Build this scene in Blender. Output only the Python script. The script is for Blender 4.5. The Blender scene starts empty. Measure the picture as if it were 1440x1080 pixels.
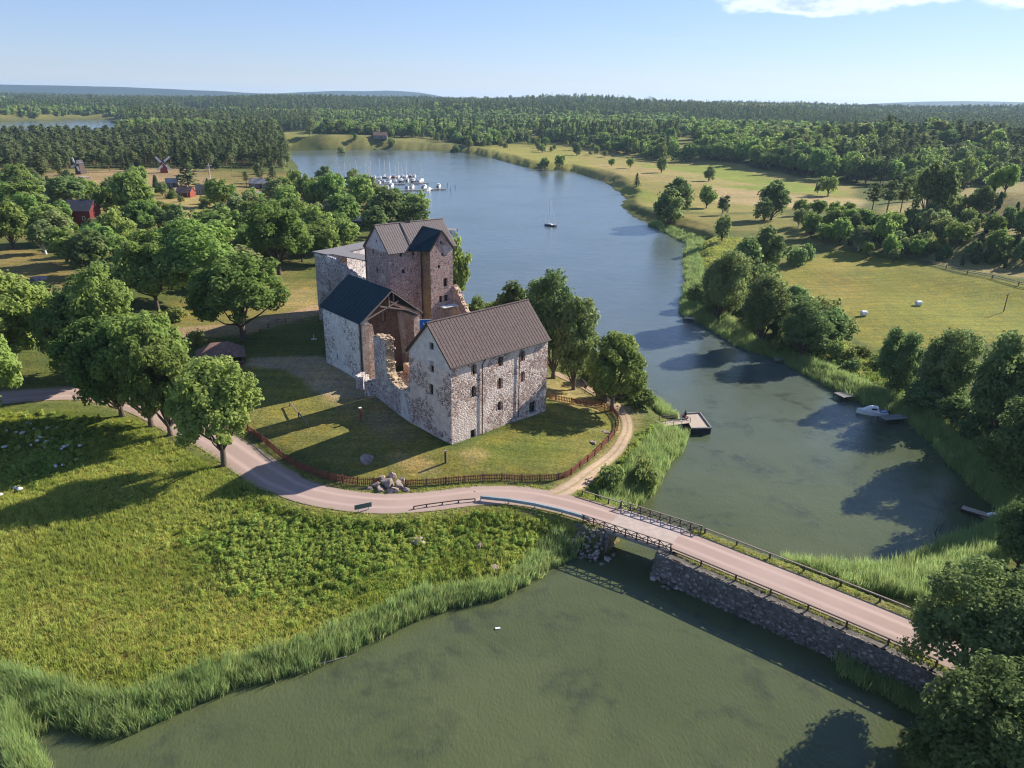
import bpy, bmesh, math, random
import numpy as np
from mathutils import Vector, Matrix
R = random.Random(7)
NR = np.random.RandomState(11)
S = bpy.context.scene
C = S.collection
# ------------------------------------------------------------------ camera
FPX, PITCH, ROLL, CAMH = 1040.0, math.radians(20.98), math.radians(1.10), 50.0
cd = bpy.data.cameras.new('camera'); cam = bpy.data.objects.new('camera', cd); C.objects.link(cam)
cd.sensor_width = 36.0; cd.lens = 36.0*FPX/1440.0; cd.clip_start = 0.5; cd.clip_end = 40000
cam.matrix_world = (Matrix.Translation((0, 0, CAMH)) @ Matrix.Rotation(math.pi/2-PITCH, 4, 'X') @ Matrix.Rotation(ROLL, 4, 'Z'))
S.camera = cam
# ------------------------------------------------------------------ sky and sun
SUN_EL, SUN_AZ = math.radians(30.0), math.radians(57.0)     # azimuth clockwise from +Y
world = bpy.data.worlds.new('World'); S.world = world; world.use_nodes = True
wn, wl = world.node_tree.nodes, world.node_tree.links
bg = wn['Background']
sky = wn.new('ShaderNodeTexSky'); sky.sky_type = 'NISHITA'; sky.sun_disc = False
sky.sun_elevation = SUN_EL; sky.sun_rotation = SUN_AZ; sky.altitude = 0; sky.air_density = 1.0; sky.dust_density = 0.1; sky.ozone_density = 6.0
# thin clouds in the sky, by direction
geo = wn.new('ShaderNodeTexCoord'); sep = wn.new('ShaderNodeSeparateXYZ'); wl.new(geo.outputs['Generated'], sep.inputs[0])
def wmath(op, a, b=None, c=None):
    m = wn.new('ShaderNodeMath'); m.operation = op
    for i, v in enumerate((a, b, c)):
        if v is None: continue
        if isinstance(v, (int, float)): m.inputs[i].default_value = v
        else: wl.new(v, m.inputs[i])
    return m.outputs[0]
zc = wmath('MAXIMUM', wmath('ADD', sep.outputs[2], 0.06), 0.02)
u = wmath('DIVIDE', sep.outputs[0], zc); v = wmath('DIVIDE', sep.outputs[1], zc)
cmb = wn.new('ShaderNodeCombineXYZ'); wl.new(u, cmb.inputs[0]); wl.new(v, cmb.inputs[1])
def cloud_layer(scale, sx, sy, off, lo, hi, detail=9, rough=.58):
    mp = wn.new('ShaderNodeMapping'); mp.inputs['Scale'].default_value = (sx, sy, 1); mp.inputs['Location'].default_value = off
    wl.new(cmb.outputs[0], mp.inputs[0])
    nz = wn.new('ShaderNodeTexNoise'); nz.inputs['Scale'].default_value = scale; nz.inputs['Detail'].default_value = detail; nz.inputs['Roughness'].default_value = rough
    wl.new(mp.outputs[0], nz.inputs['Vector'])
    rp = wn.new('ShaderNodeMapRange'); rp.inputs['From Min'].default_value = lo; rp.inputs['From Max'].default_value = hi; rp.interpolation_type = 'SMOOTHSTEP'
    wl.new(nz.outputs[0], rp.inputs[0]); return rp.outputs[0], nz.outputs[0]
CLOUDS = True
cum, cumraw = cloud_layer(.42, 1, 1, (1.15, 0.55, 0), .60, .66)
cir, _ = cloud_layer(.5, .35, 2.2, (3, 1, 0), .55, .95, 6)
hfade = wn.new('ShaderNodeMapRange'); hfade.inputs['From Min'].default_value = .10; hfade.inputs['From Max'].default_value = .14; wl.new(sep.outputs[2], hfade.inputs[0])
def bank(azd, eld, wa, we):
    az_ = wn.new('ShaderNodeMath'); az_.operation = 'ARCTAN2'; wl.new(sep.outputs[0], az_.inputs[0]); wl.new(sep.outputs[1], az_.inputs[1]); a = wmath('DIVIDE', wmath('SUBTRACT', az_.outputs[0], math.radians(azd)), math.radians(wa)); b = wmath('DIVIDE', wmath('SUBTRACT', sep.outputs[2], math.sin(math.radians(eld))), math.radians(we))
    return wmath('MAXIMUM', wmath('SUBTRACT', 1.0, wmath('ADD', wmath('MULTIPLY', a, a), wmath('MULTIPLY', b, b))), 0.0)
bk = wmath('MAXIMUM', wmath('MAXIMUM', bank(20.5, 6.5, 10.5, 1.25), bank(31.5, 6.2, 4, .95)), wmath('MAXIMUM', bank(-34, 7.2, 3, .6), bank(60, 9, 9, 2.4)))
for azd, eld in ((-75, 14), (95, 16), (140, 20), (-130, 18), (180, 13), (10, 24), (-30, 30)): bk = wmath('MAXIMUM', bk, bank(azd, eld, 10, 3))
tx = wn.new('ShaderNodeTexNoise'); mpx = wn.new('ShaderNodeMapping'); mpx.inputs['Scale'].default_value = (1, 1, 2.6); wl.new(geo.outputs['Generated'], mpx.inputs[0]); wl.new(mpx.outputs[0], tx.inputs['Vector']); tx.inputs['Scale'].default_value = 13; tx.inputs['Detail'].default_value = 9; tx.inputs['Roughness'].default_value = .6
cumraw = wmath('ADD', wmath('MULTIPLY', bk, .55), wmath('MULTIPLY', wmath('SUBTRACT', tx.outputs[0], .5), 1.3))
cr_ = wn.new('ShaderNodeMapRange'); cr_.interpolation_type = 'SMOOTHSTEP'; cr_.inputs['From Min'].default_value = .20; cr_.inputs['From Max'].default_value = .50; wl.new(cumraw, cr_.inputs[0]); cumf = wmath('MULTIPLY', cr_.outputs[0], wmath('MINIMUM', wmath('MULTIPLY', bk, 6), 1))
shade = wn.new('ShaderNodeMapRange'); shade.inputs['From Min'].default_value = .36; shade.inputs['From Max'].default_value = .60; wl.new(cumraw, shade.inputs[0])
ccol = wn.new('ShaderNodeMix'); ccol.data_type = 'RGBA'; ccol.inputs[6].default_value = (7.6, 7.8, 8.0, 1); ccol.inputs[7].default_value = (3.6, 4.5, 6.0, 1); wl.new(shade.outputs[0], ccol.inputs[0])
m1 = wn.new('ShaderNodeMix'); m1.data_type = 'RGBA'; wl.new(wmath('MULTIPLY', cir, .35), m1.inputs[0]); gmn = wn.new('ShaderNodeGamma'); wl.new(sky.outputs[0], gmn.inputs[0]); gmn.inputs[1].default_value = 0.7; tnt = wn.new('ShaderNodeMix'); tnt.data_type = 'RGBA'; tnt.blend_type = 'MULTIPLY'; tnt.inputs[0].default_value = 1; wl.new(gmn.outputs[0], tnt.inputs[6]); tnt.inputs[7].default_value = (1.15, 1.18, 1.45, 1); wl.new(tnt.outputs[2], m1.inputs[6]); m1.inputs[7].default_value = (6.0, 6.8, 7.6, 1)
m2 = wn.new('ShaderNodeMix'); m2.data_type = 'RGBA'; wl.new(wmath('MULTIPLY', cumf, .8), m2.inputs[0]); wl.new(m1.outputs[2], m2.inputs[6]); wl.new(ccol.outputs[2], m2.inputs[7])
wl.new(m2.outputs[2], bg.inputs[0]); bg.inputs[1].default_value = 0.087
sd_ = bpy.data.lights.new('sun', 'SUN'); sd_.energy = 5.0; sd_.angle = math.radians(0.5); sd_.color = (1.0, .92, .78)
sun = bpy.data.objects.new('sun', sd_); C.objects.link(sun); sun.location = (200, 100, 200)
sv = Vector((math.cos(SUN_EL)*math.sin(SUN_AZ), math.cos(SUN_EL)*math.cos(SUN_AZ), math.sin(SUN_EL)))
sun.rotation_euler = sv.to_track_quat('Z', 'Y').to_euler()
S.view_settings.view_transform = 'Standard'; S.view_settings.look = 'None'; S.view_settings.gamma = 1; S.view_settings.exposure = 1.05
HAZE = 6e-5
S.view_settings.use_curve_mapping = False
S.cycles.volume_bounces = 1; S.cycles.max_bounces = 8; S.cycles.diffuse_bounces = 5; S.cycles.transmission_bounces = 6; S.cycles.transparent_max_bounces = 8
S.cycles.use_fast_gi = False; S.cycles.filter_width = 1.15
# ------------------------------------------------------------------ measuring: photo pixel (1440x1080) -> place on the ground
def ray(px, py):
    x = px-720.0; y = -(py-540.0); c, s = math.cos(ROLL), math.sin(ROLL)
    x, y = c*x-s*y, s*x+c*y
    return np.array([x, FPX*math.cos(PITCH)+y*math.sin(PITCH), -FPX*math.sin(PITCH)+y*math.cos(PITCH)])
def at(px, py, z=0.0):
    d = ray(px, py); t = (z-CAMH)/d[2]; return np.array([d[0]*t, d[1]*t, z])
def xy(p, z=0.0):
    a = at(p[0], p[1], z); return (a[0], a[1])
def height_over(px, py, X, Y):
    d = ray(px, py); t = math.hypot(X, Y)/math.hypot(d[0], d[1]); return CAMH+d[2]*t
# ------------------------------------------------------------------ naming
def tag(o, label=None, cat=None, group=None, kind=None):
    if label: o['label'] = label
    if cat: o['category'] = cat
    if group: o['group'] = group
    if kind: o['kind'] = kind
    return o
def link(o, parent=None):
    C.objects.link(o)
    if parent is not None: o.parent = parent
    return o
def empty(name, loc=(0, 0, 0), rz=0.0, label=None, cat=None, group=None):
    o = bpy.data.objects.new(name, None); o.location = loc; o.rotation_euler = (0, 0, rz); o.empty_display_size = .3; C.objects.link(o)
    return tag(o, label, cat, group)
class MB:
    """collects shapes, links them as one mesh"""
    def __init__(s): s.v = []; s.f = []; s.m = []
    def add(s, vs, fs, mi=0):
        b = len(s.v); s.v += [tuple(map(float, p)) for p in vs]; s.f += [tuple(b+i for i in f) for f in fs]; s.m += [mi]*len(fs); return s
    def box(s, c, d, rz=0.0, mi=0, M=None):
        hx, hy, hz = d[0]/2, d[1]/2, d[2]/2; cs, sn = math.cos(rz), math.sin(rz); vs = []
        for x, y, z in ((-hx,-hy,-hz),(hx,-hy,-hz),(hx,hy,-hz),(-hx,hy,-hz),(-hx,-hy,hz),(hx,-hy,hz),(hx,hy,hz),(-hx,hy,hz)):
            vs.append((c[0]+cs*x-sn*y, c[1]+sn*x+cs*y, c[2]+z))
        return s.add(vs, [(0,3,2,1),(4,5,6,7),(0,1,5,4),(1,2,6,5),(2,3,7,6),(3,0,4,7)], mi)
    def bar(s, a, b, w, h=None, mi=0, up=(0, 0, 1)):
        h = h or w; a = Vector(a); b = Vector(b); d = (b-a)
        if d.length < 1e-6: return s
        d.normalize(); u_ = Vector(up)
        if abs(d.dot(u_)) > .98: u_ = Vector((1, 0, 0))
        r = d.cross(u_).normalized(); t = r.cross(d).normalized(); vs = []
        for p in (a, b):
            for i, j in ((-1,-1),(1,-1),(1,1),(-1,1)): vs.append(p+r*(i*w/2)+t*(j*h/2))
        return s.add(vs, [(3,2,1,0),(4,5,6,7),(0,1,5,4),(1,2,6,5),(2,3,7,6),(3,0,4,7)], mi)
    def tube(s, pts, rad, n=8, mi=0, caps=True):
        pts = [Vector(p) for p in pts]; rads = rad if isinstance(rad, (list, tuple)) else [rad]*len(pts); rings = []; vs = []
        for i, p in enumerate(pts):
            d = (pts[min(i+1, len(pts)-1)]-pts[max(i-1, 0)]); d = d.normalized() if d.length > 0 else Vector((0,0,1))
            u_ = Vector((0,0,1)) if abs(d.z) < .9 else Vector((1,0,0)); r = d.cross(u_).normalized(); t = r.cross(d)
            for k in range(n):
                a = 2*math.pi*k/n; vs.append(p+(r*math.cos(a)+t*math.sin(a))*rads[i])
        fs = []
        for i in range(len(pts)-1):
            for k in range(n): fs.append((i*n+k, i*n+(k+1)%n, (i+1)*n+(k+1)%n, (i+1)*n+k))
        if caps: fs.append(tuple(range(n-1, -1, -1))); fs.append(tuple((len(pts)-1)*n+k for k in range(n)))
        return s.add(vs, fs, mi)
    def quad(s, a, b, c, d, mi=0): return s.add([a, b, c, d], [(0, 1, 2, 3)], mi)
    def mesh(s, name, mats):
        me = bpy.data.meshes.new(name); me.from_pydata(s.v, [], s.f)
        for m in (mats if isinstance(mats, (list, tuple)) else [mats]): me.materials.append(m)
        me.polygons.foreach_set('material_index', s.m); me.update(); return me
    def build(s, name, mats, parent=None, loc=None, smooth=False):
        me = s.mesh(name, mats)
        if smooth: me.polygons.foreach_set('use_smooth', [True]*len(me.polygons))
        o = bpy.data.objects.new(name, me); C.objects.link(o)
        if loc is not None: o.location = loc
        if parent is not None: o.parent = parent
        return o
# ------------------------------------------------------------------ materials
class NT:
    def __init__(s, name, rough=.8, spec=.3):
        s.m = bpy.data.materials.new(name); s.m.use_nodes = True; s.n = s.m.node_tree.nodes; s.l = s.m.node_tree.links
        s.b = s.n['Principled BSDF']; s.b.inputs['Roughness'].default_value = rough; s.b.inputs['Specular IOR Level'].default_value = spec
        s.tc = s.n.new('ShaderNodeTexCoord'); s.co = s.tc.outputs['Object']
    def N(s, t, **k):
        o = s.n.new(t)
        for a, b in k.items(): setattr(o, a, b)
        return o
    def world(s):
        g = s.n.new('ShaderNodeNewGeometry'); s.co = g.outputs['Position']; return s.co
    def inp(s, node, i, v):
        if v is None: return
        if isinstance(v, bpy.types.NodeSocket): s.l.new(v, node.inputs[i])
        else: node.inputs[i].default_value = v
    def mapv(s, sc=(1,1,1), rot=(0,0,0), loc=(0,0,0), src=None):
        m = s.N('ShaderNodeMapping'); s.inp(m, 0, src or s.co); m.inputs['Scale'].default_value = sc; m.inputs['Rotation'].default_value = rot; m.inputs['Location'].default_value = loc; return m.outputs[0]
    def noise(s, sc, det=4, ro=.55, src=None, dist=0.0, color=False):
        t = s.N('ShaderNodeTexNoise'); s.inp(t, 'Vector', src or s.co); t.inputs['Scale'].default_value = sc; t.inputs['Detail'].default_value = det; t.inputs['Roughness'].default_value = ro; t.inputs['Distortion'].default_value = dist
        return t.outputs[1] if color else t.outputs[0]
    def voro(s, sc, src=None, feat='F1', out=0, rnd=1.0):
        t = s.N('ShaderNodeTexVoronoi'); t.feature = feat; s.inp(t, 'Vector', src or s.co); t.inputs['Scale'].default_value = sc; t.inputs['Randomness'].default_value = rnd; return t.outputs[out]
    def ramp(s, v, lo, hi, a=0.0, b=1.0, smooth=True):
        t = s.N('ShaderNodeMapRange'); s.inp(t, 0, v); t.inputs[1].default_value = lo; t.inputs[2].default_value = hi; t.inputs[3].default_value = a; t.inputs[4].default_value = b
        if smooth: t.interpolation_type = 'SMOOTHSTEP'
        return t.outputs[0]
    def math(s, op, a, b=None, c=None):
        t = s.N('ShaderNodeMath', operation=op)
        for i, v in enumerate((a, b, c)): s.inp(t, i, v)
        return t.outputs[0]
    def mix(s, f, a, b, mode='MIX'):
        t = s.N('ShaderNodeMix', data_type='RGBA', blend_type=mode); s.inp(t, 0, f)
        for i, v in ((6, a), (7, b)):
            if isinstance(v, tuple) and len(v) == 3: v = v+(1,)
            s.inp(t, i, v)
        return t.outputs[2]
    def bump(s, h, st=.5, dist=.1, nrm=None):
        t = s.N('ShaderNodeBump'); s.inp(t, 'Height', h); t.inputs['Strength'].default_value = st; t.inputs['Distance'].default_value = dist
        if nrm: s.inp(t, 'Normal', nrm)
        return t.outputs[0]
    def out(s, col=None, nrm=None, rough=None):
        if col is not None:
            if isinstance(col, tuple) and len(col) == 3: col = col+(1,)
            s.inp(s.b, 'Base Color', col)
        if nrm is not None: s.inp(s.b, 'Normal', nrm)
        if rough is not None: s.inp(s.b, 'Roughness', rough)
        return s.m
def plain(name, col, rough=.75, var=.25, sc=3.0, bump=0.0, metal=0.0, spec=.3):
    t = NT(name, rough, spec); n = t.noise(sc, 5, .6); d = tuple(c*(1-var) for c in col); l = tuple(min(1, c*(1+var)) for c in col)
    t.b.inputs['Metallic'].default_value = metal
    return t.out(t.mix(t.ramp(n, .3, .7), d, l), t.bump(n, bump, .05) if bump else None)
# ------------------------------------------------------------------ shorelines (traced at z = 0) and signed distances
def seg_sd(P, poly):
    """signed distance to a closed polygon, positive inside"""
    poly = np.asarray(poly, float); n = len(poly); d2 = np.full(len(P), 1e18); ins = np.zeros(len(P), bool)
    for i in range(n):
        a = poly[i]; b = poly[(i+1) % n]; e = b-a; w = P-a; t = np.clip((w@e)/max(e@e, 1e-12), 0, 1); q = w-t[:, None]*e; d2 = np.minimum(d2, (q**2).sum(1))
        c = (a[1] > P[:, 1]) != (b[1] > P[:, 1])
        if abs(b[1]-a[1]) > 1e-12: ins ^= c & (P[:, 0] < (b[0]-a[0])*(P[:, 1]-a[1])/(b[1]-a[1])+a[0])
    d = np.sqrt(d2); return np.where(ins, d, -d)
def line_d(P, line):
    """distance to a polyline and the running length at the nearest point"""
    d2 = np.full(len(P), 1e18); L = np.zeros(len(P)); run = 0
    for i in range(len(line)-1):
        a = np.array(line[i][:2]); b = np.array(line[i+1][:2]); e = b-a; le = math.sqrt(e@e); w = P-a; t = np.clip((w@e)/(e@e), 0, 1); q = w-t[:, None]*e; dd = (q**2).sum(1); k = dd < d2
        d2 = np.where(k, dd, d2); L = np.where(k, run+t*le, L); run += le
    return np.sqrt(d2), L
def sm(x, a, b):
    t = np.clip((x-a)/(b-a), 0, 1); return t*t*(3-2*t)
def spline(pts, step=1.5):
    pts = [np.array(p, float) for p in pts]; out = []
    for i in range(len(pts)-1):
        p0 = pts[max(i-1, 0)]; p1 = pts[i]; p2 = pts[i+1]; p3 = pts[min(i+2, len(pts)-1)]; n = max(1, int(np.linalg.norm(p2-p1)/step))
        for k in range(n):
            t = k/n; out.append(.5*((2*p1)+(-p0+p2)*t+(2*p0-5*p1+4*p2-p3)*t*t+(-p0+3*p1-3*p2+p3)*t**3))
    out.append(pts[-1]); return out
UP = [(875,722),(905,700),(935,652),(962,612),(950,590),(925,572),(893,552),(868,528),(830,498),(800,478),(760,462),(720,452),(700,446),(655,425),(640,380),(632,330),(600,305),(560,290),(500,272),(440,262),(418,250),(420,235),(408,222),(410,212),
      (540,210),(640,213),(690,222),(740,236),(800,241),(850,256),(880,278),(872,290),(890,305),(940,328),(972,345),(966,362),(968,400),(960,440),(1000,462),(1040,487),(1110,512),(1190,557),(1280,592),(1295,608),(1340,652),(1385,695),(1412,722),(1392,748),(1330,772),(1250,810),(1180,803),(1090,792),(1040,778),(985,756),(950,745)]
LO = [(862,770),(845,778),(800,778),(770,790),(740,815),(700,838),(600,858),(500,905),(430,935),(330,958),(230,1003),(165,1023),(100,1010),(30,990),(-70,960),(-90,985),(0,1002),(50,1045),(80,1085),(110,1200)]
LOE = [(1262,1150),(1258,1085),(1262,1010),(1268,972),(1225,942),(1180,920),(1110,890),(1050,862),(985,840),(925,817)]
poly_up = [xy(p) for p in UP]
poly_lo = [xy(p) for p in LO]+[(-22, 22), (-10, -60), (45, -60), (40, 20)]+[xy(p) for p in LOE]
gap = [xy(p) for p in ((858,772),(928,817),(958,742),(878,716))]
poly_fl = [xy(p) for p in ((-900,176),(-300,172),(0,171),(120,168),(162,168),(172,174),(165,184),(150,192),(0,196),(-300,200),(-900,205))]
poly_in = [xy(p) for p in ((262,158),(280,160),(288,168),(262,172))]
water_polys = [poly_up, poly_lo, gap, poly_fl, poly_in]
# ------------------------------------------------------------------ road centre line
ROADPX = [(-160,562,3.5),(-60,560,3.5),(0,558,3.5),(60,553,3.4),(130,552,3.3),(200,568,3.2),(260,598,3.1),(310,622,3),(345,645,3),(385,672,3),(430,692,3),(490,704,3),(550,708,3),(610,704,3),(670,697,3),(730,697,3),(790,708,3),(850,725,3),(900,741,3),(960,762,3),(1050,798,3),(1150,838,3),(1280,892,3),(1400,945,3),(1500,985,3)]
road_c = [np.array(at(*p)) for p in ROADPX]; road_line = spline(road_c, 1.2)
ABW, ABE = np.array(at(868,731,3)), np.array(at(948,757,3))      # where the bridge span begins and ends
bridge_dir = (ABE-ABW)[:2]/np.linalg.norm((ABE-ABW)[:2]); bridge_len = np.linalg.norm((ABE-ABW)[:2])
# ------------------------------------------------------------------ land heights: control points (pixel, z)
CP = [(600,560,4.5),(700,590,4.4),(766,570,4.3),(540,560,4.8),(480,520,5),(560,480,5),(640,480,5),(420,480,5),(636,628,4.4),(500,620,4.1),(590,600,4.5),(830,610,3.0),(790,590,3.9),(868,600,1.8),(880,650,1.6),(750,650,3.6),(430,640,3.5),(360,560,4.2),(520,690,3.1),(660,690,3.1),(800,690,2.9),(330,630,3.0),(200,570,3.2),(0,560,3.5),(200,650,2.4),(0,700,2),
 (400,760,1.9),(600,745,2.2),(600,780,1.4),(200,850,.9),(400,850,.7),(0,900,.8),(700,760,2.0),(300,450,5.5),(100,450,6.5),(0,400,8),(60,380,9),(200,350,7.5),(300,300,8),(100,300,9),(400,300,5),(500,300,3),(0,240,8.5),(200,240,8.5),(350,235,8),(0,215,7),(200,212,7.5),(100,200,5),(330,212,8),(700,480,2.5),(820,545,2.2),
 (1100,400,2.2),(1300,430,3),(1420,480,3),(1200,480,1.6),(1180,370,3.5),(1400,385,6),(1440,330,14),(1300,300,11),(1440,270,22),(1100,300,4),(1000,290,2.5),(1000,240,5),(1150,265,6),(1200,220,14),(1000,200,12),(1300,200,24),(900,230,3),(800,215,4),(700,205,3),(600,200,6),(800,180,15),(500,190,14),(1300,550,1.0),(1400,560,1.6),(1380,640,1.6),(1300,860,2.2),(1360,920,2.5),(1440,800,2.5),(1430,700,2),
 (1200,820,.7),(1100,800,.7)]
cpw = [(*xy((a, b), c), c) for a, b, c in CP]
for an in range(-75, 76, 10):
    a = math.radians(an)
    for d, z in ((1100, 12), (1700, 25), (2400, 36), (3400, 30), (5200, 22), (8000, 20)):
        zz = z*(.9+.2*NR.rand())
        if d >= 1700: zz *= .50 if an < -15 else (.72 if an > 24 else (1.12 if 3 < an < 18 else 1.0))
        if an < -14 and d < 1700: zz = 4
        if an < -14 and d == 1700: zz = 12
        cpw.append((d*math.sin(a), d*math.cos(a), zz))
cpw += [(-60, 20, 1), (-120, 40, 2), (90, 20, 3), (130, 60, 5), (-200, 120, 6), (200, 90, 6), (0, -200, 5), (-300, -200, 5), (300, -200, 5)]
cpw = np.array(cpw)
HILLS = [(-3600, 7400, 1500, 500, 88), (-5600, 7000, 1300, 500, 84), (-1900, 8200, 900, 450, 75), (-1150, 8300, 500, 400, 62), (4100, 7600, 1300, 500, 85), (5600, 7200, 1500, 500, 68),
         (420, 2400, 500, 330, 12), (850, 2200, 420, 300, 6), (-300, 2700, 500, 300, 6), (1500, 2100, 330, 330, 10)]
def fnoise(P, sc, seed):
    rs = np.random.RandomState(seed); o = np.zeros(len(P))
    for k in range(7):
        a = rs.rand()*6.28; f = sc*(.6+.9*rs.rand()); o += np.sin(P[:, 0]*f*math.cos(a)+P[:, 1]*f*math.sin(a)+rs.rand()*6.28+1.3*np.sin(P[:, 0]*f*.5*math.sin(a)+rs.rand()*6))
    return o/7
def land(P):
    num = np.zeros(len(P)); den = np.zeros(len(P))
    for x, y, z in cpw:
        d2 = (P[:, 0]-x)**2+(P[:, 1]-y)**2; s2 = 9+(.03*math.hypot(x, y))**2; w = 1/(d2+s2)**1.6; num += w*z; den += w
    z = num/den; DD_ = np.hypot(P[:, 0], P[:, 1]); z = z+(fnoise(P, .0045, 61)*7+fnoise(P, .0016, 62)*9)*sm(DD_, 1300, 2400)
    for hx, hy, rx, ry, h in HILLS:
        z = z+h*np.exp(-(((P[:, 0]-hx)/rx)**2+((P[:, 1]-hy)/ry)**2))
    return z
def water_sd(P):
    w = np.full(len(P), -1e9)
    for q in water_polys: w = np.maximum(w, seg_sd(P, q))
    return w
def height(P):
    dist = np.hypot(P[:, 0], P[:, 1])
    sd = -water_sd(P)+fnoise(P, .55, 3)*.5*np.clip(dist/80, .6, 5)
    L = land(P); amp = np.clip((dist-120)/600, 0, 1)
    L = L+fnoise(P, .012, 5)*5*amp*sm(sd, 20, 160)+fnoise(P, .05, 8)*1.2*np.clip((dist-130)/200, 0, 1)*sm(sd, 8, 60)+fnoise(P, .35, 9)*.18
    z = np.where(sd > 0, np.minimum(L, .12+sd*.45)*(1-np.exp(-sd/2.5))+L*0, sd*.5)
    z = np.where(sd > 3, z+(L-z)*sm(sd, 3, 14), z)
    z = np.maximum(z, -1.6)
    d, run = line_d(P, road_line)
    rel = (P-ABW[:2])@bridge_dir
    onspan = (rel > -1.0) & (rel < bridge_len+1.0) & (d < 30)
    caus = (rel > 0) & (d < 30)
    zr = 3.0+.5*sm(-P[:, 0], 60, 100)
    # road bed cut level into the slope; the causeway heaped up in the water
    side = (P-ABW[:2])@np.array((bridge_dir[1], -bridge_dir[0])); south = caus & (side > 0) & (P[:, 0] < 40)
    bed = np.where(caus, np.where(south, zr-np.maximum(0, d-3.3)*6, zr-np.maximum(0, d-3.9)*1.05), zr)
    z = np.where(caus & ~onspan & (d < 9), np.maximum(z, bed), z)
    w = 1-sm(d, 2.9, 6.0); z = np.where(~caus, z*(1-w)+(zr-.06)*w, z)
    z = np.where(caus & ~onspan & (d < 3.2), zr-.06, z); z = np.where(south & (d > 4.0) & (d < 9) & (water_sd(P) > -4.5), -1.5, z)
    return z
def axis(lo, hi, step, end_lo, end_hi, g):
    a = list(np.arange(lo, hi+1e-6, step)); s = step; x = a[-1]
    while x < end_hi: s *= 1+g; x += s; a.append(x)
    s = step; x = a[0]; b = []
    while x > end_lo: s *= 1+g; x -= s; b.append(x)
    return np.array(b[::-1]+a)
GX = axis(-92, 88, .6, -11000, 11000, .03); GY = axis(38, 186, .6, -300, 12500, .024)
XX, YY = np.meshgrid(GX, GY); GP = np.stack([XX.ravel(), YY.ravel()], 1)
GZ = height(GP).reshape(XX.shape)
def hz(X, Y):
    X = np.atleast_1d(np.asarray(X, float)); Y = np.atleast_1d(np.asarray(Y, float))
    i = np.clip(np.searchsorted(GX, X)-1, 0, len(GX)-2); j = np.clip(np.searchsorted(GY, Y)-1, 0, len(GY)-2)
    fx = np.clip((X-GX[i])/(GX[i+1]-GX[i]), 0, 1); fy = np.clip((Y-GY[j])/(GY[j+1]-GY[j]), 0, 1)
    return (GZ[j, i]*(1-fx)*(1-fy)+GZ[j, i+1]*fx*(1-fy)+GZ[j+1, i]*(1-fx)*fy+GZ[j+1, i+1]*fx*fy)
def h1(x, y): return float(hz(x, y)[0])
def ground(px, py):
    """the place on the land (or water) that the photo shows at a pixel"""
    d = ray(px, py); zs = np.concatenate([np.arange(45, 12, -.5), np.arange(12, -.01, -.1)]); t = (zs-CAMH)/d[2]
    if d[2] >= -1: return np.array([d[0]*8, d[1]*8, h1(d[0]*8, d[1]*8)])
    X = d[0]*t; Y = d[1]*t; H = np.maximum(hz(X, Y), 0); k = np.argmax(H >= zs)
    if not (H >= zs).any(): k = len(zs)-1
    return np.array([X[k], Y[k], max(H[k], 0)])
def pw(pts): return [tuple(ground(*p)[:2]) for p in pts]
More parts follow.
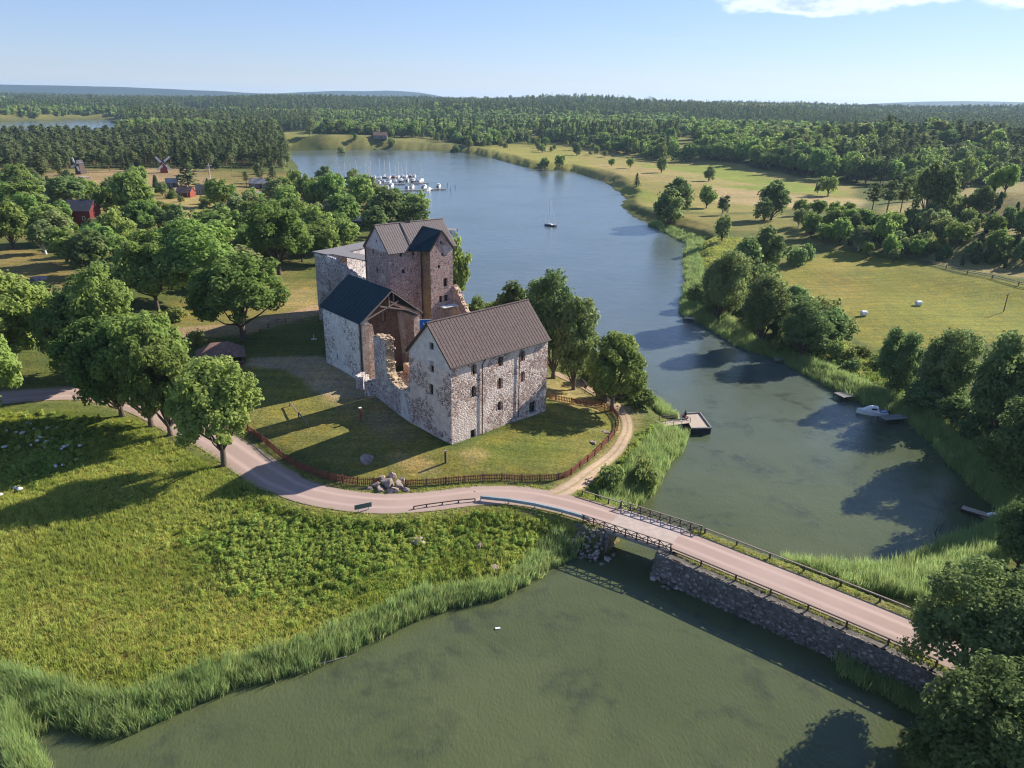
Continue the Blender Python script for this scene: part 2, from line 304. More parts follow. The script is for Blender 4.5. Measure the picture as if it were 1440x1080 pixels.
# ------------------------------------------------------------------ ground colours by area (what grows or lies there)
DRY = (.26,.195,.085); GREEN = (.085,.125,.028); LUSH = (.065,.125,.022); OLIVE = (.15,.155,.04); TAN = (.34,.25,.14); DIRT = (.36,.25,.19); GRAVEL = (.30,.24,.21); FOREST = (.035,.05,.018); PINK = (.30,.20,.14); ROCKC = (.30,.25,.22); TURF = (.18,.175,.055); SHORE = (.06,.07,.03)
AREAS = [  # polygon in pixels, colour, edge softness in metres, strength
 ([(-400,420),(-100,330),(0,345),(60,352),(115,380),(120,400),(60,418),(0,405)], DRY, 5, .9),
 ([(-200,250),(0,238),(150,236),(410,246),(480,262),(540,300),(450,330),(380,380),(150,360),(0,330),(-200,330)], (.245,.195,.09), 20, .85),
 ([(140,240),(260,236),(330,262),(300,275),(200,262),(150,262)], (.33,.24,.16), 8, .8),
 ([(60,245),(210,236),(250,250),(130,270),(60,262)], (.33,.24,.16), 10, .8),
 ([(205,280),(335,272),(345,300),(300,320),(220,298)], (.35,.27,.13), 5, .9),
 ([(180,340),(250,330),(260,352),(190,365)], (.33,.25,.15), 4, .8),
 ([(100,380),(128,385),(122,425),(85,430)], (.32,.25,.17), 3, .8),
 ([(225,425),(300,405),(445,395),(452,450),(340,470),(240,470)], (.25,.21,.08), 5, .8),
 ([(395,410),(443,402),(448,432),(380,436)], (.30,.24,.12), 3, .8),
 ([(340,455),(400,440),(452,428),(452,440),(410,452),(350,470),(240,478),(240,462)], DIRT, 1.5, .9),
 # castle hill
 ([(345,600),(330,560),(345,500),(460,510),(530,560),(640,632),(770,572),(862,585),(866,610),(830,645),(790,668),(570,682),(505,680),(420,640)], TURF, 2, 1),
 ([(450,548),(525,538),(560,585),(600,620),(560,630),(500,590)], (.27,.21,.14), 3, .7),
 ([(350,505),(452,500),(520,535),(528,556),(470,560),(400,520),(345,515)], (.38,.30,.23), 1.5, .95),
 ([(430,588),(520,568),(526,580),(440,606),(350,612)], (.27,.22,.08), 1.5, .5),
 ([(640,632),(720,612),(790,600),(800,640),(760,668),(700,655)], (.115,.15,.035), 5, .6),
 ([(528,640),(560,632),(600,640),(620,665),(575,668)], (.33,.26,.13), 1.5, .8),
 ([(640,640),(670,628),(690,640),(665,658)], (.30,.23,.12), 1.5, .7),
 ([(770,545),(800,530),(850,560),(868,580),(800,572),(770,562)], (.34,.25,.12), 1.5, .9),
 ([(770,525),(820,540),(870,570),(905,580),(900,600),(870,640),(820,680),(790,695),(770,688),(820,660),(860,625),(868,590),(845,568),(770,555)], (.28,.23,.12), 1.5, .7),
 ([(868,572),(884,575),(890,600),(882,626),(850,652),(822,676),(800,694),(782,690),(810,670),(845,640),(868,618),(872,595)], (.40,.30,.20), .6, .95),
 # meadow below the road
 ([(-400,560),(0,575),(200,590),(300,650),(420,712),(560,722),(700,712),(800,740),(800,775),(740,810),(600,850),(430,930),(230,1000),(0,985),(-400,960)], (.125,.155,.028), 3, 1),
 ([(0,700),(160,640),(280,650),(330,690),(100,760),(0,800)], (.20,.18,.05), 5, .8),
 ([(60,800),(230,760),(380,800),(460,860),(360,920),(150,960),(60,900)], (.20,.17,.05), 7, .85),
 ([(230,720),(560,730),(620,800),(480,850),(330,800)], (.085,.14,.025), 5, .85),
 ([(620,715),(720,715),(740,750),(640,760)], (.17,.17,.04), 3, .8),
 # west bank past the bridge and the causeway verges
 ([(800,695),(870,650),(895,610),(960,600),(940,650),(895,715),(850,715)], (.09,.16,.025), 2, .9),
 # east side
 ([(975,340),(1060,330),(1180,345),(1140,370),(1090,400),(1000,420),(965,420)], (.17,.17,.06), 6, .9),
 ([(1090,395),(1130,365),(1180,350),(1260,365),(1340,385),(1440,400),(1600,420),(1600,560),(1440,482),(1300,490),(1230,492),(1160,455)], (.225,.215,.055), 2, 1),
 ([(1110,400),(1180,372),(1230,400),(1170,440)], (.27,.22,.075), 12, .7),
 ([(1250,420),(1440,430),(1440,470),(1250,470)], (.19,.21,.05), 14, .5),
 ([(1150,345),(1230,300),(1330,270),(1440,250),(1700,240),(1700,420),(1440,392),(1340,376),(1240,352)], (.27,.225,.12), 6, .9),
 ([(1280,330),(1440,350),(1440,375),(1330,365)], (.20,.20,.08), 8, .6),
 ([(690,205),(900,190),(1000,225),(1200,262),(1215,285),(1100,295),(1000,300),(900,290),(860,262),(800,243),(740,236),(690,222)], (.27,.235,.09), 6, 1),
 ([(900,232),(1010,232),(1150,262),(1200,275),(1040,268),(940,250)], (.20,.25,.05), 8, .9),
 ([(800,238),(880,262),(960,285),(900,285),(860,262)], (.19,.22,.05), 6, .8),
 ([(1000,262),(1100,272),(1215,280),(1215,292),(1100,290),(1000,285)], (.40,.31,.19), 5, .9),
 ([(830,228),(960,240),(1080,262),(960,262),(860,245)], (.34,.26,.14), 8, .7),
 ([(950,190),(985,185),(985,215),(940,235),(930,220)], (.22,.22,.07), 8, .8),
 ([(870,300),(940,300),(1100,300),(1150,320),(1160,345),(1060,325),(980,340),(935,325)], (.24,.21,.08), 6, .8),
 ([(640,208),(740,200),(800,205),(840,240),(740,236)], (.25,.24,.07), 8, .8),
 ([(450,206),(640,209),(640,196),(560,190),(450,198)], (.22,.21,.08), 10, .8),
 ([(385,186),(440,184),(440,196),(385,198)], (.24,.24,.08), 10, .9),
 ([(735,184),(800,180),(800,190),(735,194)], (.30,.26,.11), 10, .9),
 ([(1200,70+88),(1440,160),(1440,160),(1200,160)], FOREST, 10, .1),
]
col = np.zeros((len(GP), 3)); dist = np.hypot(GP[:, 0], GP[:, 1])
nA = fnoise(GP, .02, 21); nB = fnoise(GP, .09, 22); nC = fnoise(GP, .5, 23)
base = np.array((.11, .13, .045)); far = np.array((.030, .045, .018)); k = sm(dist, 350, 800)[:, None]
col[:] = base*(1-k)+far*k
for poly, c, soft, st in AREAS:
    q = pw(poly); q = np.array(q); pad = soft*2+3; m = (GP[:, 0] > q[:, 0].min()-pad) & (GP[:, 0] < q[:, 0].max()+pad) & (GP[:, 1] > q[:, 1].min()-pad) & (GP[:, 1] < q[:, 1].max()+pad)
    if not m.any(): continue
    P = GP[m]; s = seg_sd(P, q)+(nB[m]*1.2+nC[m]*.6)*soft*.6; w = (sm(s, -soft*.6, soft*.6)*st)[:, None]; col[m] = col[m]*(1-w)+np.array(c)*w
n3c = fnoise(GP, .006, 33); n2c = fnoise(GP, .05, 32); w = ((n3c+.4*n2c < -.27) & (dist > 950)).astype(float)[:, None]*.8; col = col*(1-w)+np.array((.20,.19,.075))*w
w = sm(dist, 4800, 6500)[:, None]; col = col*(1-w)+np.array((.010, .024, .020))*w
col *= .87*(1+.12*nA+.10*nB+.06*nC)[:, None]
wsd = -water_sd(GP); w = (1-sm(wsd, .3, 2.2))[:, None]; col = col*(1-w)+np.array(SHORE)*w
dr, runr = line_d(GP[dist < 260], road_line); w = (1-sm(dr+nC[dist < 260]*.5, 2.6, 4.2))[:, None]*.8; col[dist < 260] = col[dist < 260]*(1-w)+np.array((.24,.20,.12))*w
ny, nx = XX.shape
idx = np.arange(ny*nx).reshape(ny, nx); F4 = np.stack([idx[:-1, :-1], idx[:-1, 1:], idx[1:, 1:], idx[1:, :-1]], -1).reshape(-1, 4)
def mesh_np(name, V, F, mats, smooth=True):
    me = bpy.data.meshes.new(name); V = np.asarray(V, np.float32); F = np.asarray(F, np.int32); k = F.shape[1]
    me.vertices.add(len(V)); me.vertices.foreach_set('co', V.ravel()); me.loops.add(F.size); me.loops.foreach_set('vertex_index', F.ravel())
    me.polygons.add(len(F)); me.polygons.foreach_set('loop_start', np.arange(0, F.size, k, dtype=np.int32)); me.polygons.foreach_set('loop_total', np.full(len(F), k, np.int32))
    if smooth: me.polygons.foreach_set('use_smooth', np.ones(len(F), bool))
    for m in mats: me.materials.append(m)
    me.update(calc_edges=True); return me
t = NT('ground_cover', .95, .1); t.world()
att = t.N('ShaderNodeAttribute'); att.attribute_name = 'Col'; c0 = att.outputs[0]
n1 = t.noise(.35, 6, .65); n2 = t.noise(2.2, 5, .7); n3 = t.noise(.05, 5, .6); n4 = t.noise(9, 3, .6)
c1 = t.mix(1.0, c0, t.mix(t.ramp(n2, .3, .7), (.62,.66,.6), (1.32,1.3,1.25)), 'MULTIPLY')
c2 = t.mix(t.ramp(n1, .38, .66), c1, t.mix(1.0, c1, (1.28,1.12,.85), 'MULTIPLY'))
c3 = t.mix(t.ramp(n3, .4, .62, 0, .5), c2, t.mix(1.0, c2, (.75,.9,.8), 'MULTIPLY'))
mow = t.noise(1.0, 3, .5, src=t.mapv((.05,.85,1), (0,0,.42))); mow2 = t.noise(1.0, 3, .5, src=t.mapv((.9,.06,1), (0,0,.2)))
c3 = t.mix(1.0, c3, t.mix(t.ramp(mow, .35, .65), (.86,.88,.84), (1.12,1.10,1.08)), 'MULTIPLY'); c3 = t.mix(1.0, c3, t.mix(t.ramp(mow2, .35, .65), (.93,.94,.92), (1.06,1.05,1.05)), 'MULTIPLY')
gm = t.out(c3, t.bump(t.math('ADD', t.math('MULTIPLY', n2, .6), t.math('MULTIPLY', n4, .35)), .9, .35))
V = np.stack([GP[:, 0], GP[:, 1], GZ.ravel()], 1)
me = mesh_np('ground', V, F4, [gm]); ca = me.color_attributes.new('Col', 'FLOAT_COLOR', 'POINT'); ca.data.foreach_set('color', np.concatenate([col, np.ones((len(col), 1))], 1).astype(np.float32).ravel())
g = bpy.data.objects.new('ground', me); C.objects.link(g); tag(g, kind='structure')
# ------------------------------------------------------------------ water
t = NT('water', .15, .5); t.world(); t.b.inputs['IOR'].default_value = 1.33
sx = t.N('ShaderNodeSeparateXYZ'); t.inp(sx, 0, t.co)
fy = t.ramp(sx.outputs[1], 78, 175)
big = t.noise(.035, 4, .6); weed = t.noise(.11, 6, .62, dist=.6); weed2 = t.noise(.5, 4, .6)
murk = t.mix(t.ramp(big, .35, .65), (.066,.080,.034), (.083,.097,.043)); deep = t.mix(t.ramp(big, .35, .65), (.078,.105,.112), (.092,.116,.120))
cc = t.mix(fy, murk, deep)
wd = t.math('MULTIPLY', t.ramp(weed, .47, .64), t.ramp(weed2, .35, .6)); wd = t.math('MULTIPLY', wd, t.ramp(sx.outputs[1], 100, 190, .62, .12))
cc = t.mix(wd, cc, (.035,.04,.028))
w1 = t.noise(3.4, 3, .55, src=t.mapv((1.0,.55,1), (0,0,.5))); w2 = t.noise(.25, 3, .5); w3 = t.noise(5, 2, .5, src=t.mapv((1.0,.4,1), (0,0,.35)))
b1 = t.bump(t.math('ADD', t.math('MULTIPLY', w1, .5), t.math('ADD', t.math('MULTIPLY', w2, 1.2), t.math('MULTIPLY', w3, .22))), .5, .2)
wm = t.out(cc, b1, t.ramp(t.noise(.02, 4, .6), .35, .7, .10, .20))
W = 11000.0
mb = MB(); mb.quad((-W, -280, 0), (W, -280, 0), (W, 12400, 0), (-W, 12400, 0)); o = mb.build('water', wm); tag(o, kind='structure')
# ------------------------------------------------------------------ road
t = NT('road_gravel', .92, .15); t.world()
uvn = t.N('ShaderNodeAttribute'); uvn.attribute_name = 'across'; ac = uvn.outputs[2]
n1 = t.noise(1.2, 6, .65); n2 = t.noise(14, 3, .6); n3 = t.noise(.12, 4, .6)
tr = t.math('ABSOLUTE', t.math('SUBTRACT', t.math('ABSOLUTE', ac), .42)); track = t.ramp(t.math('ADD', tr, t.math('MULTIPLY', n1, .10)), .06, .26, 1, 0)
lengthm = t.noise(3, 4, .6, src=t.mapv((1,1,1)))
pave = t.mix(track, (.32,.235,.205), (.42,.31,.275)); pave = t.mix(t.ramp(n3, .4, .65, 0, .55), pave, (.38,.285,.25))
edge = t.ramp(t.math('ADD', t.math('ABSOLUTE', ac), t.math('MULTIPLY', n1, .12)), .93, 1.06)
cr = t.mix(t.math('MULTIPLY', edge, .6), pave, (.22,.20,.12)); cr = t.mix(1.0, cr, t.mix(n2, (.80,.80,.80), (1.16,1.16,1.16)), 'MULTIPLY')
rm = t.out(cr, t.bump(n2, .25, .03))
t = NT('bridge_paving', .9, .15); t.world(); n1 = t.noise(1.5, 6, .6); bpm = t.out(t.mix(t.ramp(n1, .3, .7), (.34,.28,.25), (.42,.345,.31)))
def ribbon(name, line, hw, mat, zf, cross=6, hw2=None):
    line = [np.array(p) for p in line]; V = []; A = []; F = []
    for i, p in enumerate(line):
        d = line[min(i+1, len(line)-1)][:2]-line[max(i-1, 0)][:2]; d = d/np.linalg.norm(d); nrm = np.array((-d[1], d[0])); h = hw if not callable(hw) else hw(i/len(line), p)
        for k in range(cross+1):
            s_ = 2*k/cross-1; q = p[:2]+nrm*h*s_; V.append((q[0], q[1], zf(q, p)+.05*(1-s_*s_))); A.append(s_)
    n = cross+1
    for i in range(len(line)-1):
        for k in range(cross): a = i*n+k; F.append((a+n, a+n+1, a+1, a))
    me = mesh_np(name, V, F, [mat]); at_ = me.attributes.new('across', 'FLOAT', 'POINT'); at_.data.foreach_set('value', A); o = bpy.data.objects.new(name, me); C.objects.link(o); return o
def roadw(f, p): return 2.45 if p[0] > -30 and p[0] < 60 else 3.0
road = ribbon('road', road_line, roadw, rm, lambda q, p: 3.0+.5*float(sm(np.array([-p[0]]), 60, 100)[0])+.01); tag(road, kind='structure')

t = NT('path_dirt', .95, .1); t.world(); uvn = t.N('ShaderNodeAttribute'); uvn.attribute_name = 'across'; n1 = t.noise(1.4, 6, .65); n2 = t.noise(9, 3, .6)
eg = t.ramp(t.math('ADD', t.math('ABSOLUTE', uvn.outputs[2]), t.math('MULTIPLY', n1, .7)), .95, 1.25); mid_ = t.ramp(t.math('ADD', t.math('ABSOLUTE', uvn.outputs[2]), t.math('MULTIPLY', n1, .3)), .18, .36, .55, 0)
pc = t.mix(t.ramp(n1, .3, .7), (.34,.245,.165), (.44,.33,.24)); pc = t.mix(t.math('MAXIMUM', eg, mid_), pc, (.19,.17,.07)); pmt = t.out(t.mix(1.0, pc, t.mix(n2, (.8,.8,.8), (1.15,1.15,1.15)), 'MULTIPLY'), t.bump(n2, .4, .04))
PATHPX = [(772,699),(795,690),(822,672),(850,650),(872,628),(882,606),(880,588),(868,572),(850,561),(828,549),(805,536),(780,525)]
pth = spline([ground(*p) for p in PATHPX], .8)
path = ribbon('path', pth, lambda f, p: 1.7-.7*min(1, f*4), pmt, lambda q, p: h1(q[0], q[1])+.05, 8); tag(path, kind='structure')
# ------------------------------------------------------------------ masonry, plaster, roof materials
def masonry(name, plaster, stoneA, stoneB, cover, sc=2.3, patch=.22, tone=(1,1,1)):
    """rubble wall: stones in mortar, with plaster left on in patches (cover 0..1)"""
    t = NT(name, .92, .15); t.world()
    wob = t.noise(1.3, 3, .5, color=True); wv = t.N('ShaderNodeVectorMath', operation='SCALE'); t.inp(wv, 0, wob); wv.inputs[3].default_value = .35
    av = t.N('ShaderNodeVectorMath', operation='ADD'); t.inp(av, 0, t.mapv((1,1,1.25))); t.inp(av, 1, wv.outputs[0])
    edge = t.voro(sc, av.outputs[0], 'DISTANCE_TO_EDGE', 0); cell = t.voro(sc, av.outputs[0], 'F1', 1); edge2 = t.voro(sc*2.1, av.outputs[0], 'DISTANCE_TO_EDGE', 0); cell2 = t.voro(sc*2.1, av.outputs[0], 'F1', 1)
    sr = t.N('ShaderNodeSeparateColor'); t.inp(sr, 0, cell); sr2 = t.N('ShaderNodeSeparateColor'); t.inp(sr2, 0, cell2)
    big = t.noise(patch, 5, .62); fine = t.noise(7, 4, .6); mid = t.noise(1.1, 5, .6)
    stone = t.mix(sr.outputs[0], stoneA, stoneB); stone = t.mix(t.ramp(sr.outputs[1], .75, .8), stone, (.10,.075,.075)); stone = t.mix(t.math('MULTIPLY', t.ramp(sr2.outputs[2], .6, .7), .6), stone, (.16,.11,.10))
    # plaster covers stones whose random height is under the local cover
    loc = t.math('ADD', t.math('MULTIPLY', big, 1.5), cover-.75)
    hide = t.ramp(t.math('SUBTRACT', loc, sr.outputs[2]), -.08, .08); hide2 = t.ramp(t.math('SUBTRACT', t.math('ADD', loc, .12), sr2.outputs[0]), -.06, .06)
    mort = t.ramp(edge, .03, .09, 1, 0); mort = t.math('MAXIMUM', mort, t.math('MULTIPLY', t.ramp(edge2, .02, .07, 1, 0), .5))
    pl = t.math('MAXIMUM', t.math('MAXIMUM', t.math('MULTIPLY', hide, hide2), mort), t.ramp(big, .60-cover*.18, .66-cover*.18))
    pc = t.mix(t.ramp(mid, .35, .7), plaster, tuple(c*.72 for c in plaster)); pc = t.mix(t.ramp(fine, .45, .75, 0, .4), pc, tuple(c*.6 for c in plaster))
    cc = t.mix(pl, stone, pc); stain = t.noise(.35, 5, .6, src=t.mapv((1,1,.22))); cc = t.mix(t.ramp(stain, .55, .75, 0, .45), cc, t.mix(1.0, cc, (.55,.5,.5), 'MULTIPLY'))
    hgt = t.math('ADD', t.math('MULTIPLY', t.ramp(edge, 0, .25), .6), t.math('ADD', t.math('MULTIPLY', pl, .25), t.math('MULTIPLY', fine, .15)))
    return t.out(cc, t.bump(hgt, .6, .09))
M_store = masonry('plastered_rubble_wall', (.74,.61,.55), (.32,.17,.135), (.20,.115,.10), .58)
M_keep = masonry('keep_rubble_wall', (.60,.45,.42), (.42,.24,.215), (.28,.17,.175), .24, 2.4)
M_white = masonry('white_limewashed_wall', (.86,.84,.84), (.36,.23,.21), (.42,.31,.30), .84, 2.2, .2)
M_curt = masonry('shell_rubble_wall', (.70,.66,.66), (.38,.27,.26), (.32,.25,.25), .45)
M_ruin = masonry('bare_ruined_wall', (.66,.50,.42), (.44,.25,.19), (.33,.20,.17), .3, 2.6)
M_warm = masonry('ochre_broken_wall', (.56,.44,.30), (.42,.24,.17), (.38,.25,.18), .6, 3.2)
M_yell = masonry('lichen_wall', (.34,.26,.15), (.25,.17,.11), (.20,.15,.10), .45)
M_gable = plain('gable_plaster', (.60,.54,.52), .9, .16, 1.2, .2); M_gablek = plain('keep_gable_plaster', (.54,.46,.46), .9, .2, 1.5, .2)
t = NT('red_brown_sheet_roof', .8, .12); t.world(); n1 = t.noise(.8, 5, .6); n2 = t.noise(5, 4, .6, src=t.mapv((1,1,.3))); M_roof = t.out(t.mix(t.ramp(n2, .3, .75), t.mix(n1, (.132,.096,.094), (.168,.124,.120)), (.075,.058,.058)), t.bump(n2, .15, .02))
t = NT('grey_sheet_roof', .75, .15); t.world(); n1 = t.noise(.8, 5, .6); n2 = t.noise(5, 4, .6); M_roofk = t.out(t.mix(t.ramp(n2, .3, .75), t.mix(n1, (.175,.148,.145), (.225,.193,.188)), (.125,.10,.10)), t.bump(n2, .15, .02))
t = NT('dark_teal_sheet_roof', .55, .2); t.world(); n1 = t.noise(1.0, 5, .6); M_teal = t.out(t.mix(t.ramp(n1, .35, .75), (.004,.022,.032), (.008,.030,.042)), None)
t = NT('grey_felt_roof', .85, .2); t.world(); n1 = t.noise(.7, 5, .6); M_felt = t.out(t.mix(n1, (.15,.145,.155), (.215,.205,.21)), None)
M_dark = plain('dark_iron', (.03,.028,.03), .6, .2); M_pipe = plain('brown_black_pipe', (.05,.032,.03), .5, .2)
t = NT('window_glass', .12, .5); n1 = t.noise(1.5); M_glass = t.out(t.mix(n1, (.010,.012,.014), (.022,.024,.028)))
M_shadowin = plain('painted_interior_shade', (.02,.016,.015), .9, .3)  # near-black colour standing in for indoor shade
M_frame = plain('brown_window_frame', (.10,.065,.055), .7, .2); M_frameg = plain('grey_green_frame', (.16,.19,.18), .7, .2)
M_timber = plain('weathered_timber', (.23,.18,.155), .85, .3, 6, .3); M_brick = masonry('old_red_brick', (.33,.22,.18), (.32,.15,.11), (.26,.13,.10), .12, 4.2)
M_white_paint = plain('white_paint', (.72,.72,.72), .6, .06)
# ------------------------------------------------------------------ wall builder: outer face with real openings
def on_wall(px, py, p0, p1):
    """(distance along the wall from p0, height) of a pixel on the vertical plane through p0 and p1"""
    d = ray(px, py); e = np.array([p1[0]-p0[0], p1[1]-p0[1]]); L = math.hypot(*e); e = e/L; n = np.array([e[1], -e[0]])
    t = (n@np.array(p0[:2]))/(n@d[:2]); q = d[:2]*t; return float((q-np.array(p0[:2]))@e), float(CAMH+d[2]*t)
def top_at(top, s):
    for i in range(len(top)-1):
        if top[i][0] <= s <= top[i+1][0]+1e-9:
            k = (s-top[i][0])/max(1e-9, top[i+1][0]-top[i][0]); return top[i][1]*(1-k)+top[i+1][1]*k
    return top[-1][1] if s > top[-1][0] else top[0][1]
def wall_face(mb, p0, p1, zb, top, holes=(), rev=.45, mi=0, thick=0, s0=0, s1=None, mi_rev=None):
    p0 = np.array(p0[:2]); p1 = np.array(p1[:2]); L = np.linalg.norm(p1-p0); e = (p1-p0)/L; n = np.array([e[1], -e[0]]); s1 = L if s1 is None else s1
    if not isinstance(top, list): top = [(s0, top), (s1, top)]
    P = lambda s, z, dn=0.0: (p0[0]+e[0]*s+n[0]*dn, p0[1]+e[1]*s+n[1]*dn, z)
    br = sorted({round(x, 4) for x in [s0, s1]+[a for h in holes for a in (h[0], h[1])]+[q[0] for q in top] if s0-1e-6 <= x <= s1+1e-6}); mr = mi if mi_rev is None else mi_rev
    for a, b in zip(br[:-1], br[1:]):
        if b-a < 1e-4: continue
        mid = (a+b)/2; hs = sorted([h for h in holes if h[0] < mid < h[1]], key=lambda h: h[2]); za = zb_ = zb
        for h in hs:
            mb.quad(P(a, za), P(b, zb_), P(b, h[2]), P(a, h[2]), mi); za = zb_ = h[3]
        ta, tb = top_at(top, a+1e-6), top_at(top, b-1e-6)
        mb.add([P(a, za), P(b, zb_), P(b, tb), P(a, ta)], [(0, 1, 2, 3)], mi)
        if thick:
            mb.add([P(a, zb, -thick), P(b, zb, -thick), P(b, tb, -thick), P(a, ta, -thick)], [(3, 2, 1, 0)], mr); mb.add([P(a, ta), P(b, tb), P(b, tb, -thick), P(a, ta, -thick)], [(0, 1, 2, 3)], mr)
    for h in holes:
        a, b, c, d = h[:4]; mb.quad(P(a, c), P(b, c), P(b, c, -rev), P(a, c, -rev), mr); mb.quad(P(a, d, -rev), P(b, d, -rev), P(b, d), P(a, d), mr)
        mb.quad(P(a, c, -rev), P(a, d, -rev), P(a, d), P(a, c), mr); mb.quad(P(b, c), P(b, d), P(b, d, -rev), P(b, c, -rev), mr)
    if thick:
        for s in (s0, s1):
            z = top_at(top, s); q = [P(s, zb), P(s, z), P(s, z, -thick), P(s, zb, -thick)]; mb.add(q, [(0, 1, 2, 3) if s == s0 else (3, 2, 1, 0)], mr)
    return P
def arch(s, zc_, w, h):
    """an arched opening as three stepped holes"""
    k = w*.22; r = w*.18
    return [(s-w/2, s-w/2+k, zc_-h/2, zc_+h/2-r), (s-w/2+k, s+w/2-k, zc_-h/2, zc_+h/2), (s+w/2-k, s+w/2, zc_-h/2, zc_+h/2-r)]
def window_part(parent, P, s, z, w, h, fm, rev=.4, bars=True, name='window'):
    mb = MB(); d = -rev+.06
    def bx(a, b, c, e_): mb.add([P(a, c, d), P(b, c, d), P(b, e_, d), P(a, e_, d), P(a, c, d-.06), P(b, c, d-.06), P(b, e_, d-.06), P(a, e_, d-.06)], [(0,1,2,3),(7,6,5,4),(0,4,5,1),(1,5,6,2),(2,6,7,3),(3,7,4,0)])
    f = .09; bx(s-w/2, s-w/2+f, z-h/2, z+h/2); bx(s+w/2-f, s+w/2, z-h/2, z+h/2); bx(s-w/2+f, s+w/2-f, z+h/2-f, z+h/2); bx(s-w/2+f, s+w/2-f, z-h/2, z-h/2+f)
    if bars and w > .7: bx(s-.03, s+.03, z-h/2+f, z+h/2-f); bx(s-w/2+f, s-.03, z+h*.12, z+h*.12+.05); bx(s+.03, s+w/2-f, z+h*.12, z+h*.12+.05)
    o = mb.build(name, fm, parent); g = MB(); g.quad(P(s-w/2, z-h/2, d-.07), P(s+w/2, z-h/2, d-.07), P(s+w/2, z+h/2, d-.07), P(s-w/2, z+h/2, d-.07)); g.build('pane', M_glass, o); return o
def vec2(th): return np.array([math.cos(th), math.sin(th)])
def lift(p, z): return (p[0], p[1], z)
def metal_roof(parent, e0, e1, r0, r1, ze, zr, mat, step, over=.35, name='roof', seam=.035, cap=True, body=True):
    """one slope: eave e0-e1, ridge r0-r1 (2-D points); a thin deck plus standing-seam panels, each its own piece"""
    e0, e1, r0, r1 = [np.array(q, float) for q in (e0, e1, r0, r1)]; L = np.linalg.norm(e1-e0); U_ = (e1-e0)/L; sl = (e0-r0); sl = sl/np.linalg.norm(sl); run = np.linalg.norm(e0-r0); dz = (zr-ze)/run
    a0 = lift(e0+sl*over, ze-dz*over); a1 = lift(e1+sl*over, ze-dz*over); b0 = lift(r0, zr); b1 = lift(r1, zr); up = np.array([0, 0, 1.0])
    mb = MB(); th = .14
    for A_, B_ in ((0, 0),): pass
    q = [np.array(v) for v in (a0, a1, b1, b0)]; nrm = np.cross(q[1]-q[0], q[3]-q[0]); nrm = nrm/np.linalg.norm(nrm); nrm = nrm if nrm[2] > 0 else -nrm
    vs = [tuple(p+nrm*0) for p in q]+[tuple(p-nrm*th) for p in q]; mb.add(vs, [(0,1,2,3),(7,6,5,4),(0,4,5,1),(1,5,6,2),(2,6,7,3),(3,7,4,0)])
    deck = mb.build(name, mat, parent)
    n = max(1, int(round(L/step))); w = L/n; me = None
    s_in = q[3]-q[0]
    for i in range(n):
        if me is None:
            m2_ = MB(); o0 = q[0]; uu = lift(U_*w, 0); uu = np.array(uu)
            # pan
            p = [o0+nrm*.006, o0+uu*.99+nrm*.006, o0+uu*.99+s_in+nrm*.006, o0+s_in+nrm*.006]; m2_.add([tuple(x) for x in p]+[tuple(x+nrm*.02) for x in p], [(0,3,2,1),(4,5,6,7),(0,1,5,4),(1,2,6,5),(2,3,7,6),(3,0,4,7)])
            # seam
            k = w*.07; p = [o0+nrm*.026, o0+uu/w*k+nrm*.026, o0+uu/w*k+s_in+nrm*.026, o0+s_in+nrm*.026]; m2_.add([tuple(x) for x in p]+[tuple(x+nrm*seam) for x in p], [(0,3,2,1),(4,5,6,7),(0,1,5,4),(1,2,6,5),(2,3,7,6),(3,0,4,7)])
            me = m2_.mesh('roof_panel', mat)
        o = bpy.data.objects.new('roof_panel', me); C.objects.link(o); o.location = lift(U_*w*i, 0); o.parent = deck
    return deck
def drain(parent, P, s, z0, z1, kick=0, name='drainpipe', rad=.07):
    mb = MB(); pts = [P(s+kick, z1+.35, .35), P(s+kick*.5, z1, .16), P(s, z1-.5, .14), P(s, z0, .14)]; mb.tube(pts, rad, 6); return mb.build(name, M_pipe, parent)
# ------------------------------------------------------------------ storehouse wing (nearest, lit roof)
SA = np.array((-8.36, 94.78)); SU = vec2(.775); SV = vec2(.775+math.pi/2); SL, SW, SZE, SZR = 19.26, 9.53, 16.05, 21.0
SB = SA+SU*SL; SC = SA+SV*SW; SD = SB+SV*SW; SZB = 3.2
bld = empty('castle_wing', lift((SA+SB+SC+SD)/4, SZB), 0, 'tall plastered stone castle wing with red-brown ribbed metal roof nearest the camera', 'castle building', 'buildings of the castle')
def at_base(root): 
    return root
def sub(root): return Vector(root.location)
class Rel:
    """keeps children in world coordinates under a placed root"""
def adopt(root):
    inv = Matrix.Translation(-Vector(root.location))
    for ch in C.objects:
        if ch.parent is root: ch.matrix_parent_inverse = inv
win = [(666.7,519.3,1.05,1.6),(665.8,550.7,1.1,1.7),(703.8,508.2,1.05,1.5),(703.1,539.3,1.1,1.75),(735.1,500.4,1.1,1.65),(734.9,530,1.1,1.7),(702.7,571,1.3,1.4)]
holes = []; wl_ = []
for px, py, w, h in win:
    s, z = on_wall(px, py, SA, SB); holes += arch(s, z, w, h); wl_.append((s, z, w, h))
sdr, zdr = on_wall(665.5, 613, SA, SB); holes.append((sdr-.5, sdr+.5, zdr-1.0, zdr+1.0)); sd2, zd2 = on_wall(749.3, 572, SA, SB); holes.append((sd2-.75, sd2+.75, zd2-1.1, zd2+.9))
mb = MB(); PF = wall_face(mb, SA, SB, SZB, SZE, holes, .5)
gw = [(606.7,486.7,.95,1.05),(607.1,515.6,.95,1.75),(606.4,547.8,.95,1.7),(604.9,464.4,.35,.4)]; gh = []; gl = []
for px, py, w, h in gw:
    s, z = on_wall(px, py, SC, SA); gl.append((s, z, w, h)); gh += [(s-w/2, s+w/2, z-h/2, z+h/2)]
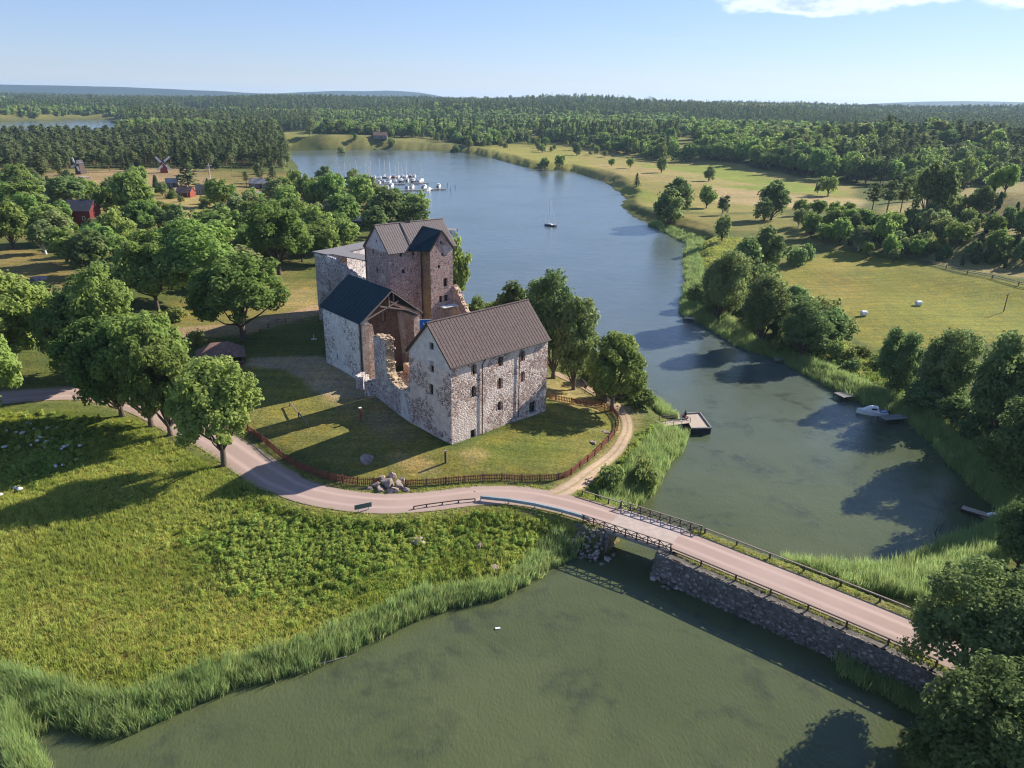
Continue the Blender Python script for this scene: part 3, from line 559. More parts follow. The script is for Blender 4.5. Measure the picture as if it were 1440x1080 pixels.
lowh = [h for h in gh if h[3] < SZE]; hih = [h for h in gh if h[3] >= SZE]
PG = wall_face(mb, SC, SA, SZB, SZE-1.0, lowh, .5)
wall_face(mb, SB, SD, SZB, SZE); wall_face(mb, SD, SC, SZB, SZE)
mb.build('wall', M_store, bld)
mb = MB(); wall_face(mb, SC, SA, SZE-1.0, [(0, SZE), (SW/2, SZR), (SW, SZE)], [h for h in hih], .4)
mb.build('gable', M_gable, bld); mb = MB(); wall_face(mb, SB, SD, SZE, [(0, SZE), (SW/2, SZR), (SW, SZE)]); mb.build('gable', M_gable, bld)
for s, z, w, h in wl_: window_part(bld, PF, s, z, w, h, M_frame)
for s, z, w, h in gl: window_part(bld, PG, s, z, w, h, M_frame)
window_part(bld, PF, sdr, zdr, 1.0, 2.0, M_frame, bars=False, name='door'); window_part(bld, PF, sd2, zd2-.1, 1.5, 2.0, M_frameg, name='door')
RM = SV*SW/2; ov = .3
mr_ = metal_roof(bld, SA-SU*ov, SB+SU*ov, SA-SU*ov+RM, SB+SU*ov+RM, SZE+.12, SZR+.12, M_roof, .56); metal_roof(bld, SD+SU*ov, SC-SU*ov, SB+SU*ov+RM, SA-SU*ov+RM, SZE+.12, SZR+.12, M_roof, .56)
mb = MB(); mb.tube([lift(SA-SU*ov+RM, SZR+.2), lift(SB+SU*ov+RM, SZR+.2)], .13, 8); mb.build('ridge_cap', M_roof, bld)
mb = MB(); g0 = SA-SU*ov-SV*.42; g1 = SB+SU*ov-SV*.42; mb.tube([lift(g0, SZE-.16), lift(g1, SZE-.16)], .09, 6); mb.build('gutter', M_pipe, bld)
mb = MB(); mb.bar(lift(SA-SU*(ov+.02)-SV*.4, SZE-.16), lift(SA-SU*(ov+.02)+RM, SZR+.06), .06, .26); mb.bar(lift(SC-SU*(ov+.02)+SV*.4, SZE-.16), lift(SA-SU*(ov+.02)+RM, SZR+.06), .06, .26); mb.build('bargeboard', M_pipe, bld)
for px, py, pb in ((677.8,505.5,615),(730,492,587)):
    s, z = on_wall(px, py, SA, SB); sb, zb2 = on_wall(px-1, pb, SA, SB); drain(bld, PF, s, zb2, SZE-.6, .5)
adopt(bld)
# ------------------------------------------------------------------ keep
TA = np.array((-23.49, 137.48)); TU = vec2(.699); TV = vec2(.699+math.pi/2); TW, TLIN, TK, TM, TZE, TZR, TLR = 8.87, 7.35, 2.82, 5.26, 22.95, 27.37, 15.33; TZB = 3.5
TI = TA+TU*TLIN; TO = TI-TV*TK; TR = TO+TU*TM; TE = TA+TU*(TLR-.2); TCn = TA+TV*TW
keep = empty('castle_keep', lift(TA+TU*7+TV*4, TZB), 0, 'highest stone tower of the castle with grey ribbed roof and crossing dark gable roof', 'castle tower', 'buildings of the castle')
def holes_of(lst, p0, p1, ar=False):
    H_, L_ = [], []
    for px, py, w, h in lst:
        s, z = on_wall(px, py, p0, p1); L_.append((s, z, w, h)); H_ += arch(s, z, w, h) if ar else [(s-w/2, s+w/2, z-h/2, z+h/2)]
    return H_, L_
z9 = lambda x, y: (500+x/9, 300+y/9)
k1, l1 = holes_of([(*z9(222,490),.55,.75),(*z9(322,522),.5,.6),(*z9(275,720),.6,1.1)], TCn, TA); k1g, l1g = holes_of([(*z9(265,352),.4,.5)], TCn, TA)
k2, l2 = holes_of([(*z9(575,525),.6,.6),(*z9(732,510),.6,.6),(*z9(605,735),.7,.8)], TA, TI)
k3, l3 = holes_of([(*z9(897,513),.5,.5)], TI, TO)
k4, l4 = holes_of([(*z9(1100,522),.55,.5),(*z9(1057,675),.55,.7),(*z9(1138,875),.95,1.7),(620,420.6,.75,1.3),(627.4,419.3,.9,1.3)], TO, TR); k4g, l4g = holes_of([(*z9(1085,372),.5,.6)], TO, TR)
mb = MB(); P1 = wall_face(mb, TCn, TA, TZB, TZE, k1, .4); P2 = wall_face(mb, TA, TI, TZB, TZE, k2, .4); P4 = wall_face(mb, TO, TR, TZB, TZE, k4, .4)
TRb = TR+TV*(TK+TW); wall_face(mb, TR, TRb, TZB, TZE); wall_face(mb, TRb, TCn, TZB, TZE); mb.build('wall', M_keep, keep)
mb = MB(); P3 = wall_face(mb, TI, TO, TZB, TZE, k3, .4); mb.build('side_wall', M_yell, keep)
mb = MB(); wall_face(mb, TCn, TA, TZE, [(0, TZE), (TW/2, TZR), (TW, TZE)], k1g, .35); mb.build('gable', M_gablek, keep); mb = MB(); wall_face(mb, TE, TE+TV*TW, TZE, [(0, TZE), (TW/2, TZR), (TW, TZE)]); mb.build('gable', M_gablek, keep)
sgx, TZG = on_wall(617.5, 325.5, TO, TR)
mb = MB(); wall_face(mb, TO, TR, TZE, [(0, TZE), (TM/2, TZG), (TM, TZE)], k4g, .3); mb.build('gable', M_keep, keep)
for P_, L_ in ((P1, l1+l1g), (P2, l2), (P3, l3), (P4, l4+l4g)):
    for s, z, w, h in L_: window_part(keep, P_, s, z, w, h, M_frame, .38, bars=w > .8)
RM = TV*TW/2; ov = .25
metal_roof(keep, TA-TU*ov, TE+TU*ov, TA-TU*ov+RM, TE+TU*ov+RM, TZE+.12, TZR+.12, M_roofk, .52, .3); metal_roof(keep, TE+TV*TW+TU*ov, TCn-TU*ov, TE+TU*ov+RM, TA-TU*ov+RM, TZE+.12, TZR+.12, M_roofk, .52, .3)
# cross gable over the projecting part: its two slopes die into the main slope
cm = TO+TU*TM/2; inn = cm+TV*(TK+TW*.42); fr = cm-TV*.25
def patch_roof(parent, a, b, c, d, mat, n, name, lip=.12):
    """a slope given by four corners a-b along the eave, d-c along the ridge, in n sheets"""
    a, b, c, d = [np.array(q, float) for q in (a, b, c, d)]; nr = np.cross(b-a, d-a); nr = nr/np.linalg.norm(nr); nr = nr if nr[2] > 0 else -nr
    mb = MB(); q = [a, b, c, d]; mb.add([tuple(p) for p in q]+[tuple(p-nr*lip) for p in q], [(0,1,2,3),(7,6,5,4),(0,4,5,1),(1,5,6,2),(2,6,7,3),(3,7,4,0)]); dk = mb.build(name, mat, parent)
    for i in range(n):
        f0, f1 = i/n, (i+1)/n-.012; q = [a+(b-a)*f0, a+(b-a)*f1, d+(c-d)*f1, d+(c-d)*f0]; mb = MB(); mb.add([tuple(p+nr*.006) for p in q]+[tuple(p+nr*.035) for p in q], [(0,3,2,1),(4,5,6,7),(0,1,5,4),(1,2,6,5),(2,3,7,6),(3,0,4,7)])
        sp_ = [q[0], q[0]+(q[1]-q[0])*.06, q[3]+(q[2]-q[3])*.06, q[3]]; mb.add([tuple(p+nr*.035) for p in sp_]+[tuple(p+nr*.075) for p in sp_], [(0,3,2,1),(4,5,6,7),(0,1,5,4),(1,2,6,5),(2,3,7,6),(3,0,4,7)]); mb.build('roof_panel', mat, dk)
    return dk
svb, _ = on_wall(572.5, 352, TA, TI)
VB = TA+TU*svb-TV*.3; e0 = cm-TU*(TM/2+.3)-TV*.28
patch_roof(keep, lift(VB, TZE+.14), lift(e0, TZE+.02), lift(fr, TZG+.14), lift(inn, TZG+.16), M_teal, 6, 'cross_roof')
e1 = cm+TU*(TM/2+.3)-TV*.28; patch_roof(keep, lift(e1, TZE+.02), lift(e1+TV*(TK+3), TZE+.1), lift(inn, TZG+.16), lift(fr, TZG+.14), M_teal, 5, 'cross_roof')
mb = MB(); mb.bar(lift(fr+TU*(TM/2+.3), TZE-.1), lift(fr, TZG+.1), .07, .28); mb.bar(lift(fr-TU*(TM/2+.3), TZE-.1), lift(fr, TZG+.1), .07, .28); mb.bar(lift(TA-TU*.28-TV*.3, TZE-.08), lift(TA-TU*.28+RM, TZR+.08), .06, .24); mb.bar(lift(TCn-TU*.28+TV*.3, TZE-.08), lift(TA-TU*.28+RM, TZR+.08), .06, .24); mb.build('bargeboard', M_pipe, keep)
mb = MB(); mb.tube([lift(TA-TU*.25+RM, TZR+.2), lift(TE+TU*.25+RM, TZR+.2)], .12, 8); mb.build('ridge_cap', M_roofk, keep)
mb = MB(); mb.bar(lift(TA+TU*5.3-TV*.3, TZE+.16), lift(TA+TU*5.3+RM, TZR+.27), .14, .14); mb.build('roof_ladder', M_dark, keep)
mb = MB(); q = TA+TU*7.4+RM; mb.box(lift(q, TZR+.55), (.4, .4, .9), .7); mb.build('chimney', M_dark, keep)
drain(keep, P2, TLIN-.3, 5, TZE-.4, 0, rad=.12); drain(keep, P1, .15, 5, TZE-.3, 0, rad=.1)
sA, zA = on_wall(620, 430.5, TO, TR); sB, _ = on_wall(631, 430, TO, TR)
mb = MB(); mb.box(P4((sA+sB)/2+.5, zA, .8), (sB-sA+1.6, 1.6, .14), .699); mb.bar(P4(sB+1, zA, 1.5), P4(sB+2.2, zA-3.4, 1.6), .12); mb.build('landing', M_white_paint, keep)
adopt(keep)
# ------------------------------------------------------------------ stepped ruin on the far side of the keep
def jag(pts, seed, amp=.25, step=.45):
    rs = random.Random(seed); out = [pts[0]]
    for a, b in zip(pts[:-1], pts[1:]):
        n = max(1, int(abs(b[0]-a[0])/step))
        for i in range(1, n+1):
            k = i/n; out.append((a[0]+(b[0]-a[0])*k, a[1]+(b[1]-a[1])*k+(rs.uniform(-amp, amp) if i < n else 0)))
    return out
def profile(pxs, p0, p1): return [on_wall(x, y, p0, p1) for x, y in pxs]
def mono(pf):
    out = [pf[0]]
    for a in pf[1:]:
        out.append((max(a[0], out[-1][0]+.02), a[1]))
    return out
def cap_stones(parent, P, prof, thick, mat, seed, lo=.18, hi=.42):
    """loose stones bedded along a broken wall top, one mesh, too small to pick apart"""
    rs = random.Random(seed); mb = MB()
    for a, b in zip(prof[:-1], prof[1:]):
        ln = math.hypot(b[0]-a[0], b[1]-a[1])
        for i in range(max(1, int(ln/.28))):
            k = rs.random()
            for dn in [rs.uniform(0, thick) for _ in range(2)]:
                c = P(a[0]+(b[0]-a[0])*k, a[1]+(b[1]-a[1])*k+.02, -dn); w = rs.uniform(lo, hi); mb.box(c, (w, w*rs.uniform(.6, 1), w*rs.uniform(.4, .8)), rs.random()*3)
    o = mb.build('cap_stones', mat, parent); o['kind'] = 'stuff'; return o
rw = empty('ruined_wall', lift(TR, 4), 0, 'broken stone wall stepping down from the right side of the keep', 'ruin', 'ruins of the castle')
E1 = TR-TV*9.5+TU*3.0; pf = mono(profile([(636,401),(640,405),(643,412),(647,418),(649,426),(653,432),(656,441),(662,449)], TR, E1)); pf[0] = (0, pf[0][1]); pf = jag(pf, 4, .15)
mb = MB(); Pq = wall_face(mb, TR+TU*.02, E1, 3.5, pf, (), 0, thick=1.1, s1=pf[-1][0]); mb.build('wall', M_ruin, rw); cap_stones(rw, Pq, pf, 1.1, M_warm, 3); adopt(rw)
# ------------------------------------------------------------------ gate range (dark teal roof) with its open gable
GA = np.array((-24.875, 116.568)); GU = vec2(2.284); GV = vec2(2.284+math.pi/2); GW, GL, GZE, GZR = 11.37, 13.71, 15.6, 20.2; GZB = 3.6
GB = GA+GU*GL; GR_ = GA-GV*GW; GBR = GB-GV*GW
rng = empty('gate_range', lift((GA+GBR)/2, GZB), 0, 'half-ruined castle range with dark teal roof and an open timber gable end', 'castle building', 'buildings of the castle')
z45 = lambda x, y: (430+x/7.45, 430+y/7.45)
kk, ll = holes_of([(*z45(330,532),.5,1.1)], GB, GA)
mb = MB(); PL = wall_face(mb, GB, GA, GZB, GZE, kk, .5, thick=1.3); mb.build('wall', M_white, rng)
window_part(rng, PL, ll[0][0], ll[0][1], .5, 1.1, M_frame, .4, False)
mb = MB(); wall_face(mb, GA, GR_, GZB, jag([(0, 15.3), (1.2, 15.2), (2.0, 14.9), (2.4, 12.5), (3.0, 10.8)], 8, .25), (), .3, thick=1.2, s1=3.0); wall_face(mb, GR_, GBR, GZB, 15.0, (), 0, thick=1.2); mb.build('corner_wall', M_ruin, rng)
# inner brick walls seen through the open end, and the tapering pier
q0 = GA+GU*4.2-GV*1.25; q1 = GR_+GU*4.2+GV*1.3
s1_, z1_ = on_wall(*(500+320/8, 400+365/8), q0, q1); mb = MB(); PI = wall_face(mb, q0, q1, GZB, [(0, 15.4), (GW/2-1.2, 18.8), (GW-2.55, 15.4)], [(s1_-.35, s1_+.35, z1_-.9, z1_+.9)], .5); mb.build('inner_wall', M_brick, rng)
mb = MB(); mb.quad(PI(s1_-.35, z1_-.9, -.5), PI(s1_+.35, z1_-.9, -.5), PI(s1_+.35, z1_+.9, -.5), PI(s1_-.35, z1_+.9, -.5)); mb.build('niche', M_warm, rng)
mb = MB(); sp, zp = on_wall(562, 437, q0, q1); sp2, zp2 = on_wall(574, 500, q0, q1); d1 = .35
vs = [PI(sp-.55, zp, .3), PI(sp+.25, zp, .3), PI(sp+.25, zp, 0), PI(sp-.55, zp, 0), PI(sp2-1.0, zp2-2, 2.6), PI(sp2+.35, zp2-2, 2.6), PI(sp2+.35, zp2-2, 0), PI(sp2-1.0, zp2-2, 0)]
mb.add(vs, [(0,1,2,3),(4,5,1,0),(5,6,2,1),(7,4,0,3),(6,7,3,2)]); mb.build('pier', M_store, rng)
RM = -GV*GW/2; ov = .5
metal_roof(rng, GB+GU*.3, GA-GU*ov, GB+GU*.3+RM, GA-GU*ov+RM, GZE+.12, GZR+.12, M_teal, 1.15, .45, 'roof', .03)
metal_roof(rng, GR_-GU*ov, GBR+GU*.3, GA-GU*ov+RM, GB+GU*.3+RM, GZE+.12, GZR+.12, M_teal, 1.15, .45, 'roof', .03)
fr0 = GA-GU*.35
def GP_(s, z, d=0): q = GA-GV*s-GU*d; return (q[0], q[1], z)
for a, b, w in ((GP_(-.4, GZE-.2, .4), GP_(GW/2, GZR-.1, .4), .22), (GP_(GW+.4, GZE-.2, .4), GP_(GW/2, GZR-.1, .4), .22), (GP_(.2, GZE+.1, .3), GP_(GW*.62, GZE+2.6, .3), .2), (GP_(GW-.2, GZE+.1, .3), GP_(GW*.3, GZE+2.2, .3), .2), (GP_(GW*.46, GZE+2.0, .25), GP_(GW*.46, GZR-.4, .25), .18), (GP_(GW*.54, GZE+2.0, .25), GP_(GW*.54, GZR-.4, .25), .18)):
    mb = MB(); mb.bar(a, b, w); mb.build('truss_beam', M_timber, rng)
drain(rng, PL, GL-.35, 5, GZE-.4, 0, rad=.09)
adopt(rng)
# ------------------------------------------------------------------ shell wall with flat grey roofs (far left of the castle)
KX = np.array(at(441.7, 354.2, 19.5)[:2]); KE = TCn+np.array((-.3, -.2))
sh = empty('curtain_wall', lift((KX+KE)/2, 4), 0, 'high ruined curtain wall with flat grey felt roofs left of the keep', 'castle wall', 'buildings of the castle')
z6 = lambda x, y: (430+x/6, 300+y/6)
pf = mono(profile([z6(*q) for q in ((75,340),(200,368),(245,385),(280,428),(350,478),(400,508),(440,538),(500,562))], KX, KE)); pf[0] = (0, 19.3)
LK = np.linalg.norm(KE-KX); pf = [p for p in pf if p[0] < LK-.2]+[(LK, pf[-1][1]-.2)]; pf = jag(pf, 12, .14)
sw_, zw_ = on_wall(464, 402, KX, KE)
mb = MB(); PK = wall_face(mb, KX, KE, 3.5, pf, [(sw_-.4, sw_+.5, zw_-1.1, zw_+1.1)], .35, thick=.9); 
KB = np.array(at(516, 338.5, 19.5)[:2]); KBd = (KB-KX); KBd = KBd/np.linalg.norm(KBd); KN = np.array((KBd[1], -KBd[0]))
wall_face(mb, KB, KX, 3.5, 19.3); wall_face(mb, KX+KBd*5+KN*4.4, KB+KN*4.4, 3.5, 19.3); mb.build('wall', M_curt, sh)
mb = MB(); mb.quad(PK(sw_-.4, zw_-1.1, -.34), PK(sw_+.5, zw_-1.1, -.34), PK(sw_+.5, zw_+1.1, -.34), PK(sw_-.4, zw_+1.1, -.34)); mb.build('bricked_opening', M_warm, sh)
fd = (KE-KX)/LK; fn = np.array((fd[1], -fd[0]))
def slab(q, z, mat, name, th=.2):
    mb = MB(); vs = [lift(p, z) for p in q]+[lift(p, z-th) for p in q]; n = len(q); mb.add(vs, [tuple(range(n)), tuple(range(2*n-1, n-1, -1))]+[(i, i+n, (i+1) % n+n, (i+1) % n) for i in range(n)]); return mb.build(name, mat, sh)
def cc_(q): # counter-clockwise
    a = sum(q[i][0]*q[(i+1) % len(q)][1]-q[(i+1) % len(q)][0]*q[i][1] for i in range(len(q))); return q if a > 0 else q[::-1]
a0 = KX-fd*.4+fn*.15; i0 = KX+fd*1.0-fn*5.0
slab(cc_([KX+fn*.25-fd*.3, KX+fd*4.5+fn*.1, KX+fd*5.2-fn*1.0, KE-fd*.3-fn*1.9, KE-fd*.3-fn*5.2, KX+fd*3.0-fn*5.2, KX-fd*.3-fn*4.5]), 19.62, M_felt, 'flat_roof')
slab(cc_([KX-KBd*.3-KN*.3, KB-KN*.3, KB+KN*4.6, KX+KBd*2+KN*4.6]), 19.40, M_felt, 'flat_roof')
cap_stones(sh, PK, pf, .9, M_curt, 9); adopt(sh)
# ------------------------------------------------------------------ ruined court wall between the gate range and the wing, with its terrace
Q0 = np.array(at(528.9, 556.7, 4.8)[:2]); Q1 = SC+SV*0-SU*.0
cw = empty('ruined_wall', lift((Q0+Q1)/2, 4), 0, 'ruined wall with a tall jagged stump between gate range and wing', 'ruin', 'ruins of the castle')
pf = mono(profile([(526.7,473.3),(533,474),(541,477.5),(542.5,510),(544.4,524),(548,533),(557.8,544),(568,549),(577,551)], Q0, Q1)); pf[0] = (0, pf[0][1]); LQ = np.linalg.norm(Q1-Q0); pf = [p for p in pf if p[0] < LQ]+[(LQ, pf[-1][1])]; pf = jag(pf, 5, .16, .35)
mb = MB(); PQ = wall_face(mb, Q0, Q1, 3.2, pf, (), 0, thick=1.5, mi=0, mi_rev=1); mb.build('wall', [M_curt, M_warm], cw); cap_stones(cw, PQ, pf, 1.5, M_warm, 6, .2, .5)
mb = MB(); e = (Q1-Q0)/LQ; n_ = np.array((e[1], -e[0])); 
def QP(s, d): q = Q0+e*s-n_*d; return q
zt = 8.6
for j, (s0_, s1_, d0_, d1_, z0_) in enumerate(((.5, LQ+.5, 1.5, 4.6, 8.3), (1.0, LQ+3, 4.6, 5.8, 9.8), (1.0, LQ+4, 5.8, 11.5, 8.8))):
    c = (QP(s0_, d0_)+QP(s1_, d1_))/2; mb.box((c[0], c[1], (3+z0_)/2), (s1_-s0_, d1_-d0_, z0_-3), math.atan2(e[1], e[0]))
mb.build('terrace', M_ruin, cw)
mb = MB(); rs = random.Random(5)
for i in range(260):
    s_ = rs.uniform(.8, LQ+.3); d_ = rs.uniform(1.6, 10); z_ = 8.3 if d_ < 4.6 else (9.8 if d_ < 5.8 else 8.8); q = QP(s_, d_); w = rs.uniform(.15, .45); mb.box((q[0], q[1], z_+w*.2), (w, w*.8, w*.6), rs.random()*3)
o = mb.build('rubble', M_warm, cw); o['kind'] = 'stuff'; adopt(cw)
# low walls of the small forebuilding at its foot
fb = empty('ruined_forebuilding', ground(516, 556), 0, 'low roofless stone porch at the foot of the gate range corner', 'ruin', 'ruins of the castle')
a = ground(513, 557)[:2]; b = ground(531, 557.5)[:2]; c = ground(507, 549)[:2]; d = ground(500.5, 547)[:2]
mb = MB(); z0 = 4.0
wall_face(mb, a, b, z0, jag([(0, 7.1), (float(np.linalg.norm(b-a)), 7.8)], 3, .12, .4), (), 0, thick=.55)
a2 = a+np.array((-.3, 3.2)); wall_face(mb, a2, a, z0, jag([(0, 7.2), (3.2, 7.1)], 4, .1, .4), (), 0, thick=.5); d2 = d+np.array((.9, 2.3)); wall_face(mb, d2, d, z0, 7.0, (), 0, thick=.45); wall_face(mb, d, c+np.array((.4, .3)), z0, 6.8, (), 0, thick=.45)
mb.build('wall', M_curt, fb); adopt(fb)
# ------------------------------------------------------------------ blue banner on its white frame in the court
dd = ray(589.5, 449); tt = 112.0/dd[1]; bx_, by_, bz_ = dd[0]*tt, 112.0, CAMH+dd[2]*tt
bn = empty('banner', (bx_, by_, 8.8), 0, 'bright blue banner with a pale mark on a white pole in the courtyard', 'banner')
mb = MB(); mb.tube([(bx_, by_, 8.8), (bx_, by_, bz_)], .08, 8); mb.tube([(bx_, by_, bz_-.05), (bx_+1.9, by_+.3, bz_-.05)], .05, 6); mb.build('pole', M_white_paint, bn)
M_blue = plain('blue_cloth', (.02,.16,.50), .7, .12, 2)
mb = MB(); n = 8
for i in range(n):
    x0, x1 = .12+1.7*i/n, .12+1.7*(i+1)/n; w0, w1 = .06*math.sin(i*1.3), .06*math.sin((i+1)*1.3); mb.quad((bx_+x0, by_+.02+x0*.16+w0, bz_-1.75), (bx_+x1, by_+.02+x1*.16+w1, bz_-1.75), (bx_+x1, by_+.02+x1*.16+w1, bz_-.12), (bx_+x0, by_+.02+x0*.16+w0, bz_-.12))
mb.build('cloth', M_blue, bn)
mb = MB(); mb.bar((bx_+.62, by_-.02, bz_-.72), (bx_+1.32, by_+.09, bz_-.98), .02, .16); mb.bar((bx_+.62, by_-.02, bz_-.55), (bx_+.75, by_+.0, bz_-.85), .02, .12); mb.build('mark', M_white_paint, bn); adopt(bn)
# ------------------------------------------------------------------ foliage
def leafmat(name, dark, light, trans=.35, vs=1.0, patch=0.0):
    m = bpy.data.materials.new(name); m.use_nodes = True; n, l = m.node_tree.nodes, m.node_tree.links; n.remove(n['Principled BSDF']); out = n['Material Output']
    oi = n.new('ShaderNodeObjectInfo'); at_ = n.new('ShaderNodeAttribute'); at_.attribute_name = 'tone'
    a = n.new('ShaderNodeMath'); a.operation = 'MULTIPLY_ADD'; l.new(oi.outputs['Random'], a.inputs[0]); a.inputs[1].default_value = .55*vs; l.new(at_.outputs[2], a.inputs[2])
    if patch:
        gp_ = n.new('ShaderNodeNewGeometry'); nz_ = n.new('ShaderNodeTexNoise'); nz_.inputs['Scale'].default_value = .11; nz_.inputs['Detail'].default_value = 5; l.new(gp_.outputs['Position'], nz_.inputs['Vector']); ad = n.new('ShaderNodeMath'); ad.operation = 'MULTIPLY_ADD'; l.new(nz_.outputs[0], ad.inputs[0]); ad.inputs[1].default_value = patch; ad2 = n.new('ShaderNodeMath'); ad2.operation = 'SUBTRACT'; l.new(a.outputs[0], ad2.inputs[0]); ad2.inputs[1].default_value = patch*.5; l.new(ad2.outputs[0], ad.inputs[2]); a = ad
    mr = n.new('ShaderNodeMapRange'); mr.inputs[1].default_value = .0; mr.inputs[2].default_value = 1.45; l.new(a.outputs[0], mr.inputs[0])
    mx = n.new('ShaderNodeMix'); mx.data_type = 'RGBA'; mx.inputs[6].default_value = dark+(1,); mx.inputs[7].default_value = light+(1,); l.new(mr.outputs[0], mx.inputs[0])
    d = n.new('ShaderNodeBsdfDiffuse'); tr = n.new('ShaderNodeBsdfTranslucent'); ms = n.new('ShaderNodeMixShader'); ms.inputs[0].default_value = trans
    fr1 = n.new('ShaderNodeMath'); fr1.operation = 'MULTIPLY'; l.new(oi.outputs['Random'], fr1.inputs[0]); fr1.inputs[1].default_value = 17.3; fr2 = n.new('ShaderNodeMath'); fr2.operation = 'FRACT'; l.new(fr1.outputs[0], fr2.inputs[0])
    hu = n.new('ShaderNodeMapRange'); l.new(fr2.outputs[0], hu.inputs[0]); hu.inputs[3].default_value = .482; hu.inputs[4].default_value = .520; fr3 = n.new('ShaderNodeMath'); fr3.operation = 'MULTIPLY'; l.new(fr2.outputs[0], fr3.inputs[0]); fr3.inputs[1].default_value = 11.7; fr4 = n.new('ShaderNodeMath'); fr4.operation = 'FRACT'; l.new(fr3.outputs[0], fr4.inputs[0]); vr = n.new('ShaderNodeMapRange'); l.new(fr4.outputs[0], vr.inputs[0]); vr.inputs[3].default_value = .78; vr.inputs[4].default_value = 1.22
    hs = n.new('ShaderNodeHueSaturation'); l.new(mx.outputs[2], hs.inputs['Color']); l.new(hu.outputs[0], hs.inputs['Hue']); l.new(vr.outputs[0], hs.inputs['Value']); hs.inputs['Saturation'].default_value = .94
    l.new(hs.outputs[0], d.inputs[0]); l.new(hs.outputs[0], tr.inputs[0]); l.new(d.outputs[0], ms.inputs[1]); l.new(tr.outputs[0], ms.inputs[2]); l.new(ms.outputs[0], out.inputs[0]); return m
L_ash = leafmat('leaf_green', (.155,.245,.052), (.335,.435,.115), .58); L_dark = leafmat('leaf_dark_green', (.125,.200,.065), (.275,.350,.125), .58); L_birch = leafmat('leaf_pale_green', (.17,.225,.08), (.31,.35,.14), .52)
L_pine = leafmat('pine_needles', (.095,.130,.052), (.215,.250,.100), .4); L_spruce = leafmat('spruce_needles', (.060,.092,.038), (.140,.180,.072), .35); L_jun = leafmat('juniper_needles', (.046,.072,.034), (.100,.135,.058), .25)
L_shrub = leafmat('shrub_leaves', (.15,.20,.055), (.30,.35,.11), .55); L_reed = leafmat('reed_blades', (.20,.30,.080), (.44,.53,.20), .5, 1, .9); L_grass = leafmat('meadow_grass', (.27,.34,.050), (.55,.56,.13), .5, .7, 2.6); L_weed = leafmat('tall_weeds', (.24,.36,.055), (.50,.56,.13), .55, .8, 2.2)
M_bark = plain('bark', (.11,.085,.065), .95, .35, 5, .5); M_barkl = plain('pine_bark', (.24,.13,.085), .95, .3, 4, .4); M_barkb = plain('birch_bark', (.5,.48,.44), .9, .3, 4)
def dirs(n, rs):
    v = rs.normal(size=(n, 3)); return v/np.linalg.norm(v, axis=1)[:, None]
def cards(pos, nrm, size, rs, aspect=.8):
    """leaf-sized quads at pos facing nrm"""
    n = len(pos); r = dirs(n, rs); t = np.cross(nrm, r); t /= np.linalg.norm(t, axis=1)[:, None]+1e-9; b = np.cross(nrm, t); s = size[:, None]*.5
    V = np.stack([pos-t*s-b*s*aspect, pos+t*s-b*s*aspect*.6, pos+t*s*.9+b*s*aspect, pos-t*s*.7+b*s*aspect], 1).reshape(-1, 3)
    V[1::4] += nrm*s*.25; F = np.arange(4*n).reshape(n, 4); return V, F
class Proto: pass
def make_mesh(name, V, F, tone, mats, midx=None, extra=None):
    """leaf quads plus an optional MB of wood (quads and n-gons)"""
    if extra is None or not extra.f:
        me = mesh_np(name, V, F, mats, smooth=False)
    else:
        nb = len(V); vs = [tuple(v) for v in V]+extra.v; fs = [tuple(f) for f in F.tolist()]+[tuple(nb+i for i in f) for f in extra.f]; me = bpy.data.meshes.new(name); me.from_pydata(vs, [], fs)
        for m in mats: me.materials.append(m)
        mi = np.zeros(len(fs), np.int32); mi[len(F):] = 1; me.polygons.foreach_set('material_index', mi); tone = np.concatenate([tone, np.zeros(len(extra.v))]); me.update()
    a = me.attributes.new('tone', 'FLOAT', 'POINT'); a.data.foreach_set('value', np.asarray(tone, np.float32)); return me
def lobes(d, rs, k=6, amp=.25):
    c = dirs(k, rs); o = np.zeros(len(d))
    for q in c: o += np.exp(-((d-q)**2).sum(1)*3.0)
    return 1-amp+amp*1.6*o/ (o.max()+1e-9)
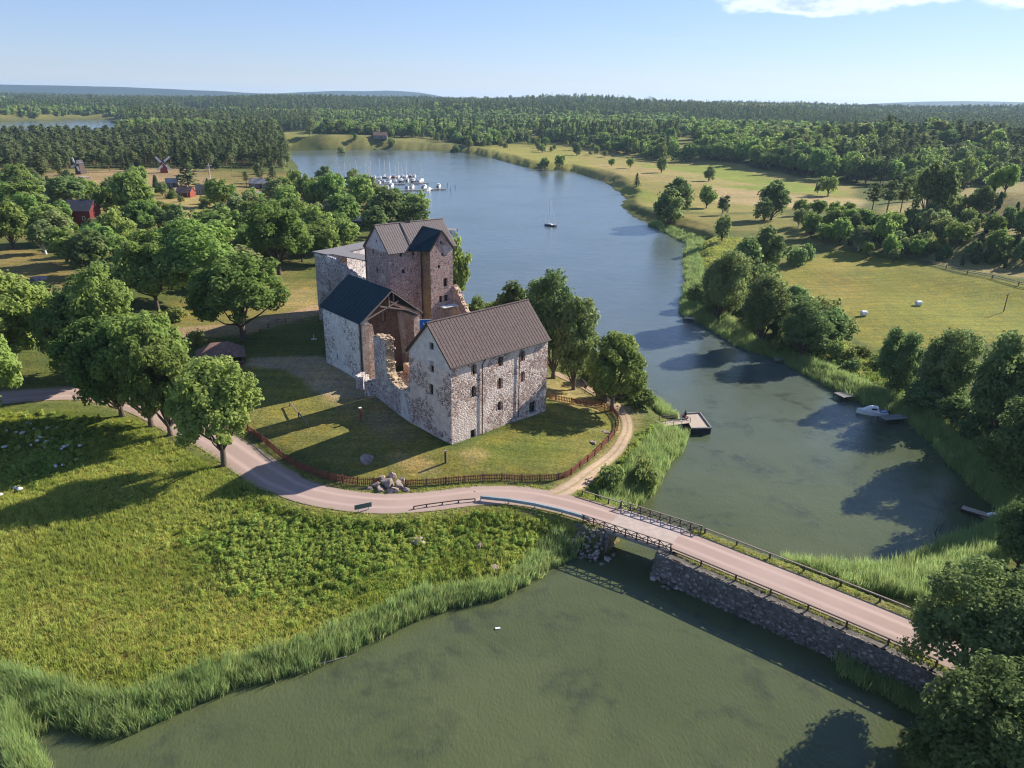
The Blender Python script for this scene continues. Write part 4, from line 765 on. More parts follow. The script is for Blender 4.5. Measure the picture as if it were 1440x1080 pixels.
def broadleaf(seed, H=12., Rr=5., low=.25, ncl=80, per=90, size=.42, wood=True, cr=1.15, squash=.9, flat=0):
    """trunk with limbs and a crown of leaf clusters; returns (V,F,tone), wood MB"""
    rs = np.random.RandomState(seed); cz = H*(low+1)/2; rz = H*(1-low)/2*1.0
    d = dirs(ncl*3, rs); d = d[d[:, 2] > -.75][:ncl]; ncl = len(d); rad = lobes(d, rs)*(.62+.38*rs.rand(ncl)**.6); inner = rs.rand(ncl) < .25; rad[inner] *= .55
    ctr = np.stack([d[:, 0]*Rr*rad, d[:, 1]*Rr*rad, cz+d[:, 2]*rz*rad*(1-cr/rz*.5)], 1); ctr[:, :2] *= (1-cr/Rr*.45)
    crs = cr*(.7+.6*rs.rand(ncl)); P, Nn, T, Sz = [], [], [], []
    for i in range(ncl):
        n = int(per*(crs[i]/cr)**2); q = dirs(n, rs); r = rs.rand(n)**.45; p = ctr[i]+q*r[:, None]*crs[i]*np.array([1, 1, squash]); out = p-np.array([0, 0, cz-rz*.3]); out /= np.linalg.norm(out, axis=1)[:, None]; nn = q*.55+out*.35+dirs(n, rs)*.6+np.array([0, 0, .25]); nn /= np.linalg.norm(nn, axis=1)[:, None]
        P.append(p); Nn.append(nn); T.append(np.full(n, rs.rand()*.45)+rs.rand(n)*.45); Sz.append(size*(.6+.8*rs.rand(n)))
    P = np.concatenate(P); Nn = np.concatenate(Nn); V, F = cards(P, Nn, np.concatenate(Sz), rs); tone = np.repeat(np.concatenate(T), 4)
    mb = MB()
    if wood:
        w = H*.028; fork = H*(low*.8+.05); mb.tube([(0, 0, -.4), (0, 0, .3), (H*.004, 0, fork), (H*.01, H*.01, H*.55), (0, 0, H*.8)], [w*1.35, w, w*.8, w*.5, w*.12], 7)
        for i in rs.choice(ncl, min(ncl, 13), replace=False):
            c = ctr[i]; z0 = fork*(.8+.5*rs.rand()); st = np.array((0, 0, min(z0, c[2]*.8))); mid = (st+c)/2+np.array((0, 0, -.08*H*rs.rand())); mb.tube([st, mid, c], [w*.42, w*.26, w*.08], 5, caps=False)
    return (V, F, tone), mb
def conifer(seed, H=18., Rr=3.6, kind='pine', whorls=16, per=26, size=1.1, wood=True):
    rs = np.random.RandomState(seed); P, Nn, Sz, T = [], [], [], []
    low = .42 if kind == 'pine' else .08; mb = MB(); w = H*.016
    for i in range(whorls):
        k = (i+.5)/whorls; z = H*(low+(1-low)*k)
        r = Rr*((1-k)**.85+.06) if kind == 'spruce' else Rr*(math.sin(math.pi*min(1, (.18+.72*k)))**.8)*(1 if k < .85 else .7)
        nb = max(3, int(7*(1-k*.6))); a0 = rs.rand()*6.3
        for j in range(nb):
            a = a0+6.283*j/nb+rs.uniform(-.35, .35); rr = r*(.65+.5*rs.rand()); n = max(2, int(per/nb)); t = rs.rand(n)**.7; droop = -.28 if kind == 'spruce' else .18
            p = np.stack([np.cos(a)*rr*t, np.sin(a)*rr*t, z+droop*rr*t+rs.normal(size=n)*.25], 1)+rs.normal(size=(n, 3))*np.array([.25, .25, .12])*(Rr/3.6)*(1.6 if kind == 'pine' else 1)
            nn = np.stack([np.cos(a)*np.full(n, .35), np.sin(a)*np.full(n, .35), np.full(n, .75)], 1)+dirs(n, rs)*.55; nn /= np.linalg.norm(nn, axis=1)[:, None]; P.append(p); Nn.append(nn); Sz.append(size*(.6+.7*rs.rand(n))*(1 if kind == 'pine' else .75+.5*(1-k))); T.append(np.full(n, rs.rand()*.5)+rs.rand(n)*.4)
            if wood and kind == 'pine' and rs.rand() < .4: mb.tube([(0, 0, z-.3), (math.cos(a)*rr*.7, math.sin(a)*rr*.7, z+droop*rr*.6)], [w*.3, w*.1], 4, caps=False)
    P = np.concatenate(P); V, F = cards(P, np.concatenate(Nn), np.concatenate(Sz), rs, .7)
    if wood: mb.tube([(0, 0, -.4), (0, 0, H*.5), (0, 0, H*.96)], [w, w*.7, w*.1], 6)
    return (V, F, np.repeat(np.concatenate(T), 4)), mb
def column(seed, H=5., Rr=.8, n=420, size=.32, pw=.5):
    rs = np.random.RandomState(seed); k = rs.rand(n); a = rs.rand(n)*6.283; prof = np.where(k < .3, .55+.45*k/.3, ((1-k)/.7)**pw); r = Rr*prof*(.7+.35*rs.rand(n)); P = np.stack([np.cos(a)*r, np.sin(a)*r, k*H*.98], 1)
    nn = np.stack([np.cos(a), np.sin(a), np.full(n, .45)], 1)+dirs(n, rs)*.5; nn /= np.linalg.norm(nn, axis=1)[:, None]; V, F = cards(P, nn, size*(.6+.8*rs.rand(n)), rs, 1.2); return (V, F, np.repeat(rs.rand(n)*.9, 4)), MB()
def tuft(seed, n=14, h=.55, w=.07, spread=.35, lean=.35, tip=.0):
    rs = np.random.RandomState(seed); V = []; F = []; T = []
    for i in range(n):
        a = rs.rand()*6.28; r = spread*rs.rand()**.6; x, y = math.cos(a)*r, math.sin(a)*r; hh = h*(.6+.6*rs.rand()); b = rs.rand()*6.28; ln = lean*hh*(.3+rs.rand()); dx, dy = math.cos(b)*ln, math.sin(b)*ln; c = rs.rand()*3.14; wx, wy = math.cos(c)*w/2, math.sin(c)*w/2; k = len(V)
        V += [(x-wx, y-wy, -.1), (x+wx, y+wy, -.1), (x+dx*.45+wx*.8, y+dy*.45+wy*.8, hh*.65), (x+dx*.45-wx*.8, y+dy*.45-wy*.8, hh*.65), (x+dx+wx*.15, y+dy+wy*.15, hh), (x+dx-wx*.15, y+dy-wy*.15, hh)]; F += [(k, k+1, k+2, k+3), (k+3, k+2, k+4, k+5)]; T += [rs.rand()*.9]*6
    return (np.array(V), np.array(F), np.array(T)), MB()
PR = {}
def proto(key, gens, leaf, bark, joined):
    L_ = []
    for (g_, mb) in gens:
        V, F, T = g_; zt = float(np.percentile(V[:, 2], 99.5)); rr = float(np.percentile(np.hypot(V[:, 0], V[:, 1]), 97)); e = Proto(); e.h = zt; e.r = rr
        if joined: e.whole = make_mesh(key, V, F, T, [leaf, bark], extra=mb); e.crown = e.wood = None
        else:
            e.whole = None; e.crown = make_mesh('crown', V, F, T, [leaf]); e.wood = mb.mesh('trunk', bark) if mb.f else None
            if e.wood: e.wood.polygons.foreach_set('use_smooth', [True]*len(e.wood.polygons))
        L_.append(e)
    PR[key] = L_
proto('near_leafy', [broadleaf(100+i, 12, 5.2, .12, 120, 130, .30, cr=.95) for i in range(5)], L_ash, M_bark, False)
proto('near_dark', [broadleaf(120+i, 12, 4.6, .0, 115, 150, .28, cr=1.05) for i in range(3)], L_dark, M_bark, False)
proto('near_low', [broadleaf(150+i, 12, 5.2, .02, 125, 130, .30, cr=.98) for i in range(4)], L_ash, M_bark, False)
proto('close_dark', [broadleaf(140+i, 12, 5.2, .0, 165, 200, .19, cr=.9) for i in range(2)], L_dark, M_bark, False)
proto('mid_leafy', [broadleaf(200+i, 11, 4.8, .05, 75, 34, .62) for i in range(5)], L_ash, M_bark, False)
proto('mid_dark', [broadleaf(220+i, 12, 4.2, .0, 72, 34, .58) for i in range(4)], L_dark, M_bark, False)
proto('mid_pale', [broadleaf(240+i, 12, 3.6, .06, 60, 34, .6, cr=1.0) for i in range(3)], L_birch, M_barkb, False)
proto('mid_pine', [conifer(300+i, 17, 3.6, 'pine', 12, 34, 1.15) for i in range(5)], L_pine, M_barkl, True)
proto('mid_spruce', [conifer(320+i, 17, 3.2, 'spruce', 18, 26, 1.0) for i in range(3)], L_spruce, M_bark, True)
for kk_0, src_, lf_ in (('wood_leafy', (12.5, 5.4), L_ash), ('wood_dark', (12.5, 5.0), L_dark), ('wood_pale', (13, 3.9), L_birch)): proto(kk_0, [broadleaf(460+i, src_[0], src_[1], .03, 42, 24, 1.05, True, 1.45) for i in range(4)], lf_, M_bark, True)
proto('far_leafy', [broadleaf(400+i, 12, 5.4, .06, 16, 11, 2.3, False, 1.9) for i in range(4)], L_ash, M_bark, True)
proto('far_dark', [broadleaf(420+i, 12, 5.0, .06, 16, 11, 2.2, False, 1.9) for i in range(4)], L_dark, M_bark, True)
proto('far_pale', [broadleaf(440+i, 13, 4.2, .06, 14, 11, 2.1, False, 1.8) for i in range(3)], L_birch, M_bark, True)
proto('far_pine', [conifer(500+i, 17, 3.8, 'pine', 6, 16, 2.0, False) for i in range(4)], L_pine, M_barkl, True)
proto('far_spruce', [conifer(520+i, 18, 3.4, 'spruce', 9, 11, 1.9, False) for i in range(4)], L_spruce, M_bark, True)
proto('juniper', [column(600+i, 5, .85) for i in range(4)], L_jun, M_bark, True)
proto('shrub', [broadleaf(620+i, 3.0, 2.2, -.25, 26, 34, .34, False, .75) for i in range(4)], L_shrub, M_bark, True)
proto('dark_shrub', [broadleaf(640+i, 3.0, 2.2, -.25, 26, 34, .36, False, .75) for i in range(3)], L_dark, M_bark, True)
LANDM = [('dark red barn', 119, 318), ('red cabin', 262, 277), ('long farm house', 366, 264), ('bare rock in the wood', 205, 340), ('red kiosk', 312, 512), ('dark boathouse', 508, 318), ('curtain wall', 448, 470), ('lone round tree in the clearing', 313, 293), ('left house with pale roof', 4, 262), ('dry grassy bank', 60, 390), ('sunlit lane', 110, 405), ('hay field corner', 1130, 372), ('three dark pines', 1245, 302), ('light flat-topped slope tree', 1347, 346), ('field fence end', 1432, 402), ('shortest east jetty', 985, 448), ('narrow grey jetty', 1110, 502), ('moored motorboat', 1226, 580), ('long low jetty', 1390, 725), ('dark two-tree point', 940, 312), ('far brown farm building', 535, 196), ('far red-roofed farm', 775, 190), ('two round lakehead trees', 776, 238)]
LM = [(n_, *ground(x, y)[:2]) for n_, x, y in LANDM]
def where(x, y):
    n_, a, b = min(LM, key=lambda q: (q[1]-x)**2+(q[2]-y)**2); dx_, dy_ = x-a, y-b; far_ = math.hypot(dx_, dy_) > 18; pre = 'well ' if far_ else 'just '
    w_ = ('right of' if dx_ > 0 else 'left of') if abs(dx_) > abs(dy_) else ('behind' if dy_ > 0 else 'in front of')
    return pre+w_+' the '+n_
def size_word(H, a=5, b=8): return 'small' if H < a else ('middle-sized' if H < b else 'tall')
NCOUNT = {}
def put_tree(key, X, Y, Z, H, Rad, name, label=None, cat='tree', group=None, variant=None, lean=0.0):
    i = NCOUNT.get(key, 0); NCOUNT[key] = i+1; e = PR[key][(variant if variant is not None else R.randrange(len(PR[key]))) % len(PR[key])]; sx = Rad/e.r; sz = H/e.h
    if e.whole is not None: o = bpy.data.objects.new(name, e.whole); C.objects.link(o); root = o
    else:
        root = bpy.data.objects.new(name, None); C.objects.link(root); root.empty_display_size = .3
        c = bpy.data.objects.new('crown', e.crown); C.objects.link(c); c.parent = root
        if e.wood: w = bpy.data.objects.new('trunk', e.wood); C.objects.link(w); w.parent = root
    root.location = (X, Y, Z-.05); root.scale = (sx*R.uniform(.93, 1.07), sx*R.uniform(.93, 1.07), sz); root.rotation_euler = (R.uniform(-.03, .03), R.uniform(-.03, .03), R.uniform(0, 6.28)); tag(root, label, cat, group); return root
def tree_px(key, bx, by, ty, wpx, label, name='leafy_tree', cat='tree', group=None, cx=None):
    g = ground(bx, by); H = max(1.2, height_over(bx, ty, g[0], g[1])-g[2]); zc_ = math.hypot(g[0], g[1]); f = np.array([0, math.cos(PITCH), -math.sin(PITCH)]); depth = np.array([g[0], g[1], g[2]+H*.6-CAMH])@f; Rad = max(.4, wpx/2*depth/FPX)
    return put_tree(key, g[0], g[1], g[2], H, Rad, name, label, cat, group)
G1 = 'trees around the castle and the road'; G2 = 'trees of the village wood'; G3 = 'trees along the east shore'; G4 = 'trees on the far meadows'; G5 = 'trees on the dry slope'
NEAR = [
 ('near_leafy',315,655,508,112,'round-crowned green tree alone at the edge of the gravel road below the castle',G1),
 ('near_low',213,600,446,124,'broad green tree between two others on the verge left of the road bend',G1),
 ('near_low',240,612,462,98,'rightmost of the three trees on the verge left of the road bend',G1),
 ('near_low',172,586,446,122,'leftmost of the three trees on the verge left of the road bend',G1),
 ('near_low',160,530,376,108,'tall light green tree rising behind the three roadside trees',G1),
 ('near_low',108,530,412,92,'medium dark green tree left of the tall tree by the road',G1),
 ('near_low',14,535,386,128,'large tree at the left edge of the picture beside the road',G1),
 ('near_leafy',342,480,360,130,'wide spreading tree with forked trunk beside the red kiosk',G1),
 ('near_leafy',282,430,312,122,'huge green crown behind the spreading tree near the kiosk',G1),
 ('near_leafy',222,436,328,96,'dense green tree left of the huge crown behind the kiosk',G1),
 ('near_leafy',393,386,288,92,'full green tree left of the curtain wall with a low dark limb',G1),
 ('near_dark',778,532,384,74,'tallest tree right of the castle wing, close to its far corner',G1),
 ('near_dark',806,548,420,66,'second tall tree right of the castle wing with a thick dark trunk',G1),
 ('near_leafy',860,578,470,86,'olive green tree standing by the fence bend above the jetty path',G1),
 ('mid_dark',718,476,396,46,'dark small-crowned tree peeping over the left of the wing roof ridge',G1),
 ('mid_dark',748,486,394,46,'rounded dark tree showing over the right of the wing roof ridge',G1),
 ('mid_leafy',641,432,334,40,'bright green tree squeezed against the right side of the keep',G1),
 ('close_dark',1364,975,798,200,'massive dark tree at the road end in the lower right corner',G3),
 ('close_dark',1372,1150,925,215,'dense dark tree overhanging the water in the bottom right corner',G3),
 ('close_dark',1460,1050,835,150,'dark tree cut by the right edge below the road end',G3),
 ('near_dark',1255,553,460,54,'slender dark tree, first of the row beyond the moored motorboat',G3),
 ('near_dark',1318,570,460,78,'broad dark tree, second of the row beyond the moored motorboat',G3),
 ('near_dark',1398,622,464,104,'largest dark tree of the shore row right of the motorboat',G3),
 ('near_dark',1452,640,490,100,'dark tree at the right edge behind the largest shore tree',G3),
 ('near_dark',1445,712,560,110,'dark tree overhanging the reeds at the right edge of the bay',G3),
 ('near_dark',1432,800,690,90,'dark tree leaning over the small jetty at the right edge',G3),
 ('near_dark',1010,453,354,66,'bushy dark tree at the water where the east shore bends',G3),
 ('near_dark',1070,482,388,62,'dark tree in the middle of the east shore clump',G3),
 ('near_dark',1126,502,424,62,'dark tree at the near end of the east shore clump',G3),
 ('mid_dark',1042,400,334,46,'mid-green tree behind the bushy tree at the shore bend',G3),
 ('mid_dark',1074,390,318,42,'tall dark tree with a bare dead stem beside it',G3),
 ('mid_dark',948,302,250,40,'taller of the two dark trees on the far shore point',G3),
 ('mid_dark',938,322,266,42,'nearer of the two dark trees on the far shore point',G3),
 ('mid_leafy',993,293,260,28,'round single tree on the shore meadow beyond the two dark trees',G4),
 ('mid_pale',1015,303,275,18,'thin pale tree right of the round meadow tree',G4),
 ('mid_dark',1084,309,254,40,'big dark round tree in the middle of the shore meadow',G4),
 ('mid_dark',1074,312,278,26,'small tree tucked against the big round meadow tree',G4),
 ('mid_dark',1015,340,302,22,'narrow brownish tree alone between shore and meadow',G4),
 ('mid_leafy',1125,304,280,26,'first of the row of small trees below the gravel field',G4),
 ('mid_leafy',1150,305,281,26,'second of the row of small trees below the gravel field',G4),
 ('mid_leafy',1172,307,283,24,'third of the row of small trees below the gravel field',G4),
 ('mid_leafy',1194,303,284,18,'last small tree of the row below the gravel field',G4),
 ('mid_dark',930,243,220,14,'pointed dark tree alone on the far meadow',G4),
 ('mid_dark',996,255,234,16,'small dark tree alone right of the middle of the far meadow',G4),
 ('mid_spruce',895,262,243,11,'little dark spruce near the far shore',G4),
 ('mid_leafy',886,237,222,12,'small round tree left of the pointed dark meadow tree',G4),
 ('mid_leafy',860,234,223,10,'tiny tree beside another on the far meadow left end',G4),
 ('mid_leafy',766,239,222,13,'left of two round trees at the head of the lake',G4),
 ('mid_leafy',786,238,218,17,'right of two round trees at the head of the lake',G4),
 ('mid_leafy',1164,276,248,27,'umbrella-shaped tree alone at the field edge',G4),
 ('mid_pale',1149,274,256,9,'young pale tree beside the umbrella-shaped tree',G4),
 ('mid_leafy',1347,346,313,38,'light green flat-topped tree on the dry slope',G5),
 ('mid_leafy',1400,357,322,33,'bright green tree among junipers at the right slope',G5),
 ('mid_leafy',1288,361,336,24,'rounded pale bush-like tree at the foot of the dry slope',G5),
 ('mid_leafy',1238,349,298,32,'bright tall leafy tree at the corner of the hay field',G5),
 ('mid_pale',1303,331,294,26,'fresh green tree half way up the dry slope',G5),
 ('mid_leafy',1180,345,308,29,'leafy tree above the left corner of the hay field',G5),
 ('mid_pale',1202,334,300,20,'greyish tree beside the leafy tree above the hay field',G5),
 ('mid_pale',1310,310,284,24,'pale round tree at the upper dry slope',G5),
 ('mid_dark',1300,304,226,38,'tall dark birch clump left half on the wooded edge',G5),
 ('mid_dark',1322,302,232,36,'tall dark birch clump right half on the wooded edge',G5),
 ('mid_leafy',1165,338,318,20,'low leafy tree at the slope foot left of the hay field corner',G5),
 ('mid_dark',1380,300,262,30,'dark tree at the wood edge above the junipers',G5),
 ('mid_leafy',1412,275,232,28,'light tree at the wood edge near the right side',G5),
 ('mid_leafy',1395,278,236,24,'second light tree at the wood edge near the right side',G5),
 ('mid_leafy',1436,330,290,26,'green tree at the right edge on the dry slope',G5),
 ('mid_leafy',152,306,264,37,'round light green tree right of the dark red barn',G2),
 ('mid_leafy',190,313,242,54,'tall broad green tree in the middle of the village',G2),
 ('mid_dark',95,291,248,50,'dark dense tree behind the dark red barn',G2),
 ('mid_leafy',26,264,231,32,'round tree beside the grey roof at the left edge',G2),
 ('mid_leafy',34,307,256,64,'wide tree at the far left of the village',G2),
 ('mid_leafy',18,350,283,54,'bright green tree at the left edge above the dry bank',G2),
 ('mid_leafy',65,342,289,52,'green tree right of the bright one above the dry bank',G2),
 ('mid_leafy',89,324,281,34,'tree covering the left end of the dark red barn',G2),
 ('mid_leafy',95,372,320,54,'light tree below the dark red barn',G2),
 ('mid_dark',132,390,322,56,'dark tree at the lane right below the barn',G2),
 ('mid_leafy',166,360,294,50,'tree right of the dark red barn with loose crown',G2),
 ('mid_dark',225,326,290,28,'small dark tree at the edge of the village clearing',G2),
 ('mid_dark',250,328,287,30,'very dark round tree at the edge of the village clearing',G2),
 ('mid_leafy',313,293,252,42,'perfectly rounded tree alone in the village clearing',G2),
 ('mid_leafy',356,294,265,32,'tree in front of the grey farm roofs',G2),
 ('mid_leafy',200,394,346,56,'spreading low tree above the sunlit lane',G2),
 ('mid_pale',226,360,324,34,'greyish pale tree beside the bare rock',G2),
 ('mid_leafy',310,352,294,66,'light crown just above the huge tree by the kiosk',G2),
 ('mid_leafy',346,345,300,60,'green crown left of the full tree near the curtain wall',G2),
 ('mid_leafy',470,302,243,40,'tall rounded tree near the marina at the wood edge',G2),
 ('mid_leafy',505,298,247,38,'rounded tree with visible trunk above the boathouse',G2),
 ('mid_dark',545,320,267,58,'large dark tree directly behind the keep roof',G2),
 ('mid_dark',585,318,276,38,'ragged dark tree at the waterside right of the keep roof',G2),
 ('mid_leafy',567,318,284,26,'olive tree between two dark ones behind the keep roof',G2),
 ('mid_leafy',482,325,274,44,'pale green tree left of the boathouse',G2),
 ('mid_leafy',486,352,308,50,'green tree just left of the keep roof',G2),
 ('mid_leafy',445,300,252,42,'tree over the shore path near the marina',G2),
 ('mid_leafy',415,330,278,46,'tree at the left of the marina wood',G2),
 ('mid_leafy',445,335,290,46,'tree in the middle of the marina wood',G2),
 ('mid_leafy',460,372,318,46,'bright tree behind the curtain wall corner',G2),
 ('mid_leafy',425,368,312,44,'tree left of the curtain wall corner',G2),
 ('mid_leafy',405,302,262,36,'tree where the pines end by the lake',G2),
 ('mid_leafy',430,285,246,30,'lakeside tree at the end of the pine wood',G2),
 ('mid_leafy',380,322,280,40,'tree below the grey farm roofs',G2),
 ('mid_dark',262,372,330,44,'dark tree at the shaded lane in the wood',G2),
 ('mid_leafy',252,398,350,46,'tree left of the huge crown near the kiosk',G2),
 ('mid_leafy',60,450,400,60,'tree behind the large tree at the left edge',G2),
 ('mid_leafy',118,425,384,40,'tree at the end of the sunlit lane',G2),
 ('mid_leafy',-40,480,380,120,'tree outside the left edge shading the verge',G2),
 ('near_leafy',-60,640,470,130,'tree beyond the left edge shading the stony verge',G1),
 ('near_leafy',-20,600,450,110,'tree at the left edge shading the stony verge',G1),
]
for key, bx, by, ty, w, lab, grp in NEAR: tree_px(key, bx, by, ty, w, lab, 'spruce_tree' if 'spruce' in key else 'leafy_tree', 'tree', grp)
E_ = [(1225,302,256,26,'left'),(1246,302,253,28,'middle'),(1266,299,256,26,'right')]
for bx, by, ty, w, s_ in E_: tree_px('mid_pine', bx, by, ty, w, f'{s_} one of three dark pines at the upper field corner', 'pine_tree', 'tree', G5)
tree_px('mid_spruce', 265, 262, 205, 30, 'tall dark spruce in the village right of the red windmill', 'spruce_tree', 'tree', G2); tree_px('mid_pine', 61, 264, 218, 24, 'single pine left of the dark windmill', 'pine_tree', 'tree', G2)
tree_px('mid_spruce', 1376, 198, 170, 14, 'yellow-green spruce on the wooded hill', 'spruce_tree', 'tree', G5)
JP = [(1225,445,310,22),(1010,410,345,26),(1125,370,300,28),(1160,430,340,40),(1090,400,350,30),(1260,290,235,22),(880,505,400,34),(930,465,360,36),(790,490,400,26),(740,492,362,44),(675,530,440,36),(850,600,530,34),(935,622,530,52),(1150,640,510,50),(1340,440,340,40),(1392,545,455,40),(1182,520,450,40),(1310,460,350,30),(630,522,470,24),(402,530,480,30),(190,418,345,34),(158,385,350,18),(1375,430,370,40),(1420,450,400,30),(950,400,340,26),(1045,330,290,26),(400,400,330,40),(300,360,300,26),(1235,560,500,30),(1300,500,455,26)]
for i, (x, b, t_, w) in enumerate(JP):
    X_, B_, T_ = 1100+x/4.235, 220+b/4.235, 220+t_/4.235
    side = 'left' if X_ < 1230 else ('middle' if X_ < 1330 else 'right')
    lab = {0: 'tallest slim juniper standing alone on the dry slope', 7: 'tall juniper beside the fresh green tree on the slope', 12: 'broad dark juniper clump at the hay field edge', 13: 'dark juniper thicket lowest on the right slope', 20: 'dark juniper under the row of small trees'}.get(i, f'dark columnar juniper on the {side} part of the dry slope')
    tree_px('juniper', X_, B_, T_, w/4.235, lab, 'juniper', 'juniper', 'junipers on the dry slope')
for i, (x, b, t_, w, lab) in enumerate([(69,268,247,8,'juniper by the village path left of the red cabin'),(221,271,246,10,'dark juniper left of the red cabin'),(243,279,262,11,'rounded juniper right beside the red cabin'),(407,264,251,8,'slim juniper at the lake end of the village'),(418,264,249,9,'second slim juniper at the lake end of the village'),(292,262,250,5,'little juniper near the white pole')]): tree_px('juniper', x, b, t_, w, lab, 'juniper', 'juniper', 'junipers in the village')
SHR = [('shrub',850,560,528,40,'green bush under the trees right of the castle wing'),('shrub',880,556,520,46,'bush between the jetty tree and the water'),('shrub',905,572,548,40,'pale bush beside the start of the jetty'),('shrub',835,535,505,36,'bush behind the second tall tree by the wing'),('shrub',900,680,640,40,'olive bush at the water between path and bridge'),('shrub',858,690,655,44,'grey-green bush inside the reeds by the bridge'),('shrub',905,695,655,38,'grey-green bush nearest the water by the bridge'),
 ('dark_shrub',1118,372,346,34,'dark bush at the left corner of the hay field'),('dark_shrub',1135,366,342,18,'brown-green bush beside the dark bush at the field corner'),('shrub',1195,508,488,26,'bush by the footpath below the hay field'),('shrub',1240,515,500,40,'low hedge part at the lower edge of the hay field'),('shrub',1210,500,486,30,'hedge part near the footpath bend'),('shrub',1262,525,505,34,'hedge part beside the first shore row tree'),('dark_shrub',1195,520,504,26,'dark bush above the reeds beyond the jetties'),
 ('shrub',1262,552,530,40,'sunlit bush behind the motorboat jetty'),('shrub',690,440,424,30,'green bank bush right of the stepped ruin'),('shrub',672,436,415,26,'bush at the foot of the stepped ruin'),('shrub',285,548,520,30,'bush behind the red kiosk hidden by the roadside trees'),('shrub',278,486,462,26,'yellow-green sapling left of the kiosk roof'),('shrub',760,236,228,14,'far bush at the head of the lake'),('dark_shrub',480,216,206,12,'dark bush on the far shore left'),('dark_shrub',640,214,204,14,'dark bush on the far shore middle')]
for key, bx, by, ty, w, lab in SHR: tree_px(key, bx, by, ty, w, lab, 'shrub', 'bush', 'bushes and shrubs')
# ------------------------------------------------------------------ woods
def scatter_obj(name, pts, scl, rz, pick, meshes, label=None, cat=None, kind='stuff', tilt=None):
    col_ = bpy.data.collections.new(name+'_kinds')
    for i, m in enumerate(meshes):
        o = bpy.data.objects.new('%s_%02d' % (name, i), m); col_.objects.link(o)
    me = bpy.data.meshes.new(name); me.vertices.add(len(pts)); me.vertices.foreach_set('co', np.asarray(pts, np.float32).ravel())
    a = me.attributes.new('scl', 'FLOAT_VECTOR', 'POINT'); a.data.foreach_set('vector', np.asarray(scl, np.float32).ravel())
    rot = np.zeros((len(pts), 3), np.float32); rot[:, 2] = rz
    if tilt is not None: rot[:, :2] = tilt
    a = me.attributes.new('rot', 'FLOAT_VECTOR', 'POINT'); a.data.foreach_set('vector', rot.ravel()); a = me.attributes.new('pick', 'INT', 'POINT'); a.data.foreach_set('value', np.asarray(pick, np.int32))
    o = bpy.data.objects.new(name, me); C.objects.link(o); ng = bpy.data.node_groups.new(name, 'GeometryNodeTree'); ng.interface.new_socket('Geometry', in_out='INPUT', socket_type='NodeSocketGeometry'); ng.interface.new_socket('Geometry', in_out='OUTPUT', socket_type='NodeSocketGeometry')
    n, l = ng.nodes, ng.links; gi = n.new('NodeGroupInput'); go = n.new('NodeGroupOutput'); ci = n.new('GeometryNodeCollectionInfo'); ci.inputs[0].default_value = col_; ci.inputs[1].default_value = True; ci.inputs[2].default_value = True
    ip = n.new('GeometryNodeInstanceOnPoints'); ip.inputs['Pick Instance'].default_value = True
    def na(nm, ty):
        q = n.new('GeometryNodeInputNamedAttribute'); q.data_type = ty; q.inputs[0].default_value = nm; return q.outputs[0]
    l.new(gi.outputs[0], ip.inputs['Points']); l.new(ci.outputs[0], ip.inputs['Instance']); l.new(na('pick', 'INT'), ip.inputs['Instance Index']); l.new(na('scl', 'FLOAT_VECTOR'), ip.inputs['Scale'])
    er = n.new('FunctionNodeEulerToRotation'); l.new(na('rot', 'FLOAT_VECTOR'), er.inputs[0]); l.new(er.outputs[0], ip.inputs['Rotation']); l.new(ip.outputs[0], go.inputs[0])
    md = o.modifiers.new('scatter', 'NODES'); md.node_group = ng; tag(o, label, cat, None, kind); return o
OPEN = [np.array(pw(q)) for q in (
 [(1090,395),(1130,365),(1180,350),(1260,365),(1340,385),(1440,400),(1600,420),(1600,560),(1440,482),(1300,490),(1230,492),(1160,455)],
 [(1150,345),(1230,300),(1330,270),(1440,250),(1700,240),(1700,420),(1440,392),(1340,376),(1240,352)],
 [(660,207),(740,196),(820,205),(900,222),(950,228),(1000,225),(1100,240),(1200,262),(1215,285),(1195,300),(1100,310),(1160,345),(1060,340),(1000,330),(900,300),(860,262),(800,243),(740,236),(690,222)],
 [(955,193),(980,190),(985,222),(950,230),(935,222)],
 [(735,184),(800,180),(800,190),(735,194)],[(385,186),(440,184),(440,196),(385,198)],[(460,207),(640,207),(640,198),(560,193),(470,200)],[(250,150),(330,148),(330,156),(250,158)])]
def visible_band(X, Y): return np.abs(np.arctan2(X, Y)) < math.radians(52)
def jit_grid(x0, x1, y0, y1, s, rs):
    x = np.arange(x0, x1, s); y = np.arange(y0, y1, s); X, Y = np.meshgrid(x, y); X = X.ravel()+rs.uniform(-.45, .45, X.size)*s; Y = Y.ravel()+rs.uniform(-.45, .45, Y.size)*s; return X, Y
rs = np.random.RandomState(77)
WP, WD = [], []
for (d0, d1, s) in ((330, 900, 8.2), (900, 1600, 9.5), (1600, 2800, 13), (2800, 6500, 30)):
    X, Y = jit_grid(-d1, d1, 0, d1, s, rs); D = np.hypot(X, Y); m = (D >= d0) & (D < d1) & visible_band(X, Y); X, Y = X[m], Y[m]; P = np.stack([X, Y], 1); sd = -water_sd(P); m = sd > 5+rs.rand(len(P))*4
    for q in OPEN: m &= seg_sd(P, q) < 1.5
    WP.append(P[m]); WD.append(np.full(m.sum(), s))
P = np.concatenate(WP); SP = np.concatenate(WD); D = np.hypot(P[:, 0], P[:, 1]); Zg = hz(P[:, 0], P[:, 1])
